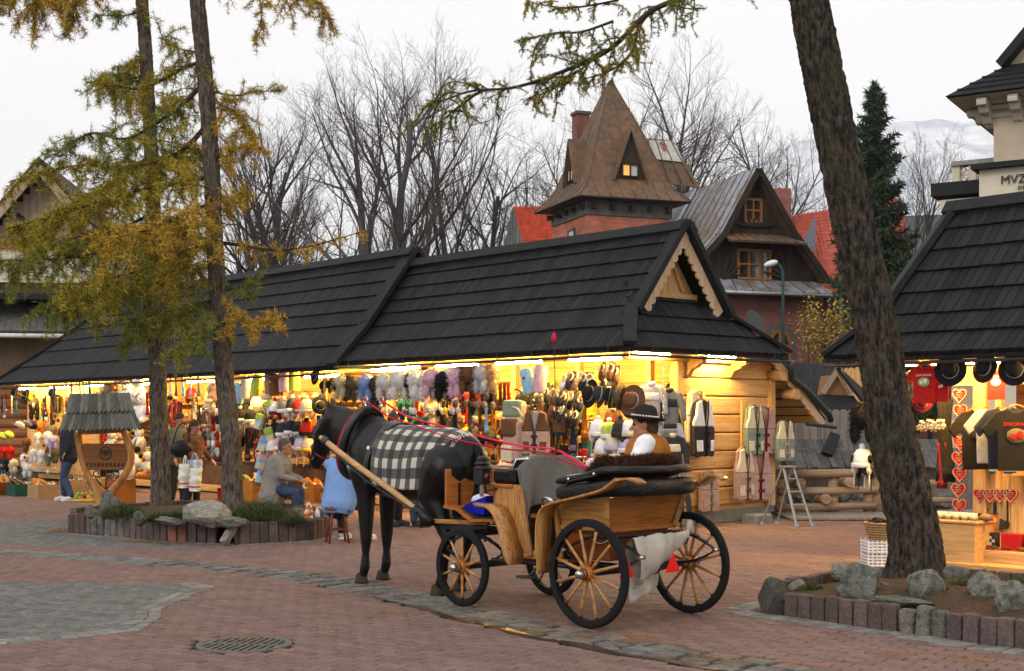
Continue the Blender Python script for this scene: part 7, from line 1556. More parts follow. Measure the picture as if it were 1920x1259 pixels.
bag('cream carrier bag with red stripe held by the person in brown', (-5.88, 24.0, .98), 1.2, m_plw, 0, m_red2); bag('white carrier bag with red print hanging lowest', (-5.7, 23.95, .9), 1.15, m_plw, .5, m_red2); bag('bluish see-through carrier bag in the same hand', (-5.72, 24.05, 1.02), .95, m_plb, 1)
q = MB(); q.ell((0, 0, 0), (.2, .09, .16), 14, amp=.2); q.tube(spline([(-.15, 0, .1), (-.05, -.05, .4), (.08, -.05, .45), (.15, 0, .1)], 5), .012, 6); o = q.obj('shoulder_bag', m_leather, None, (-5.98, 24.1, 1.1), .3); tag(o, 'black shoulder bag on the side of the person in brown', 'bag'); o['kind'] = 'thing'
# ================================================================== GOODS ON THE STALLS
def F_(name, col, **k): return M(name, col, k.pop('rough', .92), k.pop('var', .18), k.pop('sc', 14), k.pop('bump', .3), k.pop('bsc', 90), **k)
COLS = dict(white=(.74, .73, .72), cream=(.62, .55, .4), black=(.012, .012, .013), grey=(.17, .17, .17), brown=(.13, .06, .03), tan=(.3, .2, .12), pink=(.6, .38, .47), blue=(.24, .36, .66), sky=(.25, .5, .7), green=(.3, .45, .1), lime=(.42, .52, .08), red=(.42, .015, .015), maroon=(.16, .015, .025), navy=(.018, .022, .045), yellow=(.65, .46, .04), orange=(.6, .2, .03), olive=(.09, .085, .05), lilac=(.45, .4, .62), teal=(.02, .16, .16), silver=(.4, .4, .42), purple=(.16, .06, .22), sage=(.22, .27, .2), rose=(.42, .28, .24), char=(.035, .035, .04))
CM = {k: F_('cloth_'+k, v) for k, v in COLS.items()}
base_a = F_('cloth_a', (.5, .5, .5)); base_b = F_('cloth_b', (.4, .4, .4)); base_c = F_('cloth_c', (.3, .3, .3))
def fuzz(mb, c, r, n, ln, wd, seed=1):
    rg = random.Random(seed); c = V3(c); r = V3(r)
    for k in range(n):
        d = V3((rg.gauss(0, 1), rg.gauss(0, 1), rg.gauss(0, 1))).normalized(); p = c+V3((d.x*r.x, d.y*r.y, d.z*r.z))*.97; v = (d+V3((rg.gauss(0, .4), rg.gauss(0, .4), rg.gauss(0, .4)-.3))).normalized(); s = v.cross(V3((rg.gauss(0, 1), rg.gauss(0, 1), rg.gauss(0, 1)))).normalized()*wd; mb.add([p-s, p+s, p+v*ln*rg.uniform(.5, 1.2)], [(0, 1, 2)])
ORD = 'first second third fourth fifth sixth seventh eighth ninth tenth eleventh twelfth thirteenth fourteenth fifteenth sixteenth seventeenth eighteenth nineteenth twentieth'.split()+[f'{k}{"st" if k % 10 == 1 else "nd" if k % 10 == 2 else "rd" if k % 10 == 3 else "th"}' for k in range(21, 60)]
KIND = {}
def kind(name, cat, build):
    t = thing(name, 'x', cat); build(t); proto(t); KIND[name] = [t, False]
def put(name, loc, rz, label, group, a=None, b=None, c=None, scale=1, tilt=0):
    t, used = KIND[name]; mats = {'cloth_a': CM[a] if a else base_a, 'cloth_b': CM[b or a] if (b or a) else base_b, 'cloth_c': CM[c or b or a] if (c or b or a) else base_c}
    if used: o = dup(t, mats=mats)
    else:
        o = t; KIND[name][1] = True
        def rec(q):
            if q.data: remat(q, mats)
            for ch in KID.get(q.name, ()): rec(ch)
        rec(o)
    o.location = loc; o.rotation_euler = (tilt, 0, rz) if not hasattr(tilt, '__len__') else (tilt[0], tilt[1], rz); o.scale = (scale,)*3 if not hasattr(scale, '__len__') else scale; o['label'] = label; o['group'] = group; return o
def hang(name, fr, px, py, b, label, group, a=None, b_=None, c=None, scale=1, rz=0, tilt=0):
    x, z = fr.onY(px, py, -b); return put(name, fr.w(x, -b, z), fr.a+rz, label, group, a, b_, c, scale, tilt)
def P_(t, name, mat, fn, **k): mb = MB(); fn(mb); return mb.obj(name, mat, t, **k)
# ---- shapes (hung from the origin, front towards +y)
def k_fur(t):
    P_(t, 'crown', base_a, lambda m: (m.ell((0, 0, -.14), (.115, .105, .12), 14, amp=.1), fuzz(m, (0, 0, -.14), (.115, .105, .12), 420, .045, .005)))
    for s in (1, -1):
        P_(t, 'ear_flap', base_a, lambda m: (m.ell((.07*s, .02, -.29), (.05, .055, .1), 12, amp=.1), fuzz(m, (.07*s, .02, -.29), (.05, .055, .1), 160, .04, .005, 2)))
        P_(t, 'string', base_b, lambda m: m.tube([(.07*s, .02, -.37), (.075*s, .03, -.5)], .004, 4)); P_(t, 'pompom', base_b, lambda m: (m.ell((.075*s, .03, -.535), (.028, .028, .042), 10), fuzz(m, (.075*s, .03, -.535), (.028, .028, .042), 60, .02, .004, 3)))
kind('fur_hat', 'hat', k_fur)
def k_felt(t):                                              # round felt hat, brim towards the front
    RM = Matrix.Rotation(-PI/2, 4, 'X') @ Matrix.Translation((0, 0, 0)); RM = Matrix.Translation((0, 0, -.17)) @ Matrix.Rotation(R(-80), 4, 'X')
    P_(t, 'brim', base_a, lambda m: m.lathe([(0, .105), (.05, .1), (.082, .08), (.09, .0), (.15, -.012), (.172, .006), (.174, .014), (.15, .0), (.085, .012)], 26, RM))
    P_(t, 'shell_band', CM['silver'], lambda m: m.lathe([(.0905, .012), (.094, .012), (.094, .026), (.089, .026)], 26, RM))
kind('felt_hat', 'hat', k_felt)
def k_knit(t):
    P_(t, 'cap', base_a, lambda m: m.lathe([(.0, 0), (.05, -.015), (.085, -.06), (.1, -.13), (.102, -.17)], 18)); P_(t, 'brim', base_b, lambda m: m.lathe([(.1, -.15), (.108, -.155), (.11, -.2), (.1, -.205)], 18)); P_(t, 'bobble', base_b, lambda m: m.ell((0, 0, .015), .032, 10, amp=.2))
    for s in (1, -1): P_(t, 'ear_flap', base_b, lambda m: m.ell((.088*s, 0, -.22), (.025, .05, .06), 10)); P_(t, 'string', base_c, lambda m: m.tube([(.09*s, .0, -.27), (.092*s, .01, -.42)], .006, 5))
kind('knit_cap', 'cap', k_knit)
def k_cap(t): P_(t, 'crown', base_a, lambda m: m.lathe([(0, 0), (.06, -.015), (.09, -.06), (.095, -.11)], 16)); P_(t, 'peak', base_b, lambda m: m.ell((0, .1, -.115), (.085, .09, .012), 14))
kind('peaked_cap', 'cap', k_cap)
def k_tube(t):
    P_(t, 'bolster', base_a, lambda m: m.lathe([(.0, -.02), (.085, -.025), (.1, -.05), (.108, -.2), (.1, -.4), (.092, -.425)], 20)); P_(t, 'end_disc', base_b, lambda m: m.lathe([(0, -.428), (.09, -.428), (.096, -.418)], 20)); P_(t, 'loop', base_b, lambda m: m.tube([(-.02, 0, -.02), (0, 0, .04), (.02, 0, -.02)], .006, 5)); P_(t, 'flower', base_c, lambda m: m.ell((.0, .103, -.17), (.028, .01, .028), 10, amp=.4, fr=9))
kind('bolster_bag', 'bag', k_tube)
def k_vest(t):
    def half(s, z0, z1, w0, w1, y=.03): return [(.015*s, z0), (w0*s, z0), (w1*s, z1), (.02*s, z1)]
    P_(t, 'hanger', m_black, lambda m: m.tube(spline([(-.14, 0, -.07), (0, 0, -.02), (.14, 0, -.07)], 4), .006, 5)); P_(t, 'back', base_b, lambda m: m.prism([(-.23, -.68), (.23, -.68), (.235, -.3), (.19, -.2), (.17, -.06), (.07, -.02), (-.07, -.02), (-.17, -.06), (-.19, -.2), (-.235, -.3)], lambda a, b, c: V3((a, c, b)), -.05, -.01), bev=.02)
    for s in (1, -1):
        P_(t, 'front_yoke', base_a, lambda m: m.prism([(.02*s, -.34), (.235*s, -.34), (.235*s, -.28), (.185*s, -.2), (.165*s, -.06), (.085*s, -.03), (.05*s, -.2)][::s], lambda a, b, c: V3((a, c+.02*math.cos(a*9), b)), .0, .035), bev=.012)
        P_(t, 'front_panel', base_b, lambda m: m.prism([(.02*s, -.68), (.19*s, -.7), (.235*s, -.66), (.235*s, -.342), (.02*s, -.342)][::s], lambda a, b, c: V3((a, c+.02*math.cos(a*9), b)), .0, .036), bev=.014); P_(t, 'pocket', base_a, lambda m: m.prism([(.08*s, -.63), (.19*s, -.63), (.2*s, -.5), (.09*s, -.5)][::s], lambda a, b, c: V3((a, c+.02*math.cos(a*9), b)), .036, .046), bev=.005)
        P_(t, 'edging', base_c, lambda m: m.tube([(.018*s, .04, -.69), (.02*s, .045, -.35), (.05*s, .045, -.2), (.085*s, .03, -.03)], .009, 6))
        for k in range(2): P_(t, 'toggle', base_c, lambda m: m.box((.035*s, .062, -.42-.14*k), (.04, .008, .04), Matrix.Rotation(PI/4, 3, 'Y')))
kind('sheepskin_vest', 'vest', k_vest)
def k_sweater(t):
    mb = MB(); mb.chain([(0, 0, -.16), (0, 0, -.4), (0, 0, -.58)], [.15, .16, .16], 14, .45, (1, 0, 0)); mb.cap((-.13, 0, -.12), (.13, 0, -.12), .07, .07, 10, .6)
    for s in (1, -1): mb.chain([(.16*s, 0, -.13), (.24*s, .02, -.36), (.26*s, .03, -.55)], [.07, .058, .048], 10, .7)
    o = mb.obj('knit_body', base_a, t); remesh(o, .016, 4); P_(t, 'collar', base_b, lambda m: m.lathe([(.065, -.09), (.075, -.03), (.06, .0), (.052, -.03)], 16)); P_(t, 'chest_band', base_b, lambda m: m.lathe([(.158, -.34), (.163, -.3), (.165, -.24), (.158, -.2)], 20, Matrix.Diagonal((1.0, .47, 1, 1))))
    P_(t, 'hem', base_c, lambda m: m.lathe([(.165, -.72), (.168, -.66), (.16, -.64)], 20, Matrix.Diagonal((.98, .46, 1, 1)))); P_(t, 'hanger', m_black, lambda m: m.tube([(0, 0, -.03), (0, 0, .05)], .004, 4))
kind('wool_sweater', 'sweater', k_sweater)
TSH = [(-.2, -.68), (.2, -.68), (.21, -.25), (.3, -.33), (.37, -.22), (.22, -.04), (.08, .0), (.04, -.04), (-.04, -.04), (-.08, .0), (-.22, -.04), (-.37, -.22), (-.3, -.33), (-.21, -.25)]
def k_tee(t):
    P_(t, 'cloth', base_a, lambda m: m.prism(TSH, lambda a, b, c: V3((a, c+.02*math.sin(a*12)*(-b), b)), -.012, .012), bev=.01); P_(t, 'hanger', m_winwood, lambda m: m.tube(spline([(-.15, 0, -.03), (0, 0, .04), (.15, 0, -.03)], 4), .007, 5))
    P_(t, 'print', base_b, lambda m: m.lathe([(0, .02), (.105, .019), (.11, .014)], 24, Matrix.Translation((0, .012, -.3)) @ Matrix.Rotation(-PI/2, 4, 'X') @ Matrix.Diagonal((1, .75, 1, 1)))); P_(t, 'print_figure', base_c, lambda m: (m.ell((-.03, .036, -.29), (.035, .006, .045), 10, amp=.3), m.ell((.04, .036, -.31), (.035, .006, .035), 10, amp=.3)))
    letters(t, 'ZAKOPANE', .055, (.145, .026, -.19), (R(90), 0, R(180)), base_c, 'print_lettering', 'LEFT', .001)
kind('tee_shirt', 'shirt', k_tee)
def k_slip(t): P_(t, 'sole', base_b, lambda m: m.prism([(-.04, -.12), (.03, -.13), (.045, -.05), (.04, .06), (.02, .13), (-.03, .135), (-.05, .06), (-.045, -.05)], lambda a, b, c: V3((a, b, c)), 0, .018)); P_(t, 'upper', base_a, lambda m: m.ell((0, .05, .03), (.048, .085, .038), 12)); P_(t, 'cuff', base_c, lambda m: m.tube([(.04*math.cos(a), -.03+.05*math.sin(a), .05) for a in [2*PI*i/12 for i in range(13)]], .014, 6))
kind('slipper', 'slipper', k_slip)
def k_scarf(t): P_(t, 'cloth', base_a, lambda m: m.grid(lambda u, v: V3(((u-.5)*.13*(1-.15*math.sin(v*5)), .015*math.sin(u*9+v*4), -v*.6)), 8, 12)); P_(t, 'end_band', base_b, lambda m: m.grid(lambda u, v: V3(((u-.5)*.12, .006+.015*math.sin(u*9+4), -.5-v*.07)), 8, 2)); [solid(c_, .008) for c_ in t.children]
kind('scarf', 'scarf', k_scarf)
def k_mit(t): P_(t, 'hand', base_a, lambda m: (m.ell((0, 0, -.16), (.05, .022, .08), 12), m.cap((.04, 0, -.12), (.075, 0, -.16), .018, .016, 8))); P_(t, 'cuff', base_b, lambda m: m.lathe([(.036, -.1), (.045, -.06), (.04, .0)], 14, Matrix.Diagonal((1, .55, 1, 1))))
kind('mitten', 'mitten', k_mit)
def k_plush(t):
    P_(t, 'trunk', base_a, lambda m: m.ell((0, 0, -.3), (.13, .11, .15), 14, amp=.05)); h = P_(t, 'head', base_a, lambda m: m.ell((0, .02, -.1), (.105, .095, .095), 14, amp=.04)); P_(h, 'muzzle', base_b, lambda m: m.ell((0, .11, -.12), (.045, .035, .035), 10)); P_(h, 'nose', CM['black'], lambda m: m.ell((0, .145, -.11), .012, 8))
    for s in (1, -1): P_(h, 'ear', base_c, lambda m: m.ell((.08*s, .0, -.025), (.035, .02, .035), 10)); P_(t, 'arm', base_a, lambda m: m.cap((.1*s, .03, -.23), (.17*s, .1, -.31), .05, .042, 10)); P_(t, 'foot', base_b, lambda m: m.cap((.08*s, .06, -.4), (.1*s, .16, -.42), .055, .05, 10)); P_(h, 'eye', CM['black'], lambda m: m.ell((.04*s, .105, -.085), .01, 6))
kind('plush_toy', 'toy', k_plush)
def k_rucksack(t): P_(t, 'pouch', base_a, lambda m: m.box((0, 0, -.42), (.34, .16, .58)), bev=.06, seg=3); P_(t, 'flap', base_b, lambda m: m.box((0, .05, -.24), (.32, .12, .24)), bev=.04, seg=2); P_(t, 'front_pocket', base_c, lambda m: m.box((0, .1, -.58), (.24, .06, .22)), bev=.025, seg=2); [P_(t, 'strap', base_c, lambda m: m.tube(spline([(.1*s, -.08, -.1), (.06*s, -.04, .0), (.0, .0, .03)], 4), .014, 6, flat=.5)) for s in (1, -1)]
kind('wool_bag', 'bag', k_rucksack)
def k_bead(t):
    P_(t, 'cord', CM['black'], lambda m: m.tube([(.03*math.sin(a), 0, -.19-.19*math.cos(a)*-1) for a in [2*PI*i/20 for i in range(21)]], .003, 4))
    for i in range(22): a = 2*PI*i/22; P_(t, 'bead', base_a if i % 3 else base_b, lambda m: m.ell((.03*math.sin(a), 0, -.19+.19*math.cos(a)), .011, 6))
kind('bead_necklace', 'necklace', k_bead)
def heart(r): return [(r*.92*.0625*16*math.sin(a)**3, r*(13*math.cos(a)-5*math.cos(2*a)-2*math.cos(3*a)-math.cos(4*a))/16) for a in [2*PI*i/30 for i in range(30)]]
def k_heart(t):
    P_(t, 'biscuit', base_a, lambda m: m.prism(heart(.085), lambda a, b, c: V3((a, c, b-.09)), -.008, .008), bev=.004); P_(t, 'icing_border', base_b, lambda m: m.tube([(a, .012, b-.09) for a, b in heart(.077)+heart(.077)[:1]], .006, 5))
    for k in range(3): P_(t, 'icing_script', base_b, lambda m: m.tube(spline([(-.042+.01*k+i*.011, .012, -.066-.022*k+.006*(-1)**i) for i in range(8-k)], 3), .0028, 4))
kind('gingerbread_heart', 'gingerbread', k_heart)
# ---- fur hats under the eaves of the gabled stall
G1 = 'fur hats hanging under the eaves'
for i, (px, py, a, b, sc) in enumerate(((640, 700, 'cream', 'black', 1), (651, 702, 'black', 'char', 1.05), (662, 704, 'olive', 'lime', .95), (674, 706, 'brown', 'tan', 1), (687, 700, 'blue', 'sky', 1.05), (705, 703, 'char', 'black', 1.15), (722, 698, 'white', 'white', 1.05), (733, 697, 'tan', 'cream', 1.1), (750, 693, 'white', 'teal', 1.15), (767, 698, 'black', 'white', 1), (780, 692, 'white', 'white', 1.1), (794, 694, 'white', 'red', 1.15), (810, 690, 'pink', 'pink', 1.1), (822, 691, 'white', 'white', 1.1), (833, 694, 'black', 'black', 1.1), (845, 686, 'white', 'yellow', 1.15), (857, 688, 'pink', 'lilac', 1.1), (866, 684, 'char', 'grey', .95), (878, 684, 'brown', 'brown', 1), (891, 682, 'grey', 'char', 1), (904, 682, 'silver', 'grey', 1), (920, 680, 'tan', 'grey', 1.05))):
    hang('fur_hat', HUT, px, py, .0+.1*(i % 2), f'{a} fluffy fur hat, {ORD[i]} from the roof step in the eaves row', G1, a, b, None, sc*1.22, random.uniform(-.9, .9))
for i, (px, py) in enumerate(((592, 690), (609, 707), (622, 706), (633, 706))): hang('felt_hat', HUT, px, py, .0, f'black round felt hat, {ORD[i]} beside the roof step over the horse head', 'round felt hats', 'black', None, None, .95, (-.2, -.9, -.9, -.9)[i])
G2 = 'bags and hats at the stall corner'
hang('bolster_bag', HUT, 984, 690, .1, 'sky blue bolster bag with red flower hanging under eaves', G2, 'sky', 'cream', 'red', 1, .3, (0, .25)); hang('bolster_bag', HUT, 1016, 682, .1, 'pale pink bolster bag hanging beside the blue one', G2, 'pink', 'cream', 'pink', 1.05, 0, (0, -.15))
for i, (px, py, a, sc, rz) in enumerate(((1108, 712, 'black', 1.25, -.3), (1128, 712, 'char', 1.25, -.6), (1148, 715, 'black', 1.2, -.9), (1166, 720, 'olive', 1.15, -1.2), (1186, 722, 'brown', 1.35, .1))): hang('felt_hat', HUT, px, py, .1, f'{a} wide-brimmed hat, {ORD[i]} of the cluster above the driver', 'wide-brimmed hats above the driver', a, None, None, sc, rz)
for i, (px, py, a) in enumerate(((1062, 703, 'white'), (1072, 700, 'char'), (1084, 702, 'tan'), (1096, 702, 'char'), (1108, 702, 'cream'), (1028, 728, 'char'), (1040, 730, 'brown'), (1052, 732, 'char'), (1062, 738, 'black'), (1076, 738, 'black'), (1090, 742, 'char'), (1132, 684, 'brown'), (1146, 684, 'brown'), (1158, 690, 'brown'), (1046, 758, 'black'), (1058, 762, 'char'), (1070, 768, 'black'), (1082, 772, 'black'))): hang('slipper', HUT, px, py+14, .2+.05*(i % 3), f'{a} felt slipper, {ORD[i]} of the bunch above the grey blanket', 'slippers hung in bunches', a, 'olive' if i % 2 else 'tan', 'cream', 1.2, random.uniform(-.5, .5), (-1.2, random.uniform(-.3, .3)))
hang('wool_bag', HUT, 966, 734, .15, 'cream and green wool rucksack hanging behind the taupe one', 'wool rucksacks', 'cream', 'sage', 'char', 1.15, .1); hang('wool_bag', HUT, 962, 768, .0, 'taupe wool rucksack with striped strips hanging above the bench', 'wool rucksacks', 'rose', 'brown', 'cream', 1.2, -.2)
hang('sheepskin_vest', HUT, 1004, 768, .1, 'checked taupe vest hanging beside the wool rucksacks', 'sheepskin vests', 'brown', 'rose', 'char', 1.0, .4)
for i, (px, py, a, b, c) in enumerate(((1121, 786, 'white', 'white', 'pink'), (1142, 790, 'lime', 'white', 'white'), (1163, 786, 'char', 'char', 'char'), (1180, 786, 'white', 'cream', 'sky'), (1150, 812, 'cream', 'lilac', 'purple'), (1176, 816, 'lilac', 'white', 'teal'), (1130, 820, 'white', 'cream', 'white'), (1112, 858, 'lilac', 'pink', 'purple'))): hang('knit_cap', HUT, px, py, .1+.05*(i % 2), f'{a} knitted cap, {ORD[i]} of the bunch before the driver', 'knitted caps before the driver', a, b, c, 1.25, random.uniform(-.4, .4))
for i in range(9):
    hang('bead_necklace', HUT, 1016+i*6, 800+4*math.sin(i), .5, f'string of coloured beads, {ORD[i]} hanging under the slipper shelf', 'bead necklaces', ('green', 'maroon', 'red', 'brown', 'teal')[i % 5], 'yellow', None, 1.15)
for i, (px, py, a) in enumerate(((1040, 782, 'orange'), (1049, 780, 'yellow'), (1057, 778, 'red'), (1065, 780, 'orange'), (1072, 786, 'yellow'))): hang('slipper', HUT, px, py+10, .45, f'{a} leather slipper, {ORD[i]} standing on the shelf over the beads', 'leather slippers on the shelf', a, 'tan', 'cream', 1.3, .3, (.5, 0))
for i, (px, py, a, s) in enumerate(((1096, 746, 'orange', 1.0), (946, 716, 'maroon', .7), (938, 716, 'brown', .8), (953, 716, 'red', .7), (929, 716, 'tan', .8), (924, 766, 'orange', .6), (912, 764, 'sky', .7), (901, 762, 'brown', .7), (888, 720, 'yellow', .7))): hang('scarf', HUT, px, py, .4, f'{a} hanging scarf or strap, {ORD[i]} under the eaves past the fur hats', 'scarves and straps', a, None, None, s)
hang('fur_hat', HUT, 852, 765, .5, 'golden brown fur hat below the white ones', G1, 'tan', 'yellow', None, 1.2); hang('scarf', HUT, 880, 790, .5, 'yellow cloth beside the golden fur hat', 'scarves and straps', 'yellow', None, None, .5)
# sweaters and vests on the end wall side
for i, (px, py, a, b, c) in enumerate(((1222, 716, 'silver', 'white', 'grey'), (1212, 728, 'black', 'char', 'grey'), (1256, 728, 'grey', 'char', 'char'), (1250, 762, 'char', 'cream', 'black'), (1256, 786, 'silver', 'grey', 'char'), (1262, 812, 'char', 'cream', 'cream'), (1256, 846, 'grey', 'cream', 'char'), (1266, 900, 'char', 'white', 'cream'))): hang('wool_sweater', HUT, px, py, .7 if px > 1240 else .5, f'{a} knitted wool sweater, {ORD[i]} down the chain by the corner', 'wool sweaters on the chain', a, b, c, .82, .5)
def wall(name, px, py, x, label, group, a, b, c, sc=1, rz=0): y, z = HUT.onX(px, py, x); return put(name, HUT.w(x, y, z), HUT.a+PI/2+rz, label, group, a, b, c, sc)
GV = 'sheepskin vests'
wall('sheepskin_vest', 1306, 728, .2, 'cream vest hanging just behind the black patchwork one', GV, 'cream', 'cream', 'brown', 1.25, .2); wall('sheepskin_vest', 1318, 746, .08, 'black and white patchwork vest on the end wall', GV, 'white', 'char', 'black', 1.3, .15); wall('sheepskin_vest', 1414, 757, .18, 'green and cream vest at the top of the wall post', GV, 'cream', 'sage', 'char', 1.2, .15); wall('sheepskin_vest', 1432, 760, .24, 'rose and green vest tucked behind the top one', GV, 'rose', 'rose', 'maroon', 1.15, -.1)
wall('sheepskin_vest', 1396, 836, .14, 'cream and rose patterned vest hanging lowest on the wall post', GV, 'cream', 'rose', 'brown', 1.25, .2); wall('sheepskin_vest', 1422, 842, .2, 'rose vest with green lining below the wall post top', GV, 'rose', 'rose', 'maroon', 1.2, -.15); wall('sheepskin_vest', 1472, 786, .12, 'rose and green vest under the lean-to eaves', GV, 'cream', 'sage', 'rose', 1.0, 0); wall('sheepskin_vest', 1330, 880, .2, 'pale vest seen low between hood and wall', GV, 'rose', 'rose', 'sage', .95, 0)
# ---- the long stall
G3 = 'bolster bags under the eaves of the long stall'
for i, (px, py, a, b, c, ti) in enumerate(((450, 716, 'sky', 'sky', 'red', .2), (462, 706, 'silver', 'cream', 'red', .2), (484, 702, 'lime', 'lime', 'green', .3), (506, 696, 'tan', 'brown', 'cream', 0), (514, 700, 'brown', 'tan', 'cream', -.1), (533, 692, 'pink', 'pink', 'rose', 0), (552, 690, 'lime', 'lime', 'green', 0))): hang('bolster_bag', HUT, px, py, .05, f'{a} bolster bag, {ORD[i]} in the row past the nearer larch trunk', G3, a, b, c, 1.05, 0, (0, -ti))
GK = 'knitted caps on the tall rack'
for i, (px, py, a, b, c) in enumerate(((516, 752, 'white', 'maroon', 'white'), (533, 748, 'grey', 'white', 'grey'), (548, 746, 'char', 'white', 'char'), (560, 748, 'red', 'grey', 'char'), (575, 748, 'cream', 'cream', 'yellow'), (514, 790, 'black', 'char', 'black'), (530, 792, 'char', 'white', 'black'), (546, 788, 'navy', 'white', 'char'), (560, 790, 'black', 'silver', 'char'), (574, 790, 'red', 'black', 'char'), (512, 820, 'white', 'white', 'cream'), (526, 818, 'pink', 'white', 'white'), (540, 818, 'lilac', 'white', 'cream'), (552, 816, 'char', 'white', 'lilac'), (564, 818, 'lilac', 'cream', 'white'), (578, 820, 'cream', 'yellow', 'cream'), (450, 766, 'black', 'cream', 'cream'), (470, 768, 'black', 'cream', 'maroon'), (446, 786, 'cream', 'tan', 'tan'))): hang('knit_cap', HUT, px, py, .1+.06*(i % 2), f'{a} knitted cap with {b} edge, {ORD[i]} on the rack behind the seated person', GK, a, b, c, 1.35, random.uniform(-.5, .5))
for i, (px, py, a, b) in enumerate(((502, 745, 'sky', 'lime'), (492, 770, 'sky', 'lime'), (500, 796, 'lime', 'green'), (500, 812, 'sky', 'blue'), (492, 826, 'pink', 'rose'), (496, 846, 'sky', 'pink'), (484, 842, 'pink', 'rose'), (494, 872, 'sky', 'blue'))): hang('wool_bag', HUT, px, py, .0, f'{a} felt child bag, {ORD[i]} down the side of the cap rack', 'felt child bags', a, b, 'cream', .55, .3+.2*i, (0, .3*(-1)**i))
hang('felt_hat', HUT, 600, 744, .2, 'black felt hat seen side-on by the horse forehead', 'round felt hats', 'black', None, None, 1.0, 1.3)
for i, (px, a) in enumerate(((310, 'white'), (320, 'pink'), (330, 'brown'), (343, 'sky'), (357, 'pink'), (372, 'tan'))): hang('scarf', HUT, px, 702, .0, f'{a} hooded baby towel, {ORD[i]} between the two larch trunks', 'hooded towels', a, None, None, .8)
GP = 'plush toys hanging at the long stall'
for i, (px, py, a, b, c, sc) in enumerate(((206, 700, 'tan', 'cream', 'orange', 1.5), (222, 698, 'tan', 'orange', 'orange', 1.3), (240, 696, 'white', 'white', 'grey', 1.3), (262, 690, 'white', 'cream', 'cream', 1.3), (250, 718, 'white', 'cream', 'white', 1.6), (268, 722, 'white', 'white', 'cream', 1.4), (258, 748, 'cream', 'white', 'white', 1.3), (262, 800, 'white', 'black', 'black', 1.3), (212, 808, 'cream', 'tan', 'tan', 1.1), (226, 812, 'tan', 'cream', 'cream', 1.0), (258, 838, 'yellow', 'orange', 'lime', 1.2), (281, 846, 'cream', 'orange', 'green', 1.3), (250, 850, 'yellow', 'cream', 'yellow', .9), (400, 702, 'rose', 'cream', 'grey', .9), (396, 725, 'cream', 'tan', 'tan', .8))): hang('plush_toy', HUT, px, py+(17 if py < 730 else 0), .0 if py < 790 else .1, f'{a} plush animal, {ORD[i]} hanging round the carved sign', GP, a, b, c, sc, random.uniform(-.6, .6))
x, z = HUT.onY(264, 890, .35); put('plush_toy', HUT.w(x, .35, z+.35), HUT.a-.3, 'big round white plush toy with black patches at the larch trunk', GP, 'white', 'black', 'black', (1.9, 2.1, 1.6), (.9, .5))
for i, (px, py, a, b) in enumerate(((30, 722, 'black', 'black'), (50, 728, 'black', 'char'), (100, 722, 'char', 'silver'))): hang('felt_hat', HUT, px, py, -.1, f'{a} round hat, {ORD[i]} at the far end of the long stall', 'round felt hats', a, None, None, 1.2, -.2)
for i, (px, py, a) in enumerate(((4, 740, 'navy'), (12, 738, 'maroon'), (22, 742, 'rose'), (30, 746, 'teal'), (8, 750, 'grey'), (86, 742, 'maroon'), (96, 742, 'maroon'), (75, 748, 'lime'), (108, 745, 'olive'), (116, 745, 'yellow'), (124, 752, 'navy'), (284, 735, 'navy'), (276, 736, 'red'), (283, 780, 'maroon'), (124, 715, 'silver'), (134, 712, 'white'), (150, 712, 'tan'), (158, 708, 'sky'), (168, 708, 'teal'), (178, 708, 'orange'), (330, 752, 'red'), (322, 756, 'red'), (340, 754, 'maroon'), (382, 758, 'brown'), (392, 758, 'tan'), (374, 760, 'char'))): hang('scarf', HUT, px, py, random.uniform(-.1, .3), f'{a} scarf, {ORD[i]} of those draped along the long stall', 'scarves along the long stall', a, 'cream' if i % 3 else None, None, .85, random.uniform(-.4, .4))
for i, (px, py, a, b, c) in enumerate(((57, 738, 'yellow', 'yellow', 'tan'), (48, 745, 'olive', 'tan', 'olive'), (64, 790, 'navy', 'white', 'white'), (42, 792, 'silver', 'grey', 'white'), (8, 812, 'lime', 'cream', 'cream'), (22, 810, 'lime', 'green', 'green'))): hang('peaked_cap', HUT, px, py, .0, f'{a} peaked cap, {ORD[i]} at the far end of the long stall', 'peaked caps', a, b, c, 1.5, random.uniform(-.4, .4), .6)
for i, (px, py, a, b) in enumerate(((72, 810, 'white', 'lilac'), (90, 808, 'white', 'maroon'), (100, 815, 'lilac', 'white'), (50, 820, 'brown', 'brown'), (64, 840, 'white', 'white'), (78, 842, 'white', 'sky'), (92, 846, 'grey', 'white'), (46, 850, 'white', 'blue'), (52, 868, 'white', 'cream'), (8, 855, 'char', 'white'), (18, 858, 'black', 'white'), (26, 860, 'cream', 'white'), (6, 836, 'red', 'white'), (20, 836, 'red', 'cream'), (104, 840, 'olive', 'cream'))): hang('fur_hat', HUT, px, py, .2, f'{a} fur hat with {b} ties, {ORD[i]} on the rack by the jeans', 'fur hats at the far end', a, b, None, 1.0, random.uniform(-.8, .8))
for i in range(16): hang('mitten', HUT, 376+(i % 5)*8, 766+(i//5)*30, .3, f'dark patterned mitten, {ORD[i]} on the rack behind the person in brown', 'mittens behind the shoppers', ('char', 'grey', 'silver', 'maroon', 'navy', 'rose')[i % 6], ('silver', 'white', 'red')[i % 3], None, 1.5)
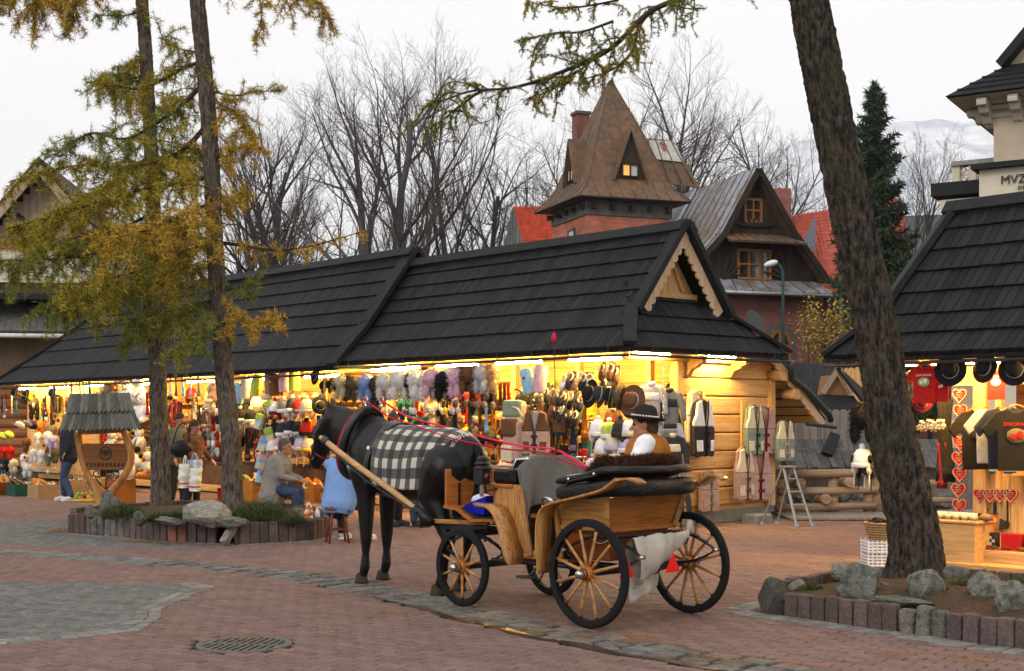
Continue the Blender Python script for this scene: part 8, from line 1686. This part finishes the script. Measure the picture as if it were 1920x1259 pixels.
# goods on the counters and back shelves, both stalls
fills = ('knit_cap', 'slipper', 'mitten', 'plush_toy', 'peaked_cap', 'scarf'); n_ = 0; cl = list(COLS)
for (xa, xb) in ((.8, 7.0), (7.6, 22.4)):
    x = xa; n_ = 0; nc = 0; sn = 'gabled stall' if xa < 5 else 'long stall'; KN = dict(knit_cap='knitted cap', plush_toy='plush toy', slipper='slipper', peaked_cap='peaked cap')
    while x < xb:
        for z in (1.28, 1.68, 2.08):
            kd = random.choice(('knit_cap', 'plush_toy', 'slipper', 'peaked_cap')); a = random.choice(('yellow', 'orange', 'red', 'tan', 'brown', 'cream', 'white', 'black', 'maroon', 'green', 'char')); top_ = {'knit_cap': .22, 'plush_toy': .3, 'slipper': .0, 'peaked_cap': .13}[kd]
            put(kd, HUT.w(x+random.uniform(-.05, .05), -1.82, z+top_*(1 if kd != 'plush_toy' else .75)), HUT.a+random.uniform(-.6, .6), f'{a} {KN[kd]}, {ORD[n_]} along the {"low" if z < 1.4 else "middle" if z < 1.8 else "top"} back shelf of the {sn}', 'souvenirs on the back shelves', a, random.choice(cl), random.choice(cl), 1 if kd != 'plush_toy' else .7)
        n_ += 1
        if random.random() < .8: nc += 1; a = random.choice(cl); kd = random.choice(('slipper', 'knit_cap', 'peaked_cap')); put(kd, HUT.w(x, -1.3, .86+(0 if kd == 'slipper' else .12)), HUT.a+random.uniform(-1, 1), f'{a} {KN[kd]}, {ORD[nc]} along the open counter of the {sn}', 'souvenirs on the counters', a, random.choice(cl), 'cream', 1.2)
        x += .33 if xa < 5 else .5
# goods racked along the counter front and on the ground
cnt = {}
for i in range(210):
    x = .95+6.1*random.random() if i < 85 else 7.6+14.8*random.random(); kd = random.choice(('scarf', 'mitten', 'mitten', 'fur_hat', 'knit_cap', 'knit_cap', 'scarf', 'wool_bag', 'sheepskin_vest', 'wool_sweater', 'bead_necklace')); a = random.choice(('brown', 'black', 'black', 'char', 'maroon', 'char', 'olive', 'cream', 'grey', 'teal', 'orange', 'navy', 'red', 'black')); sn = 'gabled stall' if i < 85 else 'long stall'; k = cnt[(kd, sn)] = cnt.get((kd, sn), -1)+1
    put(kd, HUT.w(x, -random.uniform(.35, .85), random.uniform(1.15, 2.35)), HUT.a+random.uniform(-.7, .7), f'{a} {kd.replace("_", " ")} crowded among the inner hanging goods of the {sn}, {ORD[k]} of them', 'crowded goods in the middle rows', a, random.choice(('black', 'char', 'cream', 'brown', 'maroon', 'grey')), random.choice(cl), dict(wool_bag=.55, sheepskin_vest=.7, wool_sweater=.75).get(kd, 1.3))
# ---- stall of shirts and hearts
def h3(name, px, py, b, label, group, a=None, b_=None, c=None, scale=1, rz=0, tilt=0): return hang(name, HT3, px, py, b, label, group, a, b_, c, scale, rz, tilt)
for i in range(9): h3('gingerbread_heart', 1800+.3*i*(-1)+(2 if i % 2 else 0), 724+i*29.5, .85, f'red iced gingerbread heart, {ORD[i]} from the top of the post', 'gingerbread hearts on the post', 'red', 'rose', None, 1.2, 0)
for i in range(4): h3('gingerbread_heart', 1838+i*19, 912, .88, f'red gingerbread heart, {ORD[i]} in the short row under the shirts', 'gingerbread hearts under the shirts', 'red', 'rose', None, 1.1, 0)
h3('gingerbread_heart', 1802, 962, .8, 'red gingerbread heart lying on the counter box', 'gingerbread hearts on the post', 'red', 'cream', None, 1.3, 0, .6)
GT = 'printed shirts'
h3('tee_shirt', 1733, 686, .1, 'red shirt with oval print and lettering by the trunk', GT, 'red', 'green', 'white', .62, .15); h3('tee_shirt', 1766, 702, .15, 'small red shirt tucked behind the printed red one', GT, 'red', 'red', 'white', .45, -.2); h3('tee_shirt', 1868, 692, .5, 'red shirt with white print high between the hats', GT, 'red', 'white', 'white', .5, 0); h3('tee_shirt', 1836, 768, .75, 'black shirt hanging behind the white one', GT, 'black', 'black', 'black', 1.0, .95); h3('tee_shirt', 1861, 766, .62, 'pale grey shirt with small landscape print', GT, 'silver', 'sage', 'grey', .9, .9); h3('tee_shirt', 1905, 766, .5, 'black shirt with green and red picture print', GT, 'black', 'olive', 'red', 1.0, .75); h3('tee_shirt', 1884, 764, .56, 'dark shirt half hidden between the grey and printed ones', GT, 'navy', 'navy', 'black', 1.0, 1.0); h3('tee_shirt', 1706, 700, .3, 'navy shirt edge beside the trunk', GT, 'navy', 'navy', 'navy', .6, .8)
for i, (px, py, sc, rz) in enumerate(((1783, 664, 1.05, .15), (1848, 660, 1.0, -.3), (1903, 664, 1.0, .2))): h3('felt_hat', px, py, .12, f'black round hat with shell band, {ORD[i]} under the lamp by the hearts', 'hats over the hearts', 'black', None, None, sc, rz)
h3('felt_hat', 1730, 735, .3, 'maroon hat hanging below the red shirt', 'hats over the hearts', 'maroon', None, None, .7, .3); h3('scarf', 1772, 750, .9, 'long black garment hanging before the heart post', 'garments by the heart post', 'black', None, None, 1.6, 0); h3('scarf', 1766, 830, .9, 'dark red strip hanging before the heart post', 'garments by the heart post', 'maroon', None, None, .9)
for i in range(7): h3('plush_toy', 1728+i*6.5, 788+3*math.sin(i*2), .35, f'tiny cream plush sheep, {ORD[i]} on the hanging ring', 'tiny plush sheep on the ring', 'cream', 'tan', 'yellow', .26)
h3('fur_hat', 1618, 752, .5, 'black long-eared fur hat beside the trunk', 'hats hanging by the trunk', 'black', 'black', None, 1.3, .3); h3('knit_cap', 1616, 840, .5, 'white knitted cap with bobble and strings by the trunk', 'hats hanging by the trunk', 'white', 'white', 'white', 1.15); h3('knit_cap', 1636, 842, .6, 'cream knitted cap half behind the trunk', 'hats hanging by the trunk', 'cream', 'olive', 'white', 1.15); h3('knit_cap', 1622, 856, .8, 'black knitted cap behind the white one by the trunk', 'hats hanging by the trunk', 'black', 'black', 'black', 1.0)
# counter box with slippers, wooden toys on the boards, basket and crate
x0, z0 = HT3.onY(1795, 1060, -.5); CB = thing('counter_box', 'plain pine counter box before the heart post', 'box', HT3.w(x0, -.55, 0), HT3.a); P_(CB, 'front', m_pine, lambda m: m.box((0, .0, .24), (.6, .42, .48)), bev=.006); P_(CB, 'lid', m_pine, lambda m: m.box((0, .01, .5), (.66, .48, .03)), bev=.005)
for i in range(5): put('slipper', HT3.w(x0+.2-.1*i, -.5, .52), HT3.a+.4, f'cream sheepskin slipper, {ORD[i]} on the pine counter box', 'slippers on the counter box', 'cream', 'tan', 'white', 1.1)
put('slipper', HT3.w(x0-.27, -.55, .52), HT3.a+1.2, 'tan sandal with dark strap at the end of the counter box', 'slippers on the counter box', 'tan', 'brown', 'black', 1.1)
def toy(name, label, px, py, fn): x, z = HT3.onY(px, py, -.93); t = thing(name, label, name.replace('_', ' '), HT3.w(x, -.93, z), HT3.a, 'wooden toys on the boards'); fn(t)
def knife(g): return lambda t: (P_(t, 'blade', CM[g], lambda m: m.prism([(-.025, -.32), (.0, -.36), (.03, -.3), (.03, -.12), (-.02, -.12)], lambda a, b, c: V3((a, c, b)), 0, .012)), P_(t, 'grip', CM['char'], lambda m: m.cap((0, .006, -.11), (0, .006, .0), .022, .018, 8)), P_(t, 'guard', m_winwood, lambda m: m.box((0, .006, -.115), (.08, .02, .015))))
toy('toy_knife', 'green toy knife hanging under the hearts', 1848, 936, knife('green')); toy('toy_knife', 'orange toy knife hanging beside the green one', 1866, 944, knife('orange')); toy('toy_axe', 'dark wooden toy axe hanging on the boards', 1890, 940, lambda t: (P_(t, 'handle', m_darktimber, lambda m: m.cap((0, .01, 0), (0, .01, -.3), .012, .014, 8)), P_(t, 'axe_head', m_darktimber, lambda m: m.prism([(-.02, -.24), (.09, -.2), (.1, -.34), (-.02, -.29)], lambda a, b, c: V3((a, c, b)), 0, .02))))
m_wbox = M('dark_red_lacquer', (.16, .012, .012), .3, .2, 8)
for i, (dx, m, w) in enumerate(((-.02, 'char', .26), (-.34, 'red', .24), (-.62, 'maroon', .26))):
    t = thing('souvenir_box', ('black box with chequered lid', 'red lacquered box', 'dark red lacquered box')[i]+' on the step board of the heart stall', 'box', HT3.w(X3-.18+dx, -.72, .2), HT3.a, 'souvenir boxes on the step'); P_(t, 'body', CM[m], lambda q: q.box((0, 0, .09), (w, .12, .17)), bev=.006)
    if i == 0:
        for r_ in range(3):
            for k in range(7):
                if (r_+k) % 2: P_(t, 'check', CM['cream'], lambda q: q.box((-w/2+w*(k+.5)/7, .061, .05+.035*r_), (w/7-.004, .004, .033)))
for i in range(7): put('slipper', HT3.w(X3-.15-.17*i, -.6, .2), HT3.a+PI/2, f'small {("red", "olive")[i % 2]} purse, {ORD[i]} along the step edge', 'purses along the step', ('maroon', 'olive')[i % 2], 'red', 'brown', .6)
bx = G(1637, 1062); m_wick = M('wicker', (.32, .2, .1), .8, .3, 30, .6, 60)
BK = thing('wicker_basket', 'round wicker basket of dark shoes on a white crate', 'basket', (bx.x+.12, bx.y+.05, .3)); P_(BK, 'weave', m_wick, lambda m: [m.tube([((.15+.05*k/6)*math.cos(a), (.15+.05*k/6)*math.sin(a), .01+.028*k) for a in [2*PI*i/28 for i in range(29)]], .013, 6) for k in range(7)]); KID; P_(BK, 'floor', m_wick, lambda m: m.lathe([(0, 0), (.15, 0), (.15, .012), (0, .012)], 20)); tag(BK.children[0], kind='stuff')
for i in range(5): put('slipper', (bx.x+.12+.08*math.cos(i*1.3), bx.y+.05+.08*math.sin(i*1.3), .42+.03*(i % 2)), i*1.1, f'black shoe, {ORD[i]} in the wicker basket', 'shoes in the basket', 'black', 'char', 'black', 1.0, (.3, .2*i))
CR = thing('plastic_crate', 'white slatted plastic crate beside the leaning trunk', 'crate', (bx.x+.12, bx.y+.05, 0)); m_crate = M('white_plastic', (.66, .68, .72), .45)
for z in (.0, .15):
    for s in (1, -1):
        for k in range(4): P_(CR, 'rail', m_crate, lambda m: m.box((0, .15*s, z+.02+.034*k), (.42, .012, .016))); P_(CR, 'rail', m_crate, lambda m: m.box((.205*s, 0, z+.02+.034*k), (.012, .29, .016)))
        for k in range(9): P_(CR, 'upright', m_crate, lambda m: m.box((-.2+.05*k, .15*s, z+.075), (.012, .016, .145)))
    P_(CR, 'base', m_crate, lambda m: m.box((0, 0, z+.008), (.41, .3, .012)))
# boxes, crates and racks on the ground along the long stall
m_card = M('cardboard', (.36, .21, .1), .9, .15, 5); m_gcrate = M('green_crate', (.012, .07, .04), .6); m_ocrate = M('orange_board', (.45, .17, .03), .7, .2, 6)
def gbox(label, px, py, w, d, h, mat, grp='boxes on the ground along the long stall', b=None, nm='cardboard_box', cat='box'):
    p = G(px, py); t = thing(nm, label, cat, p, HUT.a, grp); P_(t, 'side', mat, lambda m: m.box((0, .5*d, h/2), (w, .012, h))); P_(t, 'side', mat, lambda m: m.box((0, -.5*d, h/2), (w, .012, h))); P_(t, 'end', mat, lambda m: m.box((w/2, 0, h/2), (.012, d-.012, h))); P_(t, 'end', mat, lambda m: m.box((-w/2, 0, h/2), (.012, d-.012, h))); P_(t, 'bottom', mat, lambda m: m.box((0, 0, .01), (w-.02, d-.02, .012))); return p
boxes = [gbox('cardboard box of orange slippers by the jeans', 80, 934, .55, .4, .28, m_card), gbox('dark green crate of shoes at the far end', 38, 930, .5, .4, .26, m_gcrate, nm='shoe_crate', cat='crate'), gbox('red brown crate of slippers at the frame edge', 8, 928, .5, .4, .28, m_mahog, nm='shoe_crate', cat='crate'), gbox('orange board box with writing under the carved sign', 222, 948, .6, .4, .5, m_ocrate), gbox('cardboard box beside the jeans and ski poles', 136, 930, .5, .35, .34, m_card), gbox('pine slatted bin beside the nearer larch trunk', 474, 940, .6, .4, .42, m_ocrate), gbox('orange box on the ground behind the seated person', 590, 940, .4, .3, .34, m_ocrate)]
for bi, p in enumerate(boxes):
    for k in range(5): put('slipper', (p.x-.16+.08*k, p.y+.05*(-1)**k, (.24, .22, .24, .44, .3, .36, .3)[bi]), random.uniform(0, 3), ('orange slipper in the cardboard box by the jeans', 'dark shoe in the green crate', 'slipper in the red brown crate', 'slipper in the orange board box under the sign', 'slipper in the box beside the ski poles', 'wooden toy shoe in the slatted pine bin', 'slipper in the box behind the seated person')[bi]+f', {ORD[k]} along', 'slippers in the boxes', ('orange', 'black', 'orange', 'tan', 'brown', 'yellow', 'orange')[bi], 'tan', 'cream', 1.4, (.9, .3*k))
GC = thing('green_bucket', 'green plastic bucket behind the juniper', 'bucket', G(466, 985)+V3((0, 2.2, 0))); P_(GC, 'pail', M('green_plastic', (.01, .16, .06), .4), lambda m: m.lathe([(.13, 0), (.16, .3), (.17, .3), (.14, .01), (.13, 0)], 20)); P_(GC, 'handle', m_steel, lambda m: m.tube([(.16*math.cos(a), 0, .28+.1*math.sin(a)) for a in [PI*i/10 for i in range(11)]], .005, 5))
RB = thing('red_bin', 'red plastic bin behind the person in brown', 'bin', G(410, 955)+V3((0, .6, 0))); P_(RB, 'tub', M('red_plastic', (.5, .012, .012), .4), lambda m: m.box((0, 0, .17), (.26, .24, .34)), bev=.01); P_(RB, 'rim', M('red_plastic', (.5, .012, .012), .4), lambda m: m.box((0, 0, .345), (.28, .26, .02)), bev=.004)
WT = thing('wheel_toys', 'yellow tray of coloured push-along toys with sticks by the sign', 'toys', G(158, 941)); P_(WT, 'tray', CM['yellow'], lambda m: m.box((0, 0, .03), (.4, .3, .03)))
for k in range(12): a = random.choice(('red', 'yellow', 'orange', 'lime', 'green')); w = P_(WT, 'toy_wheel', CM[a], lambda m: m.ell((-.16+.03*k, .1*math.sin(k*2), .1+.03*(k % 3)), .04, 10)); P_(w, 'stick', m_pinev, lambda m: m.tube([(-.16+.03*k, .1*math.sin(k*2), .1), (-.12+.02*k, -.15, .75)], .007, 5))
# ================================================================== CARVED SIGN, LADDER, SMALL THINGS
SG = Frame(G(190, 952).x, G(190, 952).y, R(-8)); SGT = thing('carved_sign', 'forked log sign with shingled roof and carved board beside the larches', 'sign', SG.w(0, 0, 0), SG.a)
m_honey = WOOD('honey_log', (.42, .2, .06), (.3, .12, .03), 2, 1, .45, .05, coat=.2); m_carv = WOOD('carved_board', (.2, .08, .025), (.14, .05, .015), 0, 1, .5, .05)
def sg(px, py, y=0): return SG.onY(px, py, y)
def s3(px, py, y=0): a, z = sg(px, py, y); return V3((a, y, z))
for pts in ([(192, 952), (180, 915), (160, 880), (150, 840), (146, 812)], [(192, 952), (212, 918), (238, 885), (246, 855), (240, 830), (232, 808)]):
    P_(SGT, 'forked_log', m_honey, lambda m: m.tube(spline([s3(*p) for p in pts], 6), [.13]*4+[.085]*(len(pts)*6-11)+[.07]*2 if False else [.12-.055*min(1, i/9) for i in range((len(pts)-1)*6+1)], 14))
P_(SGT, 'base_log', m_honey, lambda m: m.tube([s3(192, 960), s3(192, 945)], .15, 14)); P_(SGT, 'branch_stub', m_honey, lambda m: m.tube([s3(247, 850), s3(256, 822)], [.035, .012], 8))
a, b = sg(157, 832), sg(241, 882); bd = P_(SGT, 'board', m_carv, lambda m: m.box(((a[0]+b[0])/2, 0, (a[1]+b[1])/2), (abs(b[0]-a[0]), .05, abs(a[1]-b[1]))), bev=.01)
c = s3(199, 850); P_(bd, 'emblem_ring', m_darktimber, lambda m: m.lathe([(.105, -.035), (.125, -.035), (.125, .0), (.105, .0), (.105, -.035)], 24, Matrix.Translation((c.x, 0, c.z)) @ Matrix.Rotation(PI/2, 4, 'X') @ Matrix.Rotation(PI, 4, 'X'))); 
P_(bd, 'emblem_bird', m_darktimber, lambda m: (m.ell((c.x, -.03, c.z), (.025, .012, .07), 10), m.prism([(0, .03), (.08, .07), (.085, .0), (.06, -.04), (.03, -.02), (0, -.03), (-.03, -.02), (-.06, -.04), (-.085, 0), (-.08, .07)], lambda p, q, t: V3((c.x+p, t, c.z+q)), -.034, -.026))); tag(bd.children[-1], kind='stuff')
for k in range(10): P_(bd, 'carved_letter', m_darktimber, lambda m: m.box((a[0]+.07+k*.085*abs(b[0]-a[0])/.95, -.027, b[1]+.1), (.045, .008, .07), Matrix.Rotation(.3*math.sin(k*5), 3, 'Y')))
P_(SGT, 'scroll_iron', m_ironb, lambda m: (m.tube(spline([s3(199, 918), s3(186, 905), s3(176, 892), s3(177, 884), s3(184, 884), s3(184, 890)], 5), .012, 6))); P_(SGT, 'scroll_iron', m_ironb, lambda m: (m.tube(spline([s3(199, 918), s3(212, 905), s3(222, 892), s3(221, 884), s3(214, 884), s3(214, 890)], 5), .012, 6))); P_(SGT, 'scroll_stem', m_ironb, lambda m: m.tube([s3(199, 884), s3(199, 918)], .014, 6))
m_signsh = M('sign_shingle', (.1, .1, .088), .9, .35, 5, .5, 40, rnd=.35, stretch=(5, 1, 1)); rf = P_(SGT, 'roof', m_darktimber, lambda m: m.add([s3(118, 806, -.32), s3(262, 800, -.32), s3(243, 742, .05), s3(132, 744, .05), s3(262, 800, .4), s3(118, 806, .4)], [(0, 1, 2, 3), (3, 2, 4, 5)]))
for row, (pa, pb, ya, yb, xa, xb, n) in enumerate(((808, 772, -.36, -.14, (112, 266), (124, 252), 19), (776, 740, -.17, .07, (124, 252), (130, 244), 15))):
    for k in range(n):
        f0, f1 = k/n, (k+.96)/n; q0 = s3(xa[0]+(xa[1]-xa[0])*f0, pa-5*f0, ya); q1 = s3(xa[0]+(xa[1]-xa[0])*f1, pa-5*f1, ya); q2 = s3(xb[0]+(xb[1]-xb[0])*f1, pb-2*f1, yb); q3 = s3(xb[0]+(xb[1]-xb[0])*f0, pb-2*f0, yb); mid = (q0+q1)/2+V3((0, -.03, -.045)); up = V3((0, -.02, .022*(1+row*.4)+.006*random.random()))
        P_(rf, 'shingle', m_signsh, lambda m: m.add([q0+up, mid+up, q1+up, q2+up*.4, q3+up*.4, q0, mid, q1, q2, q3], [(0, 1, 2, 3, 4), (9, 8, 7, 6, 5), (0, 5, 6, 1), (1, 6, 7, 2), (2, 7, 8, 3), (4, 9, 5, 0)]))
P_(SGT, 'roof_bracket', m_honey, lambda m: m.bar(s3(150, 812), s3(236, 808), .06, .07))
# stepladder by the end wall
LD = Frame(G(1478, 985).x, G(1478, 985).y, R(20)); LT = thing('stepladder', 'aluminium stepladder with blue feet beside the stall end', 'ladder', LD.w(0, 0, 0), LD.a); LT.scale = (.85, .85, .8); m_alu = M('aluminium', (.3, .31, .33), .45, .1, 6, metal=.5)
for s in (-1, 1):
    P_(LT, 'front_rail', m_alu, lambda m: m.bar((.16*s+.1, -.38, .0), (.1*s, 0, 1.12), .05, .025), bev=.004); P_(LT, 'rear_rail', m_alu, lambda m: m.bar((.16*s-.14, .42, .0), (.1*s, .04, 1.12), .04, .022), bev=.004); P_(LT, 'foot', CM['blue'], lambda m: m.box((.16*s+.1, -.385, .02), (.06, .05, .045))); P_(LT, 'foot', CM['blue'], lambda m: m.box((.16*s-.14, .42, .02), (.055, .045, .045)))
for k in range(4): f = (k+.7)/4.6; P_(LT, 'tread', m_alu, lambda m: m.box((.1*(1-f)*.9, -.38*(1-f), 1.12*f), (.26-.06*f, .09, .022)), bev=.003)
P_(LT, 'top_platform', m_alu, lambda m: m.box((0, .02, 1.13), (.26, .2, .03)), bev=.004)
# snack bag and bottle on the rim of the larch bed
p = G(574, 1005); p = V3((-2.78, 18.25, .29)); t = thing('snack_bag', 'crumpled orange and white snack bag on the bed rim', 'bag', p, .4)
def crisp(u, v): a = 2*PI*u; w = .07*(1-.75*v**2); q = V3((math.cos(a)*w, math.sin(a)*w*.6, v*.22)); return q+V3((noise.noise(q*22), noise.noise(q*22+V3((4, 0, 0))), 0))*.025
P_(t, 'foil', M('orange_foil', (.55, .2, .05), .35, .3, 18, col2=(.7, .65, .55), metal=.3), lambda m: m.grid(crisp, 18, 12))
t = thing('plastic_bottle', 'small clear plastic bottle beside the snack bag', 'bottle', V3((-2.68, 18.35, .29))); P_(t, 'flask', M('clear_plastic', (.7, .72, .74), .2, 0, spec=.6), lambda m: m.lathe([(0, 0), (.035, 0), (.038, .01), (.036, .08), (.02, .1), (.014, .12)], 16)); P_(t, 'cap', m_white, lambda m: m.lathe([(0, .14), (.015, .14), (.016, .118), (0, .118)], 12))
# whip standing on the carriage with a red tassel
t = thing('coach_whip', 'thin black coach whip with red tassel upright behind the bench', 'whip', CAR.w(1.02, -.05, 1.0), CAR.a); x, z = CAR.onY(980, 612, -.05)
P_(t, 'rod', m_ironb, lambda m: m.tube([(0, 0, 0), (.02, 0, .5), (.05, .0, 1.55)], [.009, .006, .003], 6)); P_(t, 'tassel', m_rein, lambda m: (m.lathe([(.0, .05), (.016, .03), (.024, -.01), (.02, -.035), (0, -.04)], 10, Matrix.Translation((.045, 0, 1.36)))))
# chain with hook that carries the sweaters
x, z = HUT.onY(1243, 700, -.45); t = thing('steel_chain', 'steel chain carrying the sweaters at the stall corner', 'chain', HUT.w(x, -.45, 0), HUT.a)
for k in range(22): P_(t, 'chain_link', m_steel, lambda m: m.tube([(.014*math.cos(q), 0, 2.5-.05*k+.03*math.sin(q)) if k % 2 else (0, .014*math.cos(q), 2.5-.05*k+.03*math.sin(q)) for q in [2*PI*i/10 for i in range(11)]], .004, 4))
# ================================================================== AIR
def haze():
    m = bpy.data.materials.new('haze_air'); m.use_nodes = True; N = m.node_tree.nodes; Lk = m.node_tree.links; N.remove(N['Principled BSDF']); v = N.new('ShaderNodeVolumePrincipled'); v.inputs['Color'].default_value = (.93, .95, 1, 1); v.inputs['Density'].default_value = .00017; v.inputs['Anisotropy'].default_value = .2
    Lk.new(v.outputs[0], N['Material Output'].inputs['Volume']); mb = MB(); mb.box((0, 1600, 358), (6000, 3300, 720)); o = mb.obj('haze', m); tag(o, 'thin pale haze in the valley air', 'haze', kind='stuff')
haze()
